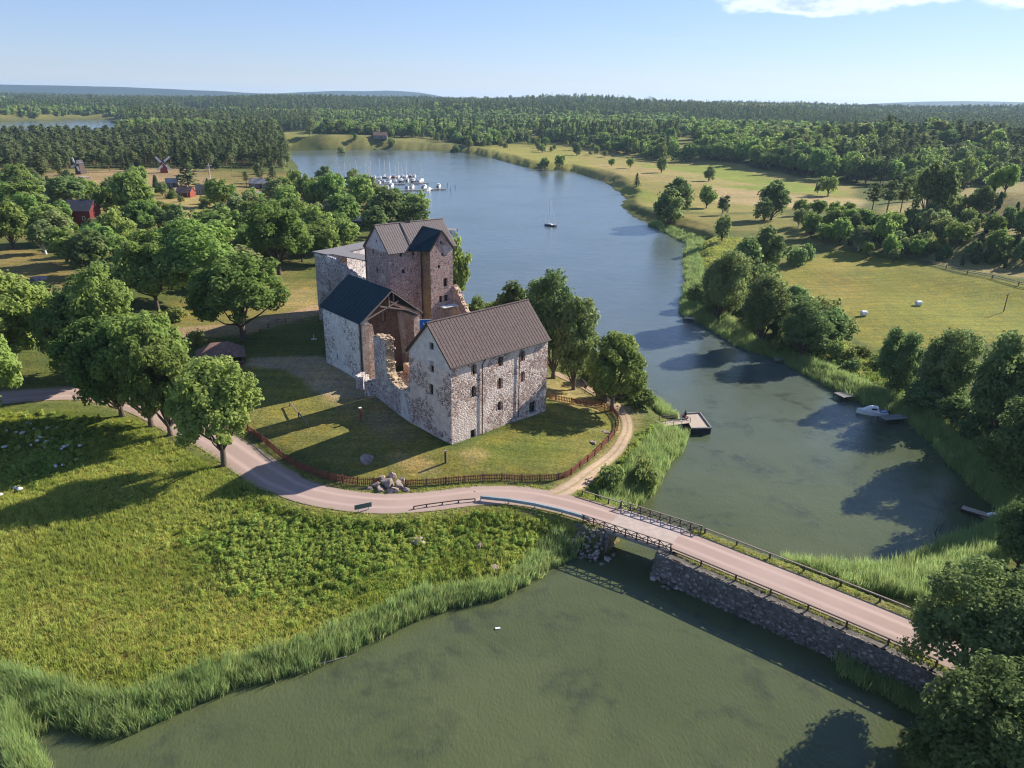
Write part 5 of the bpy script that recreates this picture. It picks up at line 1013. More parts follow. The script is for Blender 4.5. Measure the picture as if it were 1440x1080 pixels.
# photo position of every candidate, used only to decide which wood it belongs to
dx, dy, dz = P[:, 0], P[:, 1], Zg-CAMH; zc_ = dy*math.cos(PITCH)-dz*math.sin(PITCH); ux = FPX*dx/zc_; uy = FPX*(dy*math.sin(PITCH)+dz*math.cos(PITCH))/zc_; c_, s_ = math.cos(ROLL), math.sin(ROLL); PX = 720+c_*ux+s_*uy; PY = 540-(-s_*ux+c_*uy)
n1 = fnoise(P, .012, 31); n2 = fnoise(P, .05, 32); n3 = fnoise(P, .006, 33)
west = (PX < 440); region = np.zeros(len(P), int)      # 0 none, 1 west pines, 2 mixed north shore, 3 east leafy, 4 far conifers
region[(D > 900)] = 4; region[(PX < 190) & (D < 1345) & (D > 540)] = 0
region[west & (PY < 237) & (D > 370) & (D <= 900)] = 1
region[(PX >= 440) & (PX < 960) & (D > 560) & (D <= 1500)] = 2
region[(PX >= 960-.6*(PY-190)) & (PX > 940) & (D > 330) & (D <= 1250)] = 3
region[(PX < 440) & (D > 900) & (D < 1150) & (PX > 170)] = 2
lowland = (region == 2) & (D < 900) & (n1+.5*n2 < -.12); region[lowland] = 0; thinN = (region == 2) & (rs.rand(len(P)) < .25); region[thinN] = 0
gapsE = (region == 3) & (((n2+.6*n1) < -.38) | (rs.rand(len(P)) < .42)); region[gapsE] = 0
region[(region == 3) & (PY > 262) & (PX < 1280)] = 0; region[(region == 3) & (PY > 300)] = 0
region[(D < 470) & (PX > 1100) & (PX < 1225)] = 0
gapsN = (region == 4) & (n3+.4*n2 < -.27) & ~((PX < 230) & (D < 2400)); region[gapsN] = 0
ok = region > 0; P, SP, D, Zg, PX, PY, region, n1, n2, n3 = [a[ok] for a in (P, SP, D, Zg, PX, PY, region, n1, n2, n3)]
N = len(P); u_ = rs.rand(N); kind = np.full(N, 'far_pine', dtype=object)
k = region == 1; kind[k & (u_ > .86)] = 'far_spruce'; kind[k & (u_ < .07)] = 'far_pale'
mixv = u_+n1*.7; k = region == 2; kind[k & (mixv < .45)] = 'far_leafy'; kind[k & (mixv >= .45) & (mixv < .62)] = 'far_pale'; kind[k & (mixv >= .62) & (mixv < .8)] = 'far_dark'; kind[k & (mixv >= .8)] = 'far_spruce'
k = region == 3; mixv = u_+n1*.6+(PX-1200)/900; kind[k & (mixv < .55)] = 'far_leafy'; kind[k & (mixv >= .55) & (mixv < .75)] = 'far_dark'; kind[k & (mixv >= .75) & (mixv < .88)] = 'far_pale'; kind[k & (mixv >= .88)] = 'far_pine'
k = region == 4; mixv = u_+n3*.9+n1*.25; kind[k & (mixv < .10)] = 'far_leafy'; kind[k & (mixv >= .10) & (mixv < .2)] = 'far_pale'; kind[k & (mixv >= .2) & (mixv < .6)] = 'far_spruce'
con = np.array([q in ('far_pine', 'far_spruce') for q in kind])
r3 = np.where(region == 3, 1.28, 1.0)
Ht = np.where(con, 15+6*rs.rand(N), 10+5*rs.rand(N))*np.where(region == 4, 1.0, np.where(region == 1, np.where((PX < 200) & (D > 480), .52, .70), .95)); Rd = np.where(con, 3.0+1.4*rs.rand(N), 4.2+2.0*rs.rand(N))*np.where(SP > 9, SP/9.5, 1)**.8; Ht = Ht*(.78+.44*rs.rand(N)); Ht = Ht*np.where(SP > 20, 1.15, 1)*np.where(con, 1, r3**.6)*(1+.18*n3); Rd = Rd*np.where(con, 1, r3)
WHERE = {1: 'in the pine wood behind the windmills', 2: 'in the mixed wood beyond the head of the lake', 3: 'in the leafy wood above the far meadow', 4: 'in the dark forest below the horizon'}
WORD = {'far_pine': ('grey-green pine', 'pine_tree'), 'far_spruce': ('dark pointed spruce', 'spruce_tree'), 'far_leafy': ('fresh green broadleaf tree', 'leafy_tree'), 'far_dark': ('deep green broadleaf tree', 'leafy_tree'), 'far_pale': ('pale slender birch', 'birch_tree')}
inframe = (PX > -10) & (PX < 1450) & (PY > 100); order = np.argsort(D); single = np.zeros(N, bool); quota = {True: 250, False: 100}
for i in order:
    if not inframe[i]: continue
    c_i = bool(con[i])
    if quota[c_i] > 0: quota[c_i] -= 1; single[i] = True
for i in np.where(single)[0]:
    kk_ = kind[i]; key = {'far_pine': 'mid_pine', 'far_spruce': 'mid_spruce', 'far_leafy': 'mid_leafy', 'far_dark': 'mid_dark', 'far_pale': 'mid_pale'}[kk_]; w, nm = WORD[kk_]
    x_ = PX[i]; rg = int(region[i])
    if rg == 1: wh = ('left of the dark windmill' if x_ < 92 else 'behind the dark windmill' if x_ < 140 else 'between the two windmills' if x_ < 212 else 'behind the red windmill' if x_ < 250 else 'behind the tall spruce and the white pole' if x_ < 320 else 'above the grey farm roofs' if x_ < 375 else 'at the lake end')+(', front row' if PY[i] > 229 else ', deeper in')
    elif rg == 3: wh = 'in leafy wood '+('over the far meadow strip' if x_ < 1040 else 'above the umbrella-shaped tree' if x_ < 1200 else 'behind the three dark pines' if x_ < 1290 else 'above the dry slope' if x_ < 1390 else 'at the right edge')+(', lower rim' if PY[i] > 232 else ', higher up')
    else: wh = WHERE[rg]
    put_tree(key, P[i, 0], P[i, 1], Zg[i], Ht[i], Rd[i]*(.85 if con[i] else .9), nm, w+' '+wh, 'tree', 'trees '+WHERE[int(region[i])])
rest = ~single
up_ = {'far_leafy': 'wood_leafy', 'far_dark': 'wood_dark', 'far_pale': 'wood_pale', 'far_pine': 'mid_pine', 'far_spruce': 'mid_spruce'}
for i in np.where(rest & (D < 1000))[0]: kind[i] = up_[kind[i]]
keys = ['far_pine', 'far_spruce', 'far_leafy', 'far_dark', 'far_pale', 'wood_leafy', 'wood_dark', 'wood_pale', 'mid_pine', 'mid_spruce']; meshes = []; base_i = {}; er_ = []
for kx in keys:
    base_i[kx] = len(meshes)
    for e in PR[kx]: meshes.append(e.whole); er_.append((e.r, e.h))
ri = np.where(rest)[0]; pick = np.array([base_i[kind[i]]+rs.randint(len(PR[kind[i]])) for i in ri]); er_ = np.array(er_)
scl = np.stack([Rd[ri]/er_[pick, 0], Rd[ri]/er_[pick, 0], Ht[ri]/er_[pick, 1]], 1)
print('forest', len(ri), 'single', single.sum())
scatter_obj('forest', np.stack([P[ri, 0], P[ri, 1], Zg[ri]-.3], 1), scl, rs.rand(len(ri))*6.28, pick, meshes, 'unbroken far woods of conifers and leafy trees up to the horizon', 'forest')
# ------------------------------------------------------------------ trees filling the village wood and the slopes
def poly_pts(px_poly, n, mind, rs, avoid=[], existing=None):
    q = np.array(pw(px_poly)); lo, hi = q.min(0), q.max(0); out = [] ; ex = list(existing or [])
    tries = 0
    while len(out) < n and tries < n*60:
        tries += 1; p = lo+(hi-lo)*rs.rand(2)
        if seg_sd(p[None], q)[0] < 0: continue
        if water_sd(p[None])[0] > -3: continue
        if any(seg_sd(p[None], a)[0] > -1.5 for a in avoid): continue
        if any((p[0]-e[0])**2+(p[1]-e[1])**2 < mind**2 for e in ex): continue
        out.append(p); ex.append(p)
    return out
rs = np.random.RandomState(4)
placed = [(o.location.x, o.location.y) for o in C.objects if o.get('category') in ('tree', 'bush') and o.location.y < 420]
clear_ = [np.array(pw(q)) for q in ([(215,278),(340,272),(350,300),(300,325),(225,300)],[(100,238),(330,234),(300,270),(230,262),(130,262)],[(180,338),(262,330),(270,360),(190,372)],[(0,350),(110,370),(130,430),(80,445),(0,415)],[(220,440),(345,420),(450,395),(460,520),(330,520),(230,500)],[(395,405),(450,395),(452,460),(380,465)],[(0,545),(320,540),(320,640),(0,600)],[(300,480),(500,380),(700,400),(700,640),(500,640),(300,560)],[(96,300),(140,300),(140,322),(96,322)],[(495,305),(520,305),(520,335),(495,335)])]
vil = poly_pts([(-60,262),(60,258),(200,262),(330,296),(400,262),(470,262),(600,300),(590,322),(480,350),(440,385),(330,415),(230,440),(180,480),(0,470),(-100,400)], 125, 5.4, rs, clear_, placed)
for i, p in enumerate(vil):
    key = ['mid_leafy', 'mid_leafy', 'mid_leafy', 'mid_dark', 'mid_pale'][rs.randint(5)]; H = rs.uniform(6, 11); px_side = 'west' if p[0] < -110 else 'east'
    put_tree(key, p[0], p[1], h1(*p), H, H*rs.uniform(.36, .5), 'leafy_tree', size_word(H, 7.5, 9.5)+{'mid_leafy': ' green', 'mid_dark': ' dark green', 'mid_pale': ' pale green'}[key]+' tree '+where(p[0], p[1]), 'tree', 'trees of the village wood')
placed += [tuple(p) for p in vil]
for i, p in enumerate(poly_pts([(-60,262),(200,262),(400,262),(600,300),(590,322),(440,385),(330,430),(180,500),(0,540),(-100,400)], 90, 4.0, rs, clear_[3:4]+clear_[5:8], placed)):
    H = rs.uniform(1.6, 4); put_tree(['shrub', 'dark_shrub'][rs.randint(2)], p[0], p[1], h1(*p), H, H*.75, 'shrub', size_word(H, 2.3, 3.2)+' bush '+where(p[0], p[1]), 'bush', 'undergrowth of the village wood')
placed = [(o.location.x, o.location.y) for o in C.objects if o.get('category') in ('tree', 'bush', 'juniper') and o.location.x > 0 and o.location.y < 520]
for i, p in enumerate(poly_pts([(1120,318),(1210,315),(1270,335),(1330,330),(1250,372),(1190,350),(1140,340)], 26, 4, rs, [], placed)):
    H = rs.uniform(4, 9); put_tree(['mid_leafy', 'mid_dark', 'mid_pale'][rs.randint(3)], p[0], p[1], h1(*p), H, H*.42, 'leafy_tree', size_word(H, 5.5, 7.5)+' thicket tree '+where(p[0], p[1]), 'tree', 'thicket above the hay field')
for i, p in enumerate(poly_pts([(1250,330),(1345,292),(1440,300),(1500,380),(1330,372),(1260,358)], 80, 3.5, rs, [], placed)):
    if rs.rand() < .35: H = rs.uniform(3, 6.5); put_tree('juniper', p[0], p[1], h1(*p), H, H*.19, 'juniper', size_word(H, 4, 5.4)+' dark columnar juniper '+where(p[0], p[1]), 'juniper', 'junipers on the dry slope')
    else: H = rs.uniform(2, 6.5); put_tree(['shrub', 'dark_shrub', 'mid_dark', 'mid_leafy'][rs.randint(4)], p[0], p[1], h1(*p), H, H*.5, 'shrub', size_word(H, 2.5, 3.8)+' rounded bush '+where(p[0], p[1]), 'bush', 'bushes of the dry slope')
for i, p in enumerate(poly_pts([(975,425),(1020,395),(1090,410),(1160,450),(1190,510),(1110,498),(1010,462)], 44, 2.6, rs, [], placed)):
    H = rs.uniform(2.5, 8); put_tree(['shrub', 'mid_dark', 'mid_dark'][rs.randint(3)], p[0], p[1], h1(*p), H, H*.55, 'shrub', size_word(H, 3.5, 5)+' shore bush '+where(p[0], p[1]), 'bush', 'undergrowth of the east shore')
for i, p in enumerate(poly_pts([(1260,560),(1330,560),(1440,600),(1560,700),(1440,720),(1340,640)], 22, 3, rs, [], placed)):
    H = rs.uniform(2.5, 6); put_tree(['dark_shrub', 'dark_shrub', 'mid_dark'][rs.randint(3)], p[0], p[1], h1(*p), H, H*.6, 'shrub', size_word(H, 3.5, 5)+' dark bush '+where(p[0], p[1]), 'bush', 'undergrowth of the bay shore')
for i, p in enumerate(poly_pts([(560,208),(450,207),(450,198),(640,196),(720,196),(820,204),(900,222),(820,222),(740,212),(640,207)], 40, 9, rs, [], placed)):
    H = rs.uniform(4, 10); put_tree(['mid_leafy', 'mid_dark', 'mid_pale', 'shrub'][rs.randint(4)], p[0], p[1], h1(*p), H, H*.42, 'leafy_tree', size_word(H, 6, 8)+' scattered tree '+where(p[0], p[1]), 'tree', 'trees at the head of the lake')
for i, p in enumerate(poly_pts([(-40,246),(60,240),(100,238),(100,262),(40,262),(-40,262)], 14, 6, rs, [], placed)+poly_pts([(250,246),(300,240),(340,238),(405,244),(400,262),(330,264),(270,256)], 14, 6, rs, [], placed)+poly_pts([(120,236),(215,236),(215,242),(120,242)], 6, 7, rs, [], placed)):
    H = rs.uniform(6, 12); put_tree(['mid_pine', 'mid_pine', 'mid_spruce'][rs.randint(3)], p[0], p[1], h1(*p), H, H*.24, 'pine_tree', size_word(H, 8, 10)+' loose-standing conifer '+where(p[0], p[1]), 'tree', 'conifers of the village')
# ------------------------------------------------------------------ reeds, meadow grass, tall weeds
rprot = [tuft(700+i, 36, 2.0, .05, .45, .26) for i in range(5)]; rm_ = [make_mesh('reed', *g_, [L_reed]) for g_, _ in rprot]
gprot = [tuft(720+i, 20, .5, .06, .42, .55) for i in range(5)]; gm_ = [make_mesh('grass_tuft', *g_, [L_grass]) for g_, _ in gprot]
wprot = [broadleaf(740+i, 1.0, .62, -.3, 9, 22, .13, False, .24) for i in range(5)]; wm_ = [make_mesh('weed', *g_, [L_weed]) for g_, _ in wprot]
rs = np.random.RandomState(9)
X, Y = jit_grid(-75, 90, 42, 330, .42, rs); P = np.stack([X, Y], 1); D = np.hypot(X, Y); m = (np.abs(np.arctan2(X, Y)) < math.radians(42)) & ((D < 130) | (rs.rand(len(P)) < (130/D)**2)); P = P[m]
def px_band(line): return [xy(p) for p in line]
SHN = px_band(LO[2:15]); SW = px_band(UP[0:9]); SE = px_band(UP[28:43]); SS = px_band(UP[42:50])
shore_d = -water_sd(P); dN, _ = line_d(P, SHN); dW, _ = line_d(P, SW); dE, _ = line_d(P, SE); dS, _ = line_d(P, SS)
nz = fnoise(P, .35, 41); nz2 = fnoise(P, .12, 42)
m = ((dN < 1.9+1.3*nz2) | (dW < 2.4+1.8*nz2) | (dE < 3.6+2.2*nz2) | (dS < 3.2)) & (shore_d > -.8-.8*nz) & (rs.rand(len(P)) < .55+.5*np.clip(fnoise(P, .9, 44)+.6, 0, 1))
beds = [np.array(px_band(q)) for q in ([(1088,792),(1180,800),(1250,806),(1330,768),(1392,744),(1430,765),(1400,830),(1290,868),(1190,835)], [(1172,915),(1290,966),(1292,988),(1225,960),(1170,930)], [(-90,992),(0,1008),(42,1048),(72,1090),(60,1180),(-120,1150)], [(745,805),(800,772),(835,768),(800,760),(760,775)])]
for b in beds: m |= (seg_sd(P, b) > 0) & (rs.rand(len(P)) < .85)
d_road, _ = line_d(P, road_line); m &= d_road > 4.6
J1, _ = line_d(P, [ground(880,592)[:2], at(968,592,.9)[:2]]); m &= J1 > 1.3; m &= ~((J1 < 4.2) & (P[:, 1] < 122.0) & (P[:, 0] > 17) & (J1 < 3.2))
srv = (P-ABW[:2])@np.array((bridge_dir[1], -bridge_dir[0])) > 0; m |= srv & (d_road > 4.6) & (d_road < 6.3+.6*nz) & (P[:, 0] > 31.5) & (P[:, 0] < 42) & (P[:, 1] < 70) & (rs.rand(len(P)) < .9)
PD, _ = line_d(P, [p[:2] for p in pth]); m &= PD > 1.6
RP = P[m]; dd_ = np.hypot(RP[:, 0], RP[:, 1]); zz = np.maximum(hz(RP[:, 0], RP[:, 1]), -.35); s = (.50+.42*rs.rand(len(RP)))*(1+.25*nz2[m]); sxy = np.where(dd_ > 130, dd_/130, 1.0)
scatter_obj('reeds', np.stack([RP[:, 0], RP[:, 1], zz], 1), np.stack([sxy, sxy, s], 1), rs.rand(len(RP))*6.28, rs.randint(0, 5, len(RP)), rm_, 'tall green reeds standing along the shores', 'reeds')
# far reed fringe on the eastern meadows
X, Y = jit_grid(-240, 260, 40, 330, .42, rs); P = np.stack([X, Y], 1); m = np.abs(np.arctan2(X, Y)) < math.radians(42); P = P[m]; D = np.hypot(P[:, 0], P[:, 1]); m = (D < 115) | (rs.rand(len(P)) < .28); P = P[m]
MEAD = [np.array(pw(q)) for q in ([(-400,575),(0,580),(200,596),(300,660),(420,722),(560,732),(700,716),(800,745),(815,770),(740,815),(600,855),(430,930),(230,1003),(0,988),(-400,960)], [(800,698),(868,655),(885,625),(940,605),(950,640),(895,718),(850,712)], [(1100,500),(1160,470),(1240,500),(1300,560),(1400,600),(1500,700),(1420,710),(1340,640),(1280,590),(1190,548)], [(965,345),(1050,335),(1100,395),(1080,430),(1000,420),(965,430)], [(880,300),(930,300),(975,345),(940,330)])]
WEED = [np.array(pw(q)) for q in ([(190,735),(420,725),(600,735),(700,722),(790,742),(800,768),(720,800),(640,790),(480,850),(330,810),(220,770)], [(-50,620),(60,590),(150,610),(110,660),(0,700)], [(1120,505),(1170,490),(1230,520),(1290,580),(1200,548)], [(810,700),(868,660),(900,625),(940,612),(930,660),(895,715),(850,712)], [(550,700),(700,690),(650,684),(560,690)])]
P2 = P; sdm = np.max([seg_sd(P2, q) for q in MEAD], 0); sdw = np.max([seg_sd(P2, q) for q in WEED], 0); wsd_ = -water_sd(P2); dr_, _ = line_d(P2, road_line); nw = fnoise(P2, .3, 51); nw2 = fnoise(P2, 1.1, 52)
pd_, _ = line_d(P2, [p[:2] for p in pth]); edge_ = (dr_ > 2.45) & (dr_ < 3.5) & (P2[:, 0] < 45) & (P2[:, 0] > -80) & ~((P2[:, 0] > 12) & (P2[:, 0] < 20)); m = (((sdm > 0) & (dr_ > 3.4)) | edge_) & (wsd_ > .8) & (pd_ > 1.25) & (rs.rand(len(P2)) < .75) & (rs.rand(len(P2)) < np.where(sdw > 1.5, .35, 1)); GPT = P2[m]; s = (.5+.5*rs.rand(len(GPT))+.4*nw[m]+.35*nw2[m])*np.where(edge_[m], .45, 1)
scatter_obj('meadow_grass', np.stack([GPT[:, 0], GPT[:, 1], hz(GPT[:, 0], GPT[:, 1])], 1), np.stack([s*0+1, s*0+1, np.maximum(s, .2)], 1), rs.rand(len(GPT))*6.28, rs.randint(0, 5, len(GPT)), gm_, 'uneven yellow-green meadow grass between road and shore', 'grass')
soft_ = sm(sdw+nw*5+fnoise(P2, .16, 53)*7, -4, 7); m = (wsd_ > 1.5) & (dr_ > 4.0) & (pd_ > 1.6) & (sdm > -1) & (rs.rand(len(P2)) < .85*soft_*(.55+.6*np.clip(fnoise(P2, .45, 54)+.5, 0, 1))); WPT = P2[m]; s = .42+.45*rs.rand(len(WPT))+.35*nw2[m]
scatter_obj('tall_weeds', np.stack([WPT[:, 0], WPT[:, 1], hz(WPT[:, 0], WPT[:, 1])], 1), np.stack([s, s, np.maximum(s, .3)], 1), rs.rand(len(WPT))*6.28, rs.randint(0, 5, len(WPT)), wm_, 'lush knee-high weeds covering the bank below the road', 'weeds')
print('reeds', len(RP), 'grass', len(GPT), 'weeds', len(WPT))
# ------------------------------------------------------------------ rocks
M_rock = NT('granite', .9, .2); t = M_rock; n1 = t.noise(1.6, 6, .65); n2 = t.noise(.5, 4, .6); M_rock = t.out(t.mix(t.ramp(n1, .3, .7), (.14,.11,.10), (.44,.34,.30)), t.bump(n1, .7, .12))
t = NT('dark_riprap_stone', .92, .15); n1 = t.noise(2.2, 6, .65); oi = t.N('ShaderNodeObjectInfo'); M_rip = t.out(t.mix(1.0, t.mix(t.ramp(n1, .3, .7), (.12,.105,.10), (.30,.265,.25)), t.mix(oi.outputs['Random'], (.45,.45,.42), (1.9,1.8,1.7)), 'MULTIPLY'), t.bump(n1, .6, .08))
M_pale = plain('pale_stone', (.62,.60,.58), .9, .15, 3, .2)
def rock_mesh(name, seed, mat, sub=2, flat=.65, rough=.28, ang=1.0):
    rs_ = np.random.RandomState(seed); bm = bmesh.new(); bmesh.ops.create_icosphere(bm, subdivisions=sub, radius=1.0); c = dirs(15, rs_); hh = .50+.28*rs_.rand(15)
    for v_ in bm.verts:
        p = np.array(v_.co); r = 1.0
        for q, h_ in zip(c, hh):
            d_ = p@q
            if d_ > h_: p = p-q*(d_-h_)*ang
        p = p*(1+rough*.35*(rs_.rand()-.5)); v_.co = (p[0], p[1], p[2]*flat)
    me = bpy.data.meshes.new(name); bm.to_mesh(me); bm.free(); me.materials.append(mat); return me
RK = [rock_mesh('stone', 60+i, M_rip, 1) for i in range(5)]; BK = [rock_mesh('boulder', 80+i, M_rock, 3, .8, .06, .95) for i in range(5)]
def boulder(px, py, wpx, label, hpx=.5, name='boulder', cat='rock', dark=False, zoff=0):
    g = ground(px, py); k = FPX/np.linalg.norm(g-np.array([0, 0, CAMH])); o = bpy.data.objects.new(name, BK[R.randrange(5)]); C.objects.link(o); w = wpx/2/k; o.scale = (w, w*R.uniform(.6, .9), w*hpx/.6); o.location = (g[0], g[1], g[2]+zoff); o.rotation_euler = (0, 0, R.uniform(0, 3)); tag(o, label, cat, 'granite rocks and outcrops'); return o
boulder(516, 648, 36, 'grey boulder lying in the shade of the castle wing', .45)
for x, y, w, l, h in ((545,682,30,'biggest block of the rock heap breaking through the picket fence',.75),(563,686,22,'right-hand block of the rock heap at the fence',.9),(528,684,20,'left-hand block of the rock heap at the fence',.6),(553,672,20,'top block of the rock heap at the fence',.7),(536,690,20,'low block of the rock heap nearest the road',.6),(572,690,16,'small block at the right foot of the rock heap',.6),
    (585,762,38,'flat pinkish outcrop in the weeds below the road',.3),(675,770,16,'narrow upright outcrop in the bank weeds',.9),(697,800,18,'outcrop just above the reeds',.5),(852,608,16,'upper pale rock in the lawn by the fence',.3),(834,622,15,'lower pale rock in the lawn by the fence',.3),(538,674,16,'upper left block of the rock heap at the fence',.8),(556,692,18,'front block of the rock heap above the road',.8),(547,693,14,'small front block of the rock heap above the road',.8),(566,677,14,'upper right block of the rock heap at the fence',.9),(520,688,12,'outermost left stone of the rock heap',.7),(668,692,7,'small stone on the road verge by the fence',.5),
    (205,340,22,'bare rock patch in the village wood',.2),(212,345,16,'second bare rock patch in the village wood',.25),(120,250,26,'rock outcrop by the dark windmill',.15),(250,252,18,'rock outcrop by the red windmill',.15),(180,248,26,'long flat outcrop between the windmills',.12),(55,392,26,'rock slab in the dry grass bank',.15),(590,726,5,'single pale stone in the verge grass',.6)): boulder(x, y, w, l, h)
z5 = lambda x, y: (x/5.54, 560+y/5.54)
for x, y in ((40,395),(125,277),(178,285),(210,208),(238,212),(55,268),(372,242),(318,320),(295,348),(408,322),(365,355),(245,378),(330,380),(285,418),(315,422),(390,422),(145,400),(515,388),(480,410),(628,385),(520,483),(595,492),(435,545),(495,535),(130,715),(158,728),(5,770),(265,248),(452,250),(350,395)):
    q = ground(*z5(x, y)); o = bpy.data.objects.new('pale_stone', RK[0].copy() if False else PSM[R.randrange(3)]) if 'PSM' in globals() else None
    if o is None:
        PSM = [rock_mesh('pale_stone', 95+i, M_pale, 2, .6) for i in range(3)]; o = bpy.data.objects.new('pale_stone', PSM[0])
    C.objects.link(o); w = R.uniform(.22, .42); o.scale = (w*1.3, w, w*.9); o.rotation_euler = (0, 0, R.uniform(0, 3)); o.location = (q[0], q[1], q[2]+w*.75); place_ = 'in the shade of the roadside trees' if y < 560 else 'in the sunny grass at the left edge'
    tag(o, 'small white stone lying '+place_, 'stone', 'white stones on the meadow')
# ------------------------------------------------------------------ causeway, bridge, rails
ru = lambda s_: np.array([ABW[0]+bridge_dir[0]*s_, ABW[1]+bridge_dir[1]*s_]); bn_ = np.array((-bridge_dir[1], bridge_dir[0]))   # towards the upper lake
emb = empty('stone_embankment', (float(ABE[0])+8, float(ABE[1])-5, 0), 0, 'long bank of dark rough stones carrying the road across the water', 'embankment')
rl = [p[:2] for p in road_line]; rl = [p for p in rl if (p-ABW[:2])@bridge_dir > bridge_len-.5 and p[0] < 48]
cnt = 0; rs = random.Random(3); small = MB(); made = []
seg = [rl[i] for i in range(len(rl))]; tot = len(seg)-1
def on_line(f):
    i = min(int(f*tot), tot-1); k = f*tot-i; p = seg[i]*(1-k)+seg[i+1]*k; d = seg[i+1]-seg[i]; d = d/np.linalg.norm(d); return p, d
wallm = MB(); pr = None
for i in range(41):
    p, d = on_line(i/40); nn = np.array((d[1], -d[0])); sec = [lift(p+nn*3.1, 2.93), lift(p+nn*3.85, 2.86), lift(p+nn*4.0, 2.6), lift(p+nn*4.62, -.6), lift(p+nn*3.1, -.6)]
    if pr: wallm.add(pr+sec, [(k, (k+1) % 5, (k+1) % 5+5, k+5) for k in range(5)])
    elif True: wallm.add(sec, [(4,3,2,1,0)])
    pr = sec
wallm.add(pr, [(0,1,2,3,4)]); M_wallb = plain('earth_packed_stone', (.13,.115,.10), .95, .4, 1.8, .6); wallm.build('wall_core', M_wallb, emb)
def stone_on_face(f, t_, w, parent):
    p, d = on_line(f); nn = np.array((d[1], -d[0])); q = p+nn*(3.98+.62*t_); o = bpy.data.objects.new('stone', RK[rs.randrange(5)]); C.objects.link(o); o.parent = parent; o.location = (q[0], q[1], 2.62-2.75*t_); o.scale = (w, w*.55, w*rs.uniform(.8, 1.3)); o.rotation_euler = (rs.uniform(-.15, .15), rs.uniform(-.3, .3), math.atan2(d[1], d[0])+rs.uniform(-.2, .2))
for row in range(5):
    for i in range(60):
        stone_on_face((i+.5*(row % 2)+rs.uniform(.2, .8))/60.5, (row+rs.uniform(.25, .75))/5, rs.uniform(.24, .42), emb)
for i in range(900):
    f = rs.random(); t_ = rs.random(); p, d = on_line(f); nn = np.array((d[1], -d[0])); q = p+nn*(3.98+.64*t_); w = rs.uniform(.1, .3); small.box((q[0], q[1], 2.62-2.75*t_), (w, w*.7, w*.8), rs.uniform(0, 3))
for i in range(160):
    p, d = on_line(rs.random()); nn = np.array((d[1], -d[0])); q = p+nn*rs.uniform(3.75, 3.95); small.box((q[0], q[1], 2.86), (rs.uniform(.2, .6), rs.uniform(.15, .3), .12), math.atan2(d[1], d[0])+rs.uniform(-.2, .2))
o = small.build('rubble', M_rip, emb); o['kind'] = 'stuff'; adopt(emb)
def rock_pile(name, c, n, rad, label, zt, parent_cat='rocks', sx=1.0, ang=0.0):
    e_ = empty(name, (c[0], c[1], 0), 0, label, 'rock pile'); rs = random.Random(int(abs(c[0])*10)+n)
    for i in range(n):
        a = rs.uniform(0, 6.28); r = rad*rs.random()**.6; dx_, dy_ = math.cos(a)*r*sx, math.sin(a)*r; x = c[0]+dx_*math.cos(ang)-dy_*math.sin(ang); y = c[1]+dx_*math.sin(ang)+dy_*math.cos(ang); w = rs.uniform(.3, .62); z = max(h1(x, y), zt*(1-r/rad)-.1); z = min(z, 2.2)
        o = bpy.data.objects.new('stone', RK[rs.randrange(5)]); C.objects.link(o); o.parent = e_; o.matrix_parent_inverse = Matrix.Translation(-Vector(e_.location)); o.location = (x, y, z); o.scale = (w, w*rs.uniform(.6, 1), w*.85); o.rotation_euler = (rs.uniform(-.5, .5), rs.uniform(-.5, .5), rs.uniform(0, 6.28))
    return e_
ab = empty('stone_wing_wall', lift(ru(-4)-bn_*3.5, 0), 0, 'sloping rough stone wing wall at the west end of the bridge', 'wing wall'); core = MB(); pr = None
for i in range(9):
    s_ = -7.6+i*.93; k_ = i/8; ft = 4.0+1.5*math.sin(k_*2.4)+.3; q = ru(s_); sec = [lift(q-bn_*2.9, 2.9), lift(q-bn_*3.35, 2.8), lift(q-bn_*ft, -.5), lift(q-bn_*2.9, -.5)]
    if pr: core.add(pr+sec, [(k, (k+1) % 4, (k+1) % 4+4, k+4) for k in range(4)])
    else: core.add(sec, [(3,2,1,0)])
    pr = sec
core.add(pr, [(0,1,2,3)]); core.build('wall_core', M_wallb, ab)
for i in range(120):
    k_ = rs.random(); s_ = -7.4+k_*7.3; t_ = rs.random(); ft = 4.3+1.5*math.sin(k_*2.4); q = ru(s_)-bn_*(3.35+(ft-3.35)*t_); w = rs.uniform(.26, .5)
    o = bpy.data.objects.new('stone', RK[rs.randrange(5)]); C.objects.link(o); o.parent = ab; o.location = (q[0], q[1], 2.75-3.0*t_); o.scale = (w, w*.7, w*rs.uniform(.7, 1.1)); o.rotation_euler = (rs.uniform(-.3, .3), rs.uniform(-.3, .3), rs.uniform(0, 6.28))
adopt(ab)
cW = ru(-2.6)-bn_*3.5; cE = ru(bridge_len+1.2)-bn_*3.6; rock_pile('stone_abutment', cW, 60, 3.2, 'heap of big grey stones under the west end of the bridge', 2.6, sx=1.3, ang=math.atan2(bridge_dir[1], bridge_dir[0])); rock_pile('stone_abutment', cE, 60, 2.2, 'rounded nose of stones under the east end of the bridge', 2.0)
M_conc = plain('old_concrete', (.26,.24,.225), .92, .2, 1.2, .3)
br = empty('road_bridge', lift(ru(bridge_len/2), .1), 0, 'short road bridge with lattice railings between shore and causeway', 'bridge')
ang = math.atan2(bridge_dir[1], bridge_dir[0])
mb = MB(); mb.box(lift(ru(bridge_len/2), 2.80), (bridge_len+1.6, 5.7, .4), ang); mb.build('deck', M_conc, br)
mb = MB(); mb.box(lift(ru(bridge_len/2), 3.075), (bridge_len+.6, 5.1, .03), ang); mb.build('paving', bpm, br)
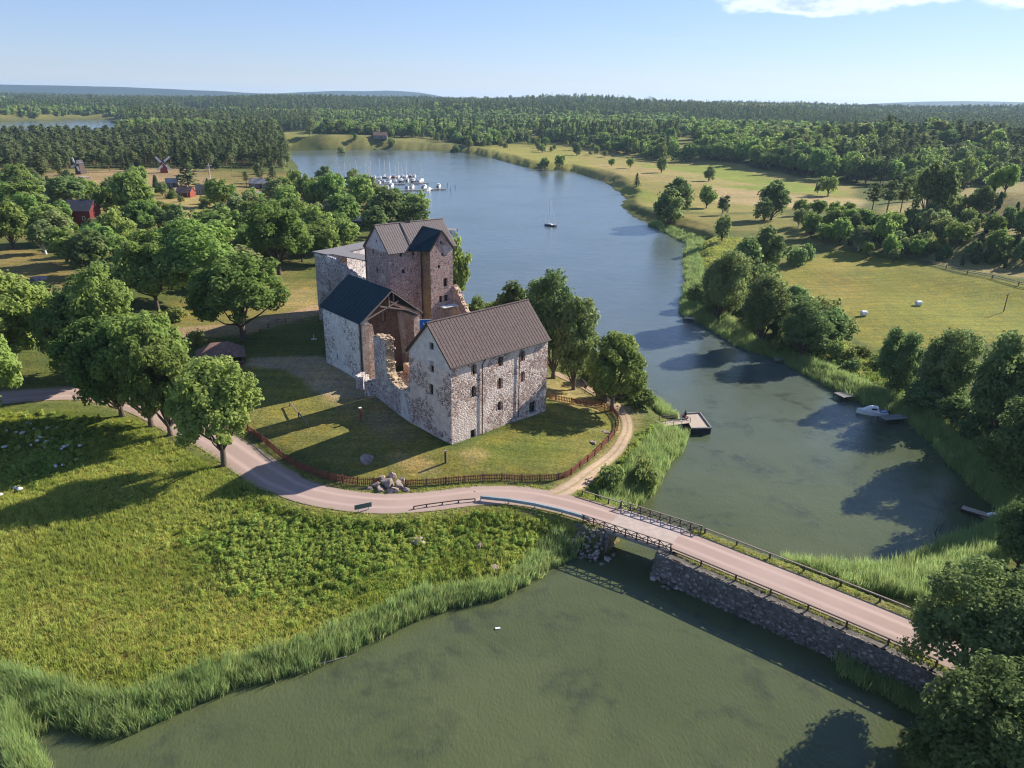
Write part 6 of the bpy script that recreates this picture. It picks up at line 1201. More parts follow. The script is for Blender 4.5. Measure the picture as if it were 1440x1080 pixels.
for off in (-2.1, -.7, .7, 2.1): mb = MB(); mb.box(lift(ru(bridge_len/2)+bn_*off, 2.42), (bridge_len, .22, .38), ang); mb.build('girder', M_dark, br)
for s_ in (-.6, bridge_len+.6): mb = MB(); mb.box(lift(ru(s_), .8), (1.4, 6.0, 3.6), ang); mb.build('abutment', M_conc, br)
def lattice(side, s0, s1, h=1.15):
    n = int((s1-s0)/1.25); st = (s1-s0)/n; base = 2.85; off = side*2.78; 
    for i in range(n+1): mb = MB(); q = ru(s0+i*st)+bn_*off; mb.bar(lift(q, base-.2), lift(q, base+h), .12); mb.build('rail_post', M_timberd, br)
    for z in (.12, .62, h): mb = MB(); mb.bar(lift(ru(s0-.2)+bn_*off, base+z), lift(ru(s1+.2)+bn_*off, base+z), .11, .09); mb.build('rail', M_timberd if z < 1 else M_timber, br)
    for i in range(n):
        a, b = ru(s0+i*st)+bn_*(off+.06*side), ru(s0+(i+1)*st)+bn_*(off+.06*side); mb = MB(); mb.bar(lift(a, base+.12), lift(b, base+h), .07); mb.build('brace', M_timberd, br); mb = MB(); mb.bar(lift(a, base+h), lift(b, base+.12), .07); mb.build('brace', M_timberd, br)
M_timberd = plain('dark_tarred_timber', (.085,.06,.055), .85, .3, 5, .2)
lattice(1, -.8, bridge_len+2.2); lattice(-1, -3.2, bridge_len+.6); adopt(br)
def off_line(side, f0x, f1x, off, step):
    """points beside the road between two x positions of its centre line"""
    ps = [p for p in road_line if f0x <= p[0] <= f1x]; out = []; acc = 1e9
    for i, p in enumerate(ps):
        d = ps[min(i+1, len(ps)-1)][:2]-ps[max(i-1, 0)][:2]; d = d/np.linalg.norm(d); nn = np.array((-d[1], d[0]))*side; q = p[:2]+nn*off
        if i: acc += np.linalg.norm(p[:2]-ps[i-1][:2])
        if acc >= step: out.append(q); acc = 0
    return out
def rail_fence(pts, label, h=.7, rails=(1.0,), w=.11, name='guard_rail', cat='railing', mat=None, rmat=None, group=None, z=None, zoff=0, rw=None):
    mat = mat or M_timberd; P_ = [(p[0], p[1], (h1(p[0], p[1]) if z is None else z)+zoff) for p in pts]; e_ = empty(name, P_[len(P_)//2], 0, label, cat, group)
    for p in P_: mb = MB(); mb.bar((p[0], p[1], p[2]-.3), (p[0], p[1], p[2]+h), w*1.15); mb.build('post', mat, e_)
    for r_ in rails:
        for a, b in zip(P_[:-1], P_[1:]): mb = MB(); mb.bar((a[0], a[1], a[2]+h*r_), (b[0], b[1], b[2]+h*r_), *(rw or (w, w*.8))); mb.build('rail', rmat or mat, e_)
    adopt(e_); return e_
rail_fence(off_line(-1, float(ABE[0])+.6, 42, 2.95, 2.9), 'low dark timber rail on the near side of the causeway', .72, (.95,), .13, z=2.95)
rail_fence(off_line(1, float(ABE[0])+1.6, 42, 3.35, 2.9), 'low dark timber rail on the far side of the causeway', .72, (.95,), .14, z=2.95, rmat=M_timber)
rail_fence([ru(s_)+bn_*3.0 for s_ in (-6.3, -4.4, -2.6, -1.0)], 'short timber rail between path junction and bridge', .72, (.95,), .13, z=2.95, rmat=M_timber)
M_steel = plain('blue_grey_steel', (.30,.36,.42), .5, .15, 1, 0, .3)
gp = [ground(*p) for p in ((676,705),(715,709),(752,715),(790,724),(828,735))]; gp = spline(gp, 1.8)
ge = empty('crash_barrier', tuple(gp[len(gp)//2]), 0, 'long blue-grey steel crash barrier along the road before the bridge', 'crash barrier'); zb = 3.0
for p in gp[::1]: mb = MB(); mb.bar((p[0], p[1], 2.4), (p[0], p[1], zb+.62), .12); mb.build('post', M_steel, ge)
for a, b in zip(gp[:-1], gp[1:]): mb = MB(); mb.bar((a[0], a[1], zb+.5), (b[0], b[1], zb+.5), .26, .40); mb.build('beam', M_steel, ge)
adopt(ge)
rail_fence([ground(*p)[:2] for p in ((582,717),(600,714),(622,711),(645,708),(668,706))], 'low dark rail where the verge meets the weeds left of the crash barrier', .45, (.95,), .13, z=2.95)
# picket fence round the castle hill
M_red = plain('falu_red_paint', (.24,.055,.038), .85, .25, 3, .2); M_redb = plain('red_brown_pickets', (.20,.065,.045), .85, .3, 2, .2)
def picket(pxs, label, h=1.05, step=2.0, mat=None):
    mat = mat or M_redb; pts = spline([ground(*p) for p in pxs], .22); e_ = empty('picket_fence', tuple(pts[len(pts)//2]), 0, label, 'picket fence', 'picket fences round the castle hill'); mb = MB(); acc = 1e9; posts = []
    for i, p in enumerate(pts):
        z = h1(p[0], p[1]); d = pts[min(i+1, len(pts)-1)]-pts[max(i-1, 0)]; a = math.atan2(d[1], d[0]); mb.box((p[0], p[1], z+h*.52), (.11, .035, h*R.uniform(.92, 1.04)), a)
        if i: acc += np.linalg.norm((p-pts[i-1])[:2])
        if acc >= step: acc = 0; posts.append((p[0], p[1], z)); 
    o = mb.build('pickets', mat, e_); o['kind'] = 'stuff'
    for p in posts: mb = MB(); mb.bar((p[0]+.06, p[1]+.06, p[2]-.3), (p[0]+.06, p[1]+.06, p[2]+h*1.1), .13); mb.build('post', M_timberd, e_)
    for a, b in zip(posts[:-1], posts[1:]):
        for z in (.3, .8): mb = MB(); mb.bar((a[0]+.04, a[1]+.04, a[2]+h*z), (b[0]+.04, b[1]+.04, b[2]+h*z), .06, .09); mb.build('rail', mat, e_)
    adopt(e_); return e_
picket([(338,602),(356,613),(373,625),(400,648),(430,664),(466,676),(500,683),(530,684)], 'red-brown picket fence following the road left of the rock heap', 1.15)
picket([(570,684),(610,682),(650,678),(700,676),(742,678),(790,674),(816,657),(846,631),(864,612),(869,594),(862,581),(845,574),(805,568),(772,562)], 'dark brown picket fence curving round the lawn right of the rock heap', .95, 2.4)
rail_fence([ground(*p)[:2] for p in ((790,517),(806,530),(822,544),(836,553),(848,562),(860,573),(868,586))], 'grey three-rail fence beside the path under the tall trees', .95, (.35,.68,1.0), .07, name='rail_fence', cat='fence', mat=M_timber)
rail_fence([ground(*p)[:2] for p in ((366,468),(378,461),(390,456),(402,455),(425,455),(448,452))], 'brown rail fence from the kiosk tree to the curtain wall', .95, (.5,1.0), .09, name='rail_fence', cat='fence')
rail_fence([ground(*p)[:2] for p in ((1224,352),(1250,358),(1276,364),(1302,371),(1330,378),(1360,385),(1395,392),(1432,402),(1470,412))], 'field fence along the upper edge of the hay field', 1.0, (.5,1.0), .16, name='rail_fence', cat='fence')
# ------------------------------------------------------------------ small things on the castle hill
def post_sign(px, py, top, label, mat, head, hm=None):
    g = ground(px, py); H = max(.9, height_over(px, top, g[0], g[1])-g[2]); e_ = empty('marker_post', tuple(g), 0, label, 'post'); mb = MB(); mb.bar((g[0], g[1], g[2]-.2), (g[0], g[1], g[2]+H), .26); mb.build('shaft', mat, e_); mb = MB(); mb.box((g[0], g[1], g[2]+H+.05), head, .5); mb.build('cap', hm or M_white_paint, e_); adopt(e_); return e_
post_sign(507.5, 592, 574, 'red post with a white cap in the castle shade', M_red, (.42, .42, .12)); post_sign(626.5, 651, 635, 'brown post with a small cap in front of the castle wing corner', M_timberd, (.4, .3, .12), M_timber)
g = ground(822.5, 553); e_ = empty('notice_board', tuple(g), 0, 'small red notice board on a thin post beside the rail fence', 'sign'); mb = MB(); mb.bar((g[0], g[1], g[2]-.2), (g[0], g[1], g[2]+1.3), .09); mb.build('post', M_timberd, e_); mb = MB(); mb.box((g[0], g[1]-.06, g[2]+1.25), (.6, .06, .55), .4); mb.build('board', M_red, e_); adopt(e_)
g0, g1 = ground(499, 722), ground(523, 717); e_ = empty('road_sign', tuple((g0+g1)/2), 0, 'low grey-green board with its back to us at the roadside', 'sign'); an = math.atan2(g1[1]-g0[1], g1[0]-g0[0]); c = (g0+g1)/2; L_ = float(np.linalg.norm(g1-g0))
mb = MB(); mb.box((c[0], c[1], c[2]+.75), (L_, .05, .62), an); mb.build('board', plain('grey_green_board', (.10,.14,.135), .6, .15), e_)
for q in (g0*.8+g1*.2, g0*.2+g1*.8): mb = MB(); mb.bar((q[0], q[1]+.07, q[2]-.3), (q[0], q[1]+.07, q[2]+1.0), .08); mb.build('post', M_steel, e_)
adopt(e_)
g0, g1 = ground(408, 572), ground(433, 602); e_ = empty('handrail', tuple(g0), 0, 'dark wooden handrail on the lawn crossing the strip of sunlight', 'handrail')
for k_ in (0, .5, 1): q = g0*(1-k_)+g1*k_; mb = MB(); mb.bar((q[0], q[1], q[2]-.2), (q[0], q[1], q[2]+.75), .13); mb.build('post', M_timberd, e_)
mb = MB(); mb.bar((g0[0], g0[1], g0[2]+.72), (g1[0], g1[1], g1[2]+.72), .16, .12); mb.build('rail', M_timber, e_); adopt(e_)
g = ground(441.5, 478); e_ = empty('stone_marker', tuple(g), 0, 'slim pale stone marker on a flat slab left of the gate range', 'marker'); mb = MB(); mb.box((g[0], g[1], g[2]+.05), (1.0, .6, .16), .4); mb.build('slab', M_pale, e_); mb = MB(); mb.tube([(g[0], g[1], g[2]+.1), (g[0], g[1], g[2]+.8), (g[0], g[1], g[2]+1.0)], [.13, .09, .13], 8); mb.build('shaft', M_pale, e_); adopt(e_)
# ------------------------------------------------------------------ houses
M_roofd = plain('dark_house_roof', (.055,.055,.07), .7, .25, .6, .2); M_roofg = plain('grey_house_roof', (.33,.31,.30), .8, .25, .6, .2); M_roofb = plain('brown_shingle_roof', (.20,.12,.10), .85, .3, 1.5, .4); M_greyw = plain('grey_log_wall', (.20,.175,.155), .9, .25, 2, .3); M_cream = plain('cream_wall', (.62,.55,.46), .9, .1, 1); M_tile = plain('red_tile_roof', (.34,.14,.10), .85, .2, 1)
def house(px, py, L_, W_, h, rh, rz, wm__, rm__, label, name='house', cat='house', group=None, wins=2, hip=False, chimney=True):
    g = ground(px, py); e_ = empty(name, tuple(g), rz, label, cat, group); z0 = -.6; a, b = L_/2, W_/2
    mb = MB(); mb.add([(-a,-b,z0),(a,-b,z0),(a,b,z0),(-a,b,z0),(-a,-b,h),(a,-b,h),(a,b,h),(-a,b,h)], [(0,1,5,4),(1,2,6,5),(2,3,7,6),(3,0,4,7)])
    if not hip: mb.add([(-a,-b,h),(-a,b,h),(-a,0,h+rh),(a,-b,h),(a,b,h),(a,0,h+rh)], [(0,2,1),(3,4,5)])
    mb.build('wall', wm__, e_)
    mb = MB(); o_ = .45; k = rh/b; t_ = .15; ri_ = a-b*.9 if hip else a+o_*.6
    ex = a+o_*.6
    top = [(-ex,-b-o_,h-k*o_+t_),(ex,-b-o_,h-k*o_+t_),(ri_,0,h+rh+t_),(-ri_,0,h+rh+t_),(-ex,b+o_,h-k*o_+t_),(ex,b+o_,h-k*o_+t_)]; bot = [(x, y, z-t_) for x, y, z in top]
    mb.add(top+bot, [(0,1,2,3),(3,2,5,4),(6,9,8,7),(9,10,11,8),(0,6,7,1),(4,5,11,10)]+([(1,5,2),(0,3,4),(1,7,11,5),(0,4,10,6)] if hip else [(1,7,8,2),(2,8,11,5),(0,3,9,6),(3,4,10,9)])); rf = mb.build('roof', rm__, e_)
    if chimney: mb = MB(); mb.box((a*.3, .1, h+rh+.35), (.6, .6, 1.0)); mb.build('chimney', M_brick, rf)
    for i in range(wins):
        x = -a+L_*(i+.5)/wins
        for s_ in (-1, 1):
            mb = MB(); mb.box((x, s_*(b+.02), h*.55), (.95, .08, 1.15)); f = mb.build('window', M_white_paint, e_); mb = MB(); mb.box((x, s_*(b+.05), h*.55), (.7, .06, .9)); mb.build('pane', M_glass, f)
    mb = MB(); mb.box((a*.05+.9, -b-.03, .95), (.95, .08, 2.0)); mb.build('door', M_timberd, e_)
    return e_
M_dred = plain('dark_red_boards', (.13,.022,.02), .85, .25, 3, .2)
GH = 'houses of the museum village'
house(119, 318, 8.5, 7.5, 5.6, 2.8, .05, M_dred, M_roofd, 'tall dark red barn with black roof among the village trees', 'barn', 'barn', GH, 2, chimney=False)
house(4, 262, 9, 6, 3, 2.4, .2, M_greyw, M_roofg, 'house with pale grey roof at the left edge', 'house', 'house', GH)
house(66, 276, 9, 6, 2.6, 2.2, .1, M_greyw, M_roofg, 'grey-roofed house behind the trees at the far left', 'house', 'house', GH); house(72, 290, 8, 5, 2.4, 2, .15, M_greyw, M_roofg, 'lower grey-roofed shed in front of the grey-roofed house', 'house', 'house', GH, chimney=False)
house(262, 277, 6.5, 4.6, 2.4, 1.9, -.1, M_red, M_roofb, 'small red cabin with brown roof at the village clearing', 'cabin', 'cabin', GH); house(287, 273, 6, 4.5, 2.2, 2.0, .25, M_greyw, M_roofd, 'small black-roofed cabin right of the red cabin', 'cabin', 'cabin', GH, chimney=False)
house(366, 264, 9.5, 5, 2.6, 2, 0, M_greyw, M_roofg, 'long farm house with weathered grey roof near the lake pines', 'house', 'house', GH); house(360, 282, 5, 4, 2.2, 1.6, .4, M_greyw, M_roofg, 'small grey-roofed shed below the long farm house', 'shed', 'shed', GH, 1, chimney=False)
house(242, 262, 5, 4, 2.2, 1.6, .3, M_greyw, M_roofg, 'grey shed between red windmill and tall spruce', 'shed', 'shed', GH, 1, chimney=False); house(508, 318, 8, 5, 2.4, 1.3, .05, M_timberd, M_roofg, 'dark boathouse with pale roof edge under the trees left of the keep', 'boathouse', 'boathouse', None, 1, chimney=False)
house(762, 190, 20, 10, 4, 3, .1, M_cream, M_tile, 'left of the two far farm houses with red tiled roofs', 'house', 'house', 'farm houses beyond the lake'); house(788, 189, 16, 9, 4, 3, -.2, M_cream, M_tile, 'right of the two far farm houses with red tiled roofs', 'house', 'house', 'farm houses beyond the lake')
house(535, 196, 14, 8, 3.5, 3, .1, M_greyw, M_roofb, 'brown farm building on the far shore left of the meadow', 'house', 'house', 'farm houses beyond the lake')
# red kiosk by the spreading tree
g = ground(312, 512); e_ = empty('kiosk', tuple(g), math.radians(22), 'red wooden kiosk with hipped brown roof and an open dark counter side', 'kiosk')
a, b, h = 3.6, 2.4, 2.2
mb = MB(); mb.box((-a+.08, 0, h/2-.2), (.16, 2*b, h+.4)); mb.box((0, b-.08, h/2-.2), (2*a-.34, .16, h+.4)); mb.box((-1.9, -b+.08, h/2-.2), (3.0, .16, h+.4)); mb.build('wall', M_red, e_)
mb = MB(); mb.box((1.6, -b+.08, .35), (3.7, .16, .9)); mb.build('counter', M_red, e_); mb = MB(); mb.box((1.6, -b-.1, .86), (3.9, .55, .08)); mb.build('counter_top', M_timber, e_); mb = MB(); mb.box((a-.08, 0, .35), (.16, 2*b-.4, .9)); mb.build('side_wall', M_red, e_)
for x in (-.35, 1.6, 3.5): mb = MB(); mb.box((x, -b+.08, h/2+.2), (.14, .14, h+.5)); mb.build('post', M_timberd, e_)
mb = MB(); mb.box((0, b-.35, 1.2), (2*a-.6, .1, 2.0)); mb.build('shade_panel', M_shadowin, e_)  # dark sheet before the back wall, paints the shade inside the kiosk
o_ = .6; k = 1.9/b; zt = h+1.9; ex, ey = a+o_, b+o_; ze_ = h-.25; rr_ = 1.5; top = [(-ex,-ey,ze_),(ex,-ey,ze_),(ex,ey,ze_),(-ex,ey,ze_),(-rr_,0,zt),(rr_,0,zt)]; bot = [(x*.99, y*.99, z-.12) for x, y, z in top]
mb = MB(); mb.add(top+bot, [(0,1,5,4),(1,2,5),(2,3,4,5),(3,0,4),(6,10,11,7),(7,11,8),(8,11,10,9),(9,10,6),(0,6,7,1),(1,7,8,2),(2,8,9,3),(3,9,6,0)]); mb.build('roof', M_roofb, e_)
# ------------------------------------------------------------------ windmills and pole
def windmill(px, py, top, label, wm__, rz, sails=6.0, roll=.6):
    g = ground(px, py); e_ = empty('windmill', tuple(g), rz, label, 'windmill', 'windmills of the village'); H = 5.5
    mb = MB(); w0, w1 = 1.9, 1.45; mb.add([(-w0,-w0,-.5),(w0,-w0,-.5),(w0,w0,-.5),(-w0,w0,-.5),(-w1,-w1,H),(w1,-w1,H),(w1,w1,H),(-w1,w1,H)], [(0,1,5,4),(1,2,6,5),(2,3,7,6),(3,0,4,7),(4,5,6,7)]); mb.build('body', wm__, e_)
    mb = MB(); mb.add([(-w1-.3,-w1-.3,H),(w1+.3,-w1-.3,H),(w1+.3,w1+.3,H),(-w1-.3,w1+.3,H),(0,-w1-.3,H+1.7),(0,w1+.3,H+1.7)], [(0,1,4),(1,2,5,4),(2,3,5),(3,0,4,5)]); mb.build('roof', M_roofd, e_)
    mb = MB(); mb.tube([(0, -w1, H-.4), (0, -w1-1.1, H-.3)], .18, 8); mb.build('shaft', M_timberd, e_); c = Vector((0, -w1-1.0, H-.3))
    for i in range(4):
        a = roll+i*math.pi/2; d = Vector((math.cos(a), 0, math.sin(a))); n_ = Vector((-math.sin(a), 0, math.cos(a))); mb = MB(); mb.bar(c, c+d*sails, .16); 
        for j in range(9): q = c+d*(1.2+j*(sails-1.3)/8); mb.bar(q-n_*.1, q+n_*1.0, .06)
        mb.bar(c+d*1.2+n_*1.0, c+d*sails+n_*1.0, .06); mb.add([tuple(c+d*1.3+n_*.1+Vector((0,.06,0))), tuple(c+d*sails+n_*.1+Vector((0,.06,0))), tuple(c+d*sails+n_*.98+Vector((0,.06,0))), tuple(c+d*1.3+n_*.98+Vector((0,.06,0)))], [(0,1,2,3)]); mb.build('sail', M_white_paint if 'red' in label else M_timber, e_)
    mb = MB(); mb.bar((0, w1, H*.4), (0, w1+4.5, -.2), .2); mb.build('tail_pole', M_timberd, e_)
windmill(231, 243, 220, 'red windmill with long pale sails in front of the pine wood', M_red, .5, 5.0, 2.25); windmill(114, 245, 224, 'dark weathered windmill left of the red one', M_timberd, -.3, 3.6, .3)
g = ground(296, 252); H = height_over(294, 230, g[0], g[1])-g[2]; e_ = empty('midsummer_pole', tuple(g), 0, 'white midsummer pole with crossbars in the village', 'pole'); mb = MB(); mb.tube([(g[0], g[1], g[2]-.3), (g[0], g[1], g[2]+H)], [.2, .12], 8); mb.build('mast', M_white_paint, e_)
for z, w in ((.88, 1.5), (.7, 2.4), (.5, 1.9)): mb = MB(); mb.bar((g[0]-w, g[1], g[2]+H*z), (g[0]+w, g[1], g[2]+H*z), .16); mb.build('crossbar', M_white_paint, e_)
adopt(e_)
# ------------------------------------------------------------------ piers and boats
M_deck = plain('sun_bleached_planks', (.40,.33,.27), .85, .2, 4, .2); M_deckd = plain('old_grey_planks', (.20,.19,.185), .85, .25, 3, .2)
def pier(pts, wid, z, label, mat, name='jetty', post_h=.0, group=None, beam=True):
    """boards across, bearers below, piles at the sides"""
    pts = [np.array(p[:2], float) for p in pts]; e_ = empty(name, (pts[0][0], pts[0][1], 0), 0, label, 'jetty', group); mb = MB(); bb = MB()
    for a, b in zip(pts[:-1], pts[1:]):
        L_ = np.linalg.norm(b-a); d = (b-a)/L_; an = math.atan2(d[1], d[0]); n = max(2, int(L_/.32)); nn = np.array((-d[1], d[0]))
        for i in range(n): c = a+d*(i+.5)*L_/n; mb.box((c[0], c[1], z+R.uniform(-.01, .01)), (L_/n*.93, wid, .06), an)
        for s_ in (-.4, .4): bb.bar(lift(a+nn*wid*s_, z-.14), lift(b+nn*wid*s_, z-.14), .14, .2)
        m = max(1, int(L_/2.6))
        for i in range(m+1):
            for s_ in (-.47, .47): c = a+d*L_*i/m+nn*wid*s_; pb = MB(); pb.tube([(c[0], c[1], -1.5), (c[0], c[1], z+post_h)], .1, 6); pb.build('pile', M_timberd, e_)
    o = mb.build('deck_boards', mat, e_); o['kind'] = 'stuff'; bb.build('bearers', M_timberd, e_); adopt(e_); return e_
jt = pier([ground(878,594)[:2], at(966,592,.9)[:2]], 1.9, .95, 'plank walkway with handrails leading out over the reeds', M_deck, 'jetty')
a, b, c, d = [np.array(at(*q)) for q in ((962,583,.95),(984,581.5,.95),(1000,603,.95),(973,603.5,.95))]
e_ = empty('pontoon', tuple((a+c)/2*np.array((1,1,0))), 0, 'square floating platform with pale deck at the end of the walkway', 'pontoon'); mb = MB(); n = 16
for i in range(n):
    f0, f1 = i/n, (i+.93)/n; q = [a+(d-a)*f0, a+(d-a)*f1, b+(c-b)*f1, b+(c-b)*f0]; mb.add([(p[0], p[1], 1.0) for p in q]+[(p[0], p[1], .93) for p in q], [(0,1,2,3),(7,6,5,4),(0,4,5,1),(1,5,6,2),(2,6,7,3),(3,7,4,0)])
o = mb.build('deck_boards', M_deck, e_); o['kind'] = 'stuff'
mb = MB(); q = [a, d, c, b]; mb.add([(p[0], p[1], .92) for p in q]+[(p[0], p[1], -.2) for p in q], [(0,1,2,3),(0,4,5,1),(1,5,6,2),(2,6,7,3),(3,7,4,0)]); mb.build('hull', plain('tarred_hull', (.03,.028,.028), .6, .2), e_)
for p, q in ((b, c), (c, d), (a, b)): mb = MB(); mb.bar((p[0], p[1], 1.12), (q[0], q[1], 1.12), .22, .2); mb.build('curb_beam', M_deckd, e_)
adopt(e_)
w0, w1 = ground(884,594)[:2], at(966,592,.9)[:2]; wd_ = (w1-w0)/np.linalg.norm(w1-w0); wn_ = np.array((-wd_[1], wd_[0])); LL = float(np.linalg.norm(w1-w0))
for s_, l in ((1, 'thin handrail on the far side of the walkway'), (-1, 'thin handrail on the near side of the walkway')): rail_fence([w0+wd_*LL*i/7+wn_*s_*.95 for i in range(8)], l, .95, (.55, 1.0), .07, name='handrail', cat='handrail', mat=M_timber, z=.95)
PIER = 'small jetties of the east shore'
for A_, B_, z, w, l, mt in (((962,446.5),(985,448.5),.55,1.9,'short jetty with reddish planks furthest up the east shore',M_deck),((1060,489),(1072,486),.4,1.2,'tiny landing stage between the reeds',M_deckd),((1090,506),(1128,499),.55,1.6,'narrow grey jetty poking out of the reeds',M_deckd),((1180,556),(1214,551),.8,2.6,'wide grey jetty on tall piles left of the motorboat',M_deckd),((1240,588),(1292,583),.8,1.9,'grey jetty the motorboat is moored to',M_deckd),((1353,713),(1408,730),.5,1.1,'long low jetty with pale boards at the right edge',M_deck),((622,322),(641,323),.9,5.0,'dark jetty just right of the keep roof',M_deckd)):
    pier([at(*A_, z)[:2], at(*B_, z)[:2]], w, z, l, mt, group=PIER)
# boats
M_hull = plain('white_gelcoat', (.74,.74,.74), .35, .05, 1, 0, 0, .5); M_navy = plain('navy_hull', (.03,.05,.11), .35, .1, 1, 0, 0, .5); M_bluec = plain('blue_canvas', (.03,.09,.25), .8, .2, 2); M_alu = plain('pale_alloy_mast', (.62,.62,.62), .4, .05, 1, 0, .3); M_redh = plain('red_hull', (.35,.06,.045), .4, .1, 1)
def hull_mb(L_, B_, fb, sheer=.25, z0=-.15):
    mb = MB(); n = 10; secs = []
    for i in range(n+1):
        x = -L_/2+L_*i/n; k = i/n; w = B_/2*(.78+.22*math.sin(min(1, k/.45)*1.57) if k < .45 else max(.02, (1-((k-.45)/.55)**2.1))); top = fb+sheer*max(0, k-.3)**1.5; secs.append([(x, -w, top), (x+.02*k, -w*.82, z0), (x+.02*k, w*.82, z0), (x, w, top)])
    vs = [p for s_ in secs for p in s_]; fs = []
    for i in range(n):
        for j in range(3): fs.append((i*4+j, i*4+j+1, (i+1)*4+j+1, (i+1)*4+j))
        fs.append((i*4, (i+1)*4, (i+1)*4+3, i*4+3))
    fs.append((0, 3, 2, 1)); mb.add(vs, fs); return mb
def make_boat(kind, mat, canvas=None):
    t_ = []
    if kind == 'sail':
        t_.append(('hull', hull_mb(8.5, 2.7, .95).mesh('hull', mat), None)); mb = MB(); mb.add([(-1.2,-.8,.95),(2.2,-.6,1.05),(2.2,.6,1.05),(-1.2,.8,.95),(-1.0,-.65,1.45),(1.7,-.45,1.40),(1.7,.45,1.40),(-1.0,.65,1.45)], [(4,5,6,7),(0,1,5,4),(1,2,6,5),(2,3,7,6),(3,0,4,7)]); t_.append(('cabin', mb.mesh('cabin', M_hull), None))
        mb = MB(); mb.box((-2.4, 0, .99), (2.0, 1.3, .1)); t_.append(('cockpit', mb.mesh('cockpit', M_deck), None)); mb = MB(); mb.tube([(.9, 0, 1.0), (.9, 0, 11.6)], [.2, .14], 6); t_.append(('mast', mb.mesh('mast', M_alu), None)); mb = MB(); mb.tube([(.85, 0, 2.1), (-2.9, 0, 2.0)], [.2, .13], 6); t_.append(('furled_sail', mb.mesh('furled_sail', canvas or M_bluec), None))
        mb = MB()
        for a, b in (((.9, 0, 11.4), (4.1, 0, 1.2)), ((.9, 0, 11.4), (-4.1, 0, 1.0)), ((.9, 0, 8.5), (.7, 1.2, 1.0)), ((.9, 0, 8.5), (.7, -1.2, 1.0))): mb.bar(a, b, .025)
        t_.append(('rigging', mb.mesh('rigging', M_alu), None))
    else:
        t_.append(('hull', hull_mb(7.0, 2.6, .95, .45).mesh('hull', mat), None)); mb = MB(); mb.add([(-1.4,-.95,.95),(2.0,-.75,1.1),(2.0,.75,1.1),(-1.4,.95,.95),(-1.2,-.8,2.0),(.6,-.65,2.0),(.6,.65,2.0),(-1.2,.8,2.0)], [(4,5,6,7),(0,1,5,4),(1,2,6,5),(2,3,7,6),(3,0,4,7)]); t_.append(('cabin', mb.mesh('cabin', M_hull), None))
        mb = MB(); mb.add([(1.72,-.66,1.22),(1.72,.66,1.22),(.68,.58,1.9),(.68,-.58,1.9)], [(0,1,2,3)]); mb.box((-.3, -.9, 1.6), (1.2, .03, .4)); mb.box((-.3, .9, 1.6), (1.2, .03, .4)); t_.append(('windscreen', mb.mesh('windscreen', M_glass), None)); mb = MB(); mb.box((-2.4, 0, 1.02), (1.6, 1.7, .12)); t_.append(('cockpit', mb.mesh('cockpit', canvas or M_deck), None))
        mb = MB(); mb.box((-3.6, 0, .75), (.5, .5, 1.0)); t_.append(('outboard_motor', mb.mesh('outboard_motor', M_dark), None))
    return t_
BT = {'sail': make_boat('sail', M_hull), 'sailn': make_boat('sail', M_navy, M_hull), 'motor': make_boat('motor', M_hull), 'motorb': make_boat('motor', M_hull, M_bluec), 'motorr': make_boat('motor', M_redh), 'motorn': make_boat('motor', M_navy)}
def boat(kind, px, py, rz, label, name, cat, group=None, sc=1.0, mast=None, z=0.0):
    a = at(px, py, .3); e_ = empty(name, (a[0], a[1], z), rz, label, cat, group); e_.scale = (sc, sc, sc)
    for nm, me, _ in BT[kind]:
        o = bpy.data.objects.new(nm, me); C.objects.link(o); o.parent = e_
        if mast and nm in ('mast', 'rigging'): o.scale = (1, 1, mast)
    return e_
boat('sailn', 774, 317, 2.6, 'lone sailing yacht with bare mast anchored in open water', 'sailing_boat', 'sailing boat', None, .68, 1.35)
MG = 'boats moored in the marina'
for A_, B_, l in (((512,269.5),(626,265.5),'front floating pontoon of the marina'),((530,259.5),(602,257),'middle floating pontoon of the marina'),((470,255.5),(585,251.5),'rear floating pontoon of the marina')): pier([at(*A_, .5)[:2], at(*B_, .5)[:2]], 2.4, .5, l, M_deckd, 'marina_pontoon', group='marina pontoons')
ML = [('motor',554,268,4.4,'white motorboat lying on the near side of the front pontoon'),('motor',603,267,4.5,'largest white cabin cruiser near the outer end of the front pontoon'),('motor',617,262,1.4,'white cruiser at the very end of the front pontoon'),('sail',592,254,1.3,'sailing boat alone at the end of the middle pontoon'),
 ('motorb',597,263,1.4,None),('sail',519,262,1.5,None),('motor',530,264,1.6,None),('motorb',538,264,1.5,None),('motor',545,264,1.6,None),('motor',551,261,1.4,None),('motorb',572,264,1.6,None),('motor',580,263,1.5,None),('sailn',565,255,1.5,None),('motor',573,254,1.6,None),('sail',556,255,1.6,None),('motorb',540,256,1.5,None),('sail',548,256,1.4,None),('motor',533,257,1.6,None),('sailn',582,255,1.5,None),
 ('sail',485,252,1.5,None),('sail',493,252,1.6,None),('sailn',501,251.5,1.5,None),('motor',508,251.5,1.5,None),('sail',514,251,1.6,None),('sail',521,250.5,1.5,None),('motorb',527,250.5,1.5,None),('sail',534,250,1.6,None),('sailn',541,249.5,1.5,None),('sail',548,249.5,1.4,None),('motorr',554,249,1.5,None),('sail',560,249,1.6,None),('motor',566,248.5,1.5,None),('sail',571,248.5,1.5,None),('motorr',577,248,1.5,None),('motor',583,248,1.6,None),('sail',478,257,4.5,None),('sail',500,257.5,4.6,None),('motor',512,257,4.6,None),('motorn',524,256,4.5,None)]
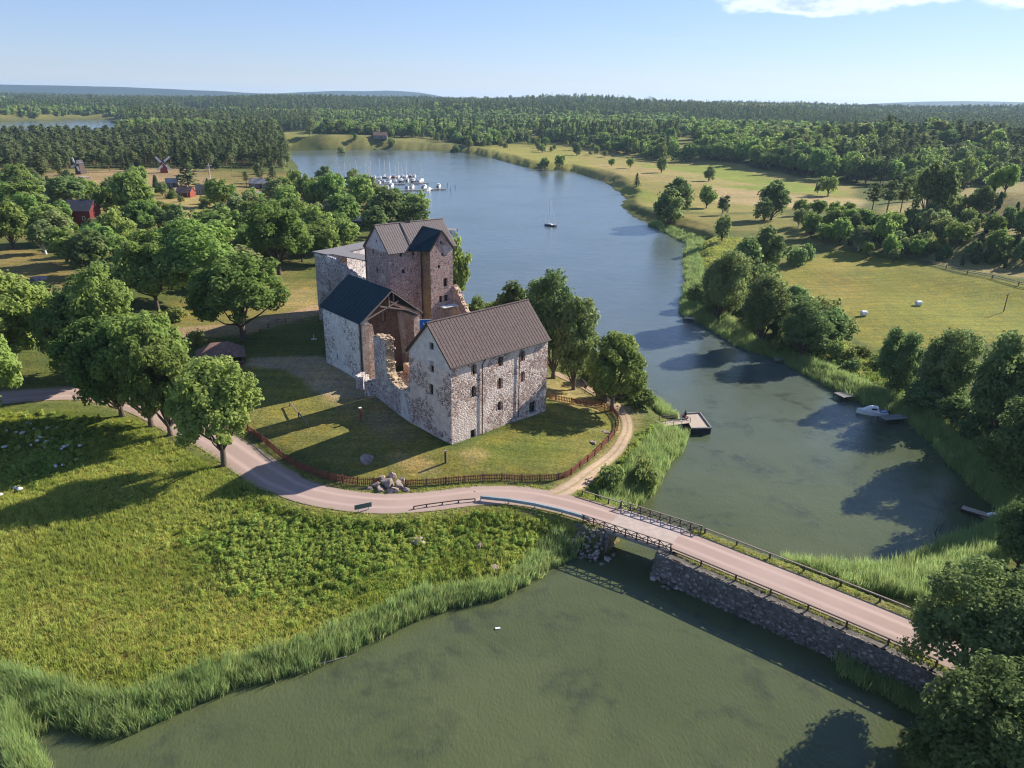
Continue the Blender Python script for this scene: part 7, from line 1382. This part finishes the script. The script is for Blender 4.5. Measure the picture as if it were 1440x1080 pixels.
for k, x, y, r, l in ML:
    row = 'front' if y > 259 else ('middle' if y > 253 else 'rear'); s_ = 'sail' in k; col_n = {'sail': 'white sailing boat with blue sail cover', 'sailn': 'navy blue sailing boat', 'motor': 'white motorboat', 'motorb': 'white motorboat with blue canopy', 'motorr': 'red-hulled motorboat', 'motorn': 'navy motorboat'}[k]
    boat(k, x, y, r+R.uniform(-.12, .12), l or f'{col_n} moored in the {row} row of the marina', 'sailing_boat' if s_ else 'motorboat', 'sailing boat' if s_ else 'motorboat', MG, R.uniform(.8, 1.1) if s_ else R.uniform(.75, 1.0))
for x, y in ((634,269),(629,262),(640,264)): a = at(x, y, 0); mb = MB(); mb.tube([(a[0], a[1], -2), (a[0], a[1], 2.0)], .16, 6); o = mb.build('mooring_post', M_timberd); tag(o, 'mooring post in the water off the marina end', 'post', 'mooring posts off the marina')
boat('motorb', 1226, 580, 2.9, 'white motorboat with blue canopy moored at the grey jetty', 'motorboat', 'motorboat', None, .72)
boat('motor', 1397, 727, 2.7, 'small white boat tied to the long low jetty', 'rowing_boat', 'boat', None, .42); boat('motor', 1414, 727, 2.9, 'small white boat half hidden by the tree at the right edge', 'rowing_boat', 'boat', None, .45)
# branches standing in the bay, floating log, small float
for i, pts in enumerate((((1312,752,0),(1316,745,.5),(1320,736,1.3)),((1318,746,.2),(1325,735,.9),(1325,732,1.2)),((1333,749,0),(1336,742,.6),(1335,733,1.2)))):
    q = [at(x, y+z*10, 0)*np.array((1,1,0))+np.array((0,0,z)) for x, y, z in pts]; q[0][2] = -.5; mb = MB(); mb.tube(q, [.08, .06, .03], 5); o = mb.build('dead_branch', M_timberd); tag(o, ['leftmost dark branch sticking out of the shallow bay', 'middle dark branch sticking out of the shallow bay', 'rightmost dark branch sticking out of the shallow bay'][i], 'branch', 'branches in the bay')
q = [at(x, y, .03) for x, y in ((322,951),(370,946),(410,941),(450,933),(488,923))]; mb = MB(); mb.tube(q, [.09, .1, .09, .08, .05], 6); o = mb.build('floating_log', plain('bleached_wood', (.36,.33,.25), .85, .2, 4)); tag(o, 'long thin pale log floating off the reeds', 'log')
a = at(700, 884, .03); mb = MB(); mb.box((a[0], a[1], .05), (.5, .22, .14), .2); o = mb.build('float', M_white_paint); tag(o, 'tiny white float alone on the near lake', 'float')
# ------------------------------------------------------------------ hay field
for x, y, l in ((1214, 444, 'white wrapped hay bale nearer to the shore trees'), (1291, 430, 'white wrapped hay bale further out on the field')):
    g = ground(x, y); mb = MB(); mb.tube([(g[0]-.65, g[1]-.1, g[2]+.58), (g[0]-.6, g[1]-.1, g[2]+.62), (g[0]+.6, g[1]+.1, g[2]+.62), (g[0]+.65, g[1]+.1, g[2]+.58)], [.5, .66, .66, .5], 14); o = mb.build('hay_bale', M_white_paint, None, smooth=False); tag(o, l, 'hay bale', 'wrapped hay bales')
g = ground(1411, 439); H = height_over(1412, 412, g[0], g[1])-g[2]; e_ = empty('utility_pole', tuple(g), 0, 'thin dark wooden pole standing alone in the hay field', 'pole'); mb = MB(); mb.tube([(g[0], g[1], g[2]-.3), (g[0], g[1], g[2]+H)], [.13, .09], 6); mb.build('mast', M_timberd, e_); mb = MB(); mb.bar((g[0]-.5, g[1], g[2]+H-.4), (g[0]+.5, g[1], g[2]+H-.4), .1); mb.build('crossarm', M_timberd, e_); adopt(e_)
g = ground(1069, 384); H = height_over(1069, 330, g[0], g[1])-g[2]; mb = MB(); mb.tube([(g[0], g[1], g[2]-.2), (g[0]+.3, g[1], g[2]+H*.5), (g[0]+.6, g[1], g[2]+H)], [.28, .2, .05], 6); mb.tube([(g[0]+.2, g[1], g[2]+H*.4), (g[0]+1.6, g[1], g[2]+H*.6)], [.1, .03], 5); mb.tube([(g[0]+.3, g[1], g[2]+H*.6), (g[0]-1.0, g[1], g[2]+H*.75)], [.09, .03], 5); o = mb.build('dead_tree', plain('bleached_trunk', (.38,.35,.31), .9, .2)); tag(o, 'bare bleached dead trunk in front of the tall shore tree', 'dead tree')
# ------------------------------------------------------------------ the person on the pontoon
def person(loc, rz, label):
    J = [(0,0,.47),(0,-.02,.72),(0,.0,.98),(0,.03,1.08),(0,.06,1.2),(.09,0,.46),(.11,.42,.48),(.11,.46,.05),(.11,.58,.02),(-.09,0,.46),(-.12,.40,.47),(-.12,.50,.05),(-.12,.62,.02),(.18,.0,.98),(.24,.10,.72),(.14,.32,.60),(.12,.38,.58),(-.18,.0,.98),(-.24,.10,.72),(-.14,.32,.60),(-.12,.38,.58),(0,.07,1.3)]
    E2 = [(0,1),(1,2),(2,3),(3,4),(4,21),(0,5),(5,6),(6,7),(7,8),(0,9),(9,10),(10,11),(11,12),(2,13),(13,14),(14,15),(15,16),(2,17),(17,18),(18,19),(19,20)]
    Rr_ = [.15,.135,.14,.055,.095,.095,.075,.05,.04,.095,.075,.05,.04,.065,.05,.035,.04,.065,.05,.035,.04,.085]
    me = bpy.data.meshes.new('body'); me.from_pydata(J, E2, []); o = bpy.data.objects.new('body', me); C.objects.link(o); me.materials.append(plain('dark_clothes', (.03,.035,.06), .9, .2))
    sk = o.modifiers.new('skin', 'SKIN'); sb = o.modifiers.new('sub', 'SUBSURF'); sb.levels = 1; sb.render_levels = 2
    for i, v_ in enumerate(me.skin_vertices[0].data): v_.radius = (Rr_[i], Rr_[i]); v_.use_root = (i == 0)
    e_ = empty('person', loc, rz, label, 'person'); o.parent = e_
    mb = MB(); rs_ = dirs(1, np.random.RandomState(1)); bm = bmesh.new(); bmesh.ops.create_uvsphere(bm, u_segments=12, v_segments=8, radius=.115); me2 = bpy.data.meshes.new('hair'); bm.to_mesh(me2); bm.free(); me2.materials.append(plain('dark_hair', (.03,.02,.015), .8, .2)); h_ = bpy.data.objects.new('hair', me2); C.objects.link(h_); h_.location = (0, .045, 1.30); h_.parent = e_
    return e_
a = at(963.5, 588, .98); person((a[0], a[1], 1.0), 2.2, 'person in dark clothes sitting at the head of the walkway')
e_ = empty('bench', (a[0], a[1], 1.0), 2.2, 'small reddish bench under the sitting person', 'bench'); mb = MB(); mb.box((0, -.02, .36), (1.1, .42, .06)); mb.build('seat', M_red, e_)
for s_ in (-.45, .45): mb = MB(); mb.box((s_, -.02, .17), (.08, .38, .34)); mb.build('leg', M_timberd, e_)
# ------------------------------------------------------------------ air
m = bpy.data.materials.new('haze'); m.use_nodes = True; n, l = m.node_tree.nodes, m.node_tree.links; n.remove(n['Principled BSDF']); pv = n.new('ShaderNodeVolumePrincipled'); pv.inputs['Color'].default_value = (.50, .72, 1.0, 1); pv.inputs['Density'].default_value = HAZE; pv.inputs['Anisotropy'].default_value = .2; l.new(pv.outputs[0], n['Material Output'].inputs['Volume'])
mb = MB(); mb.box((0, 6000, 74), (23500, 13600, 156)); o = mb.build('haze', m); tag(o, kind='stuff', label='thin bluish summer haze over the whole landscape', cat='haze')
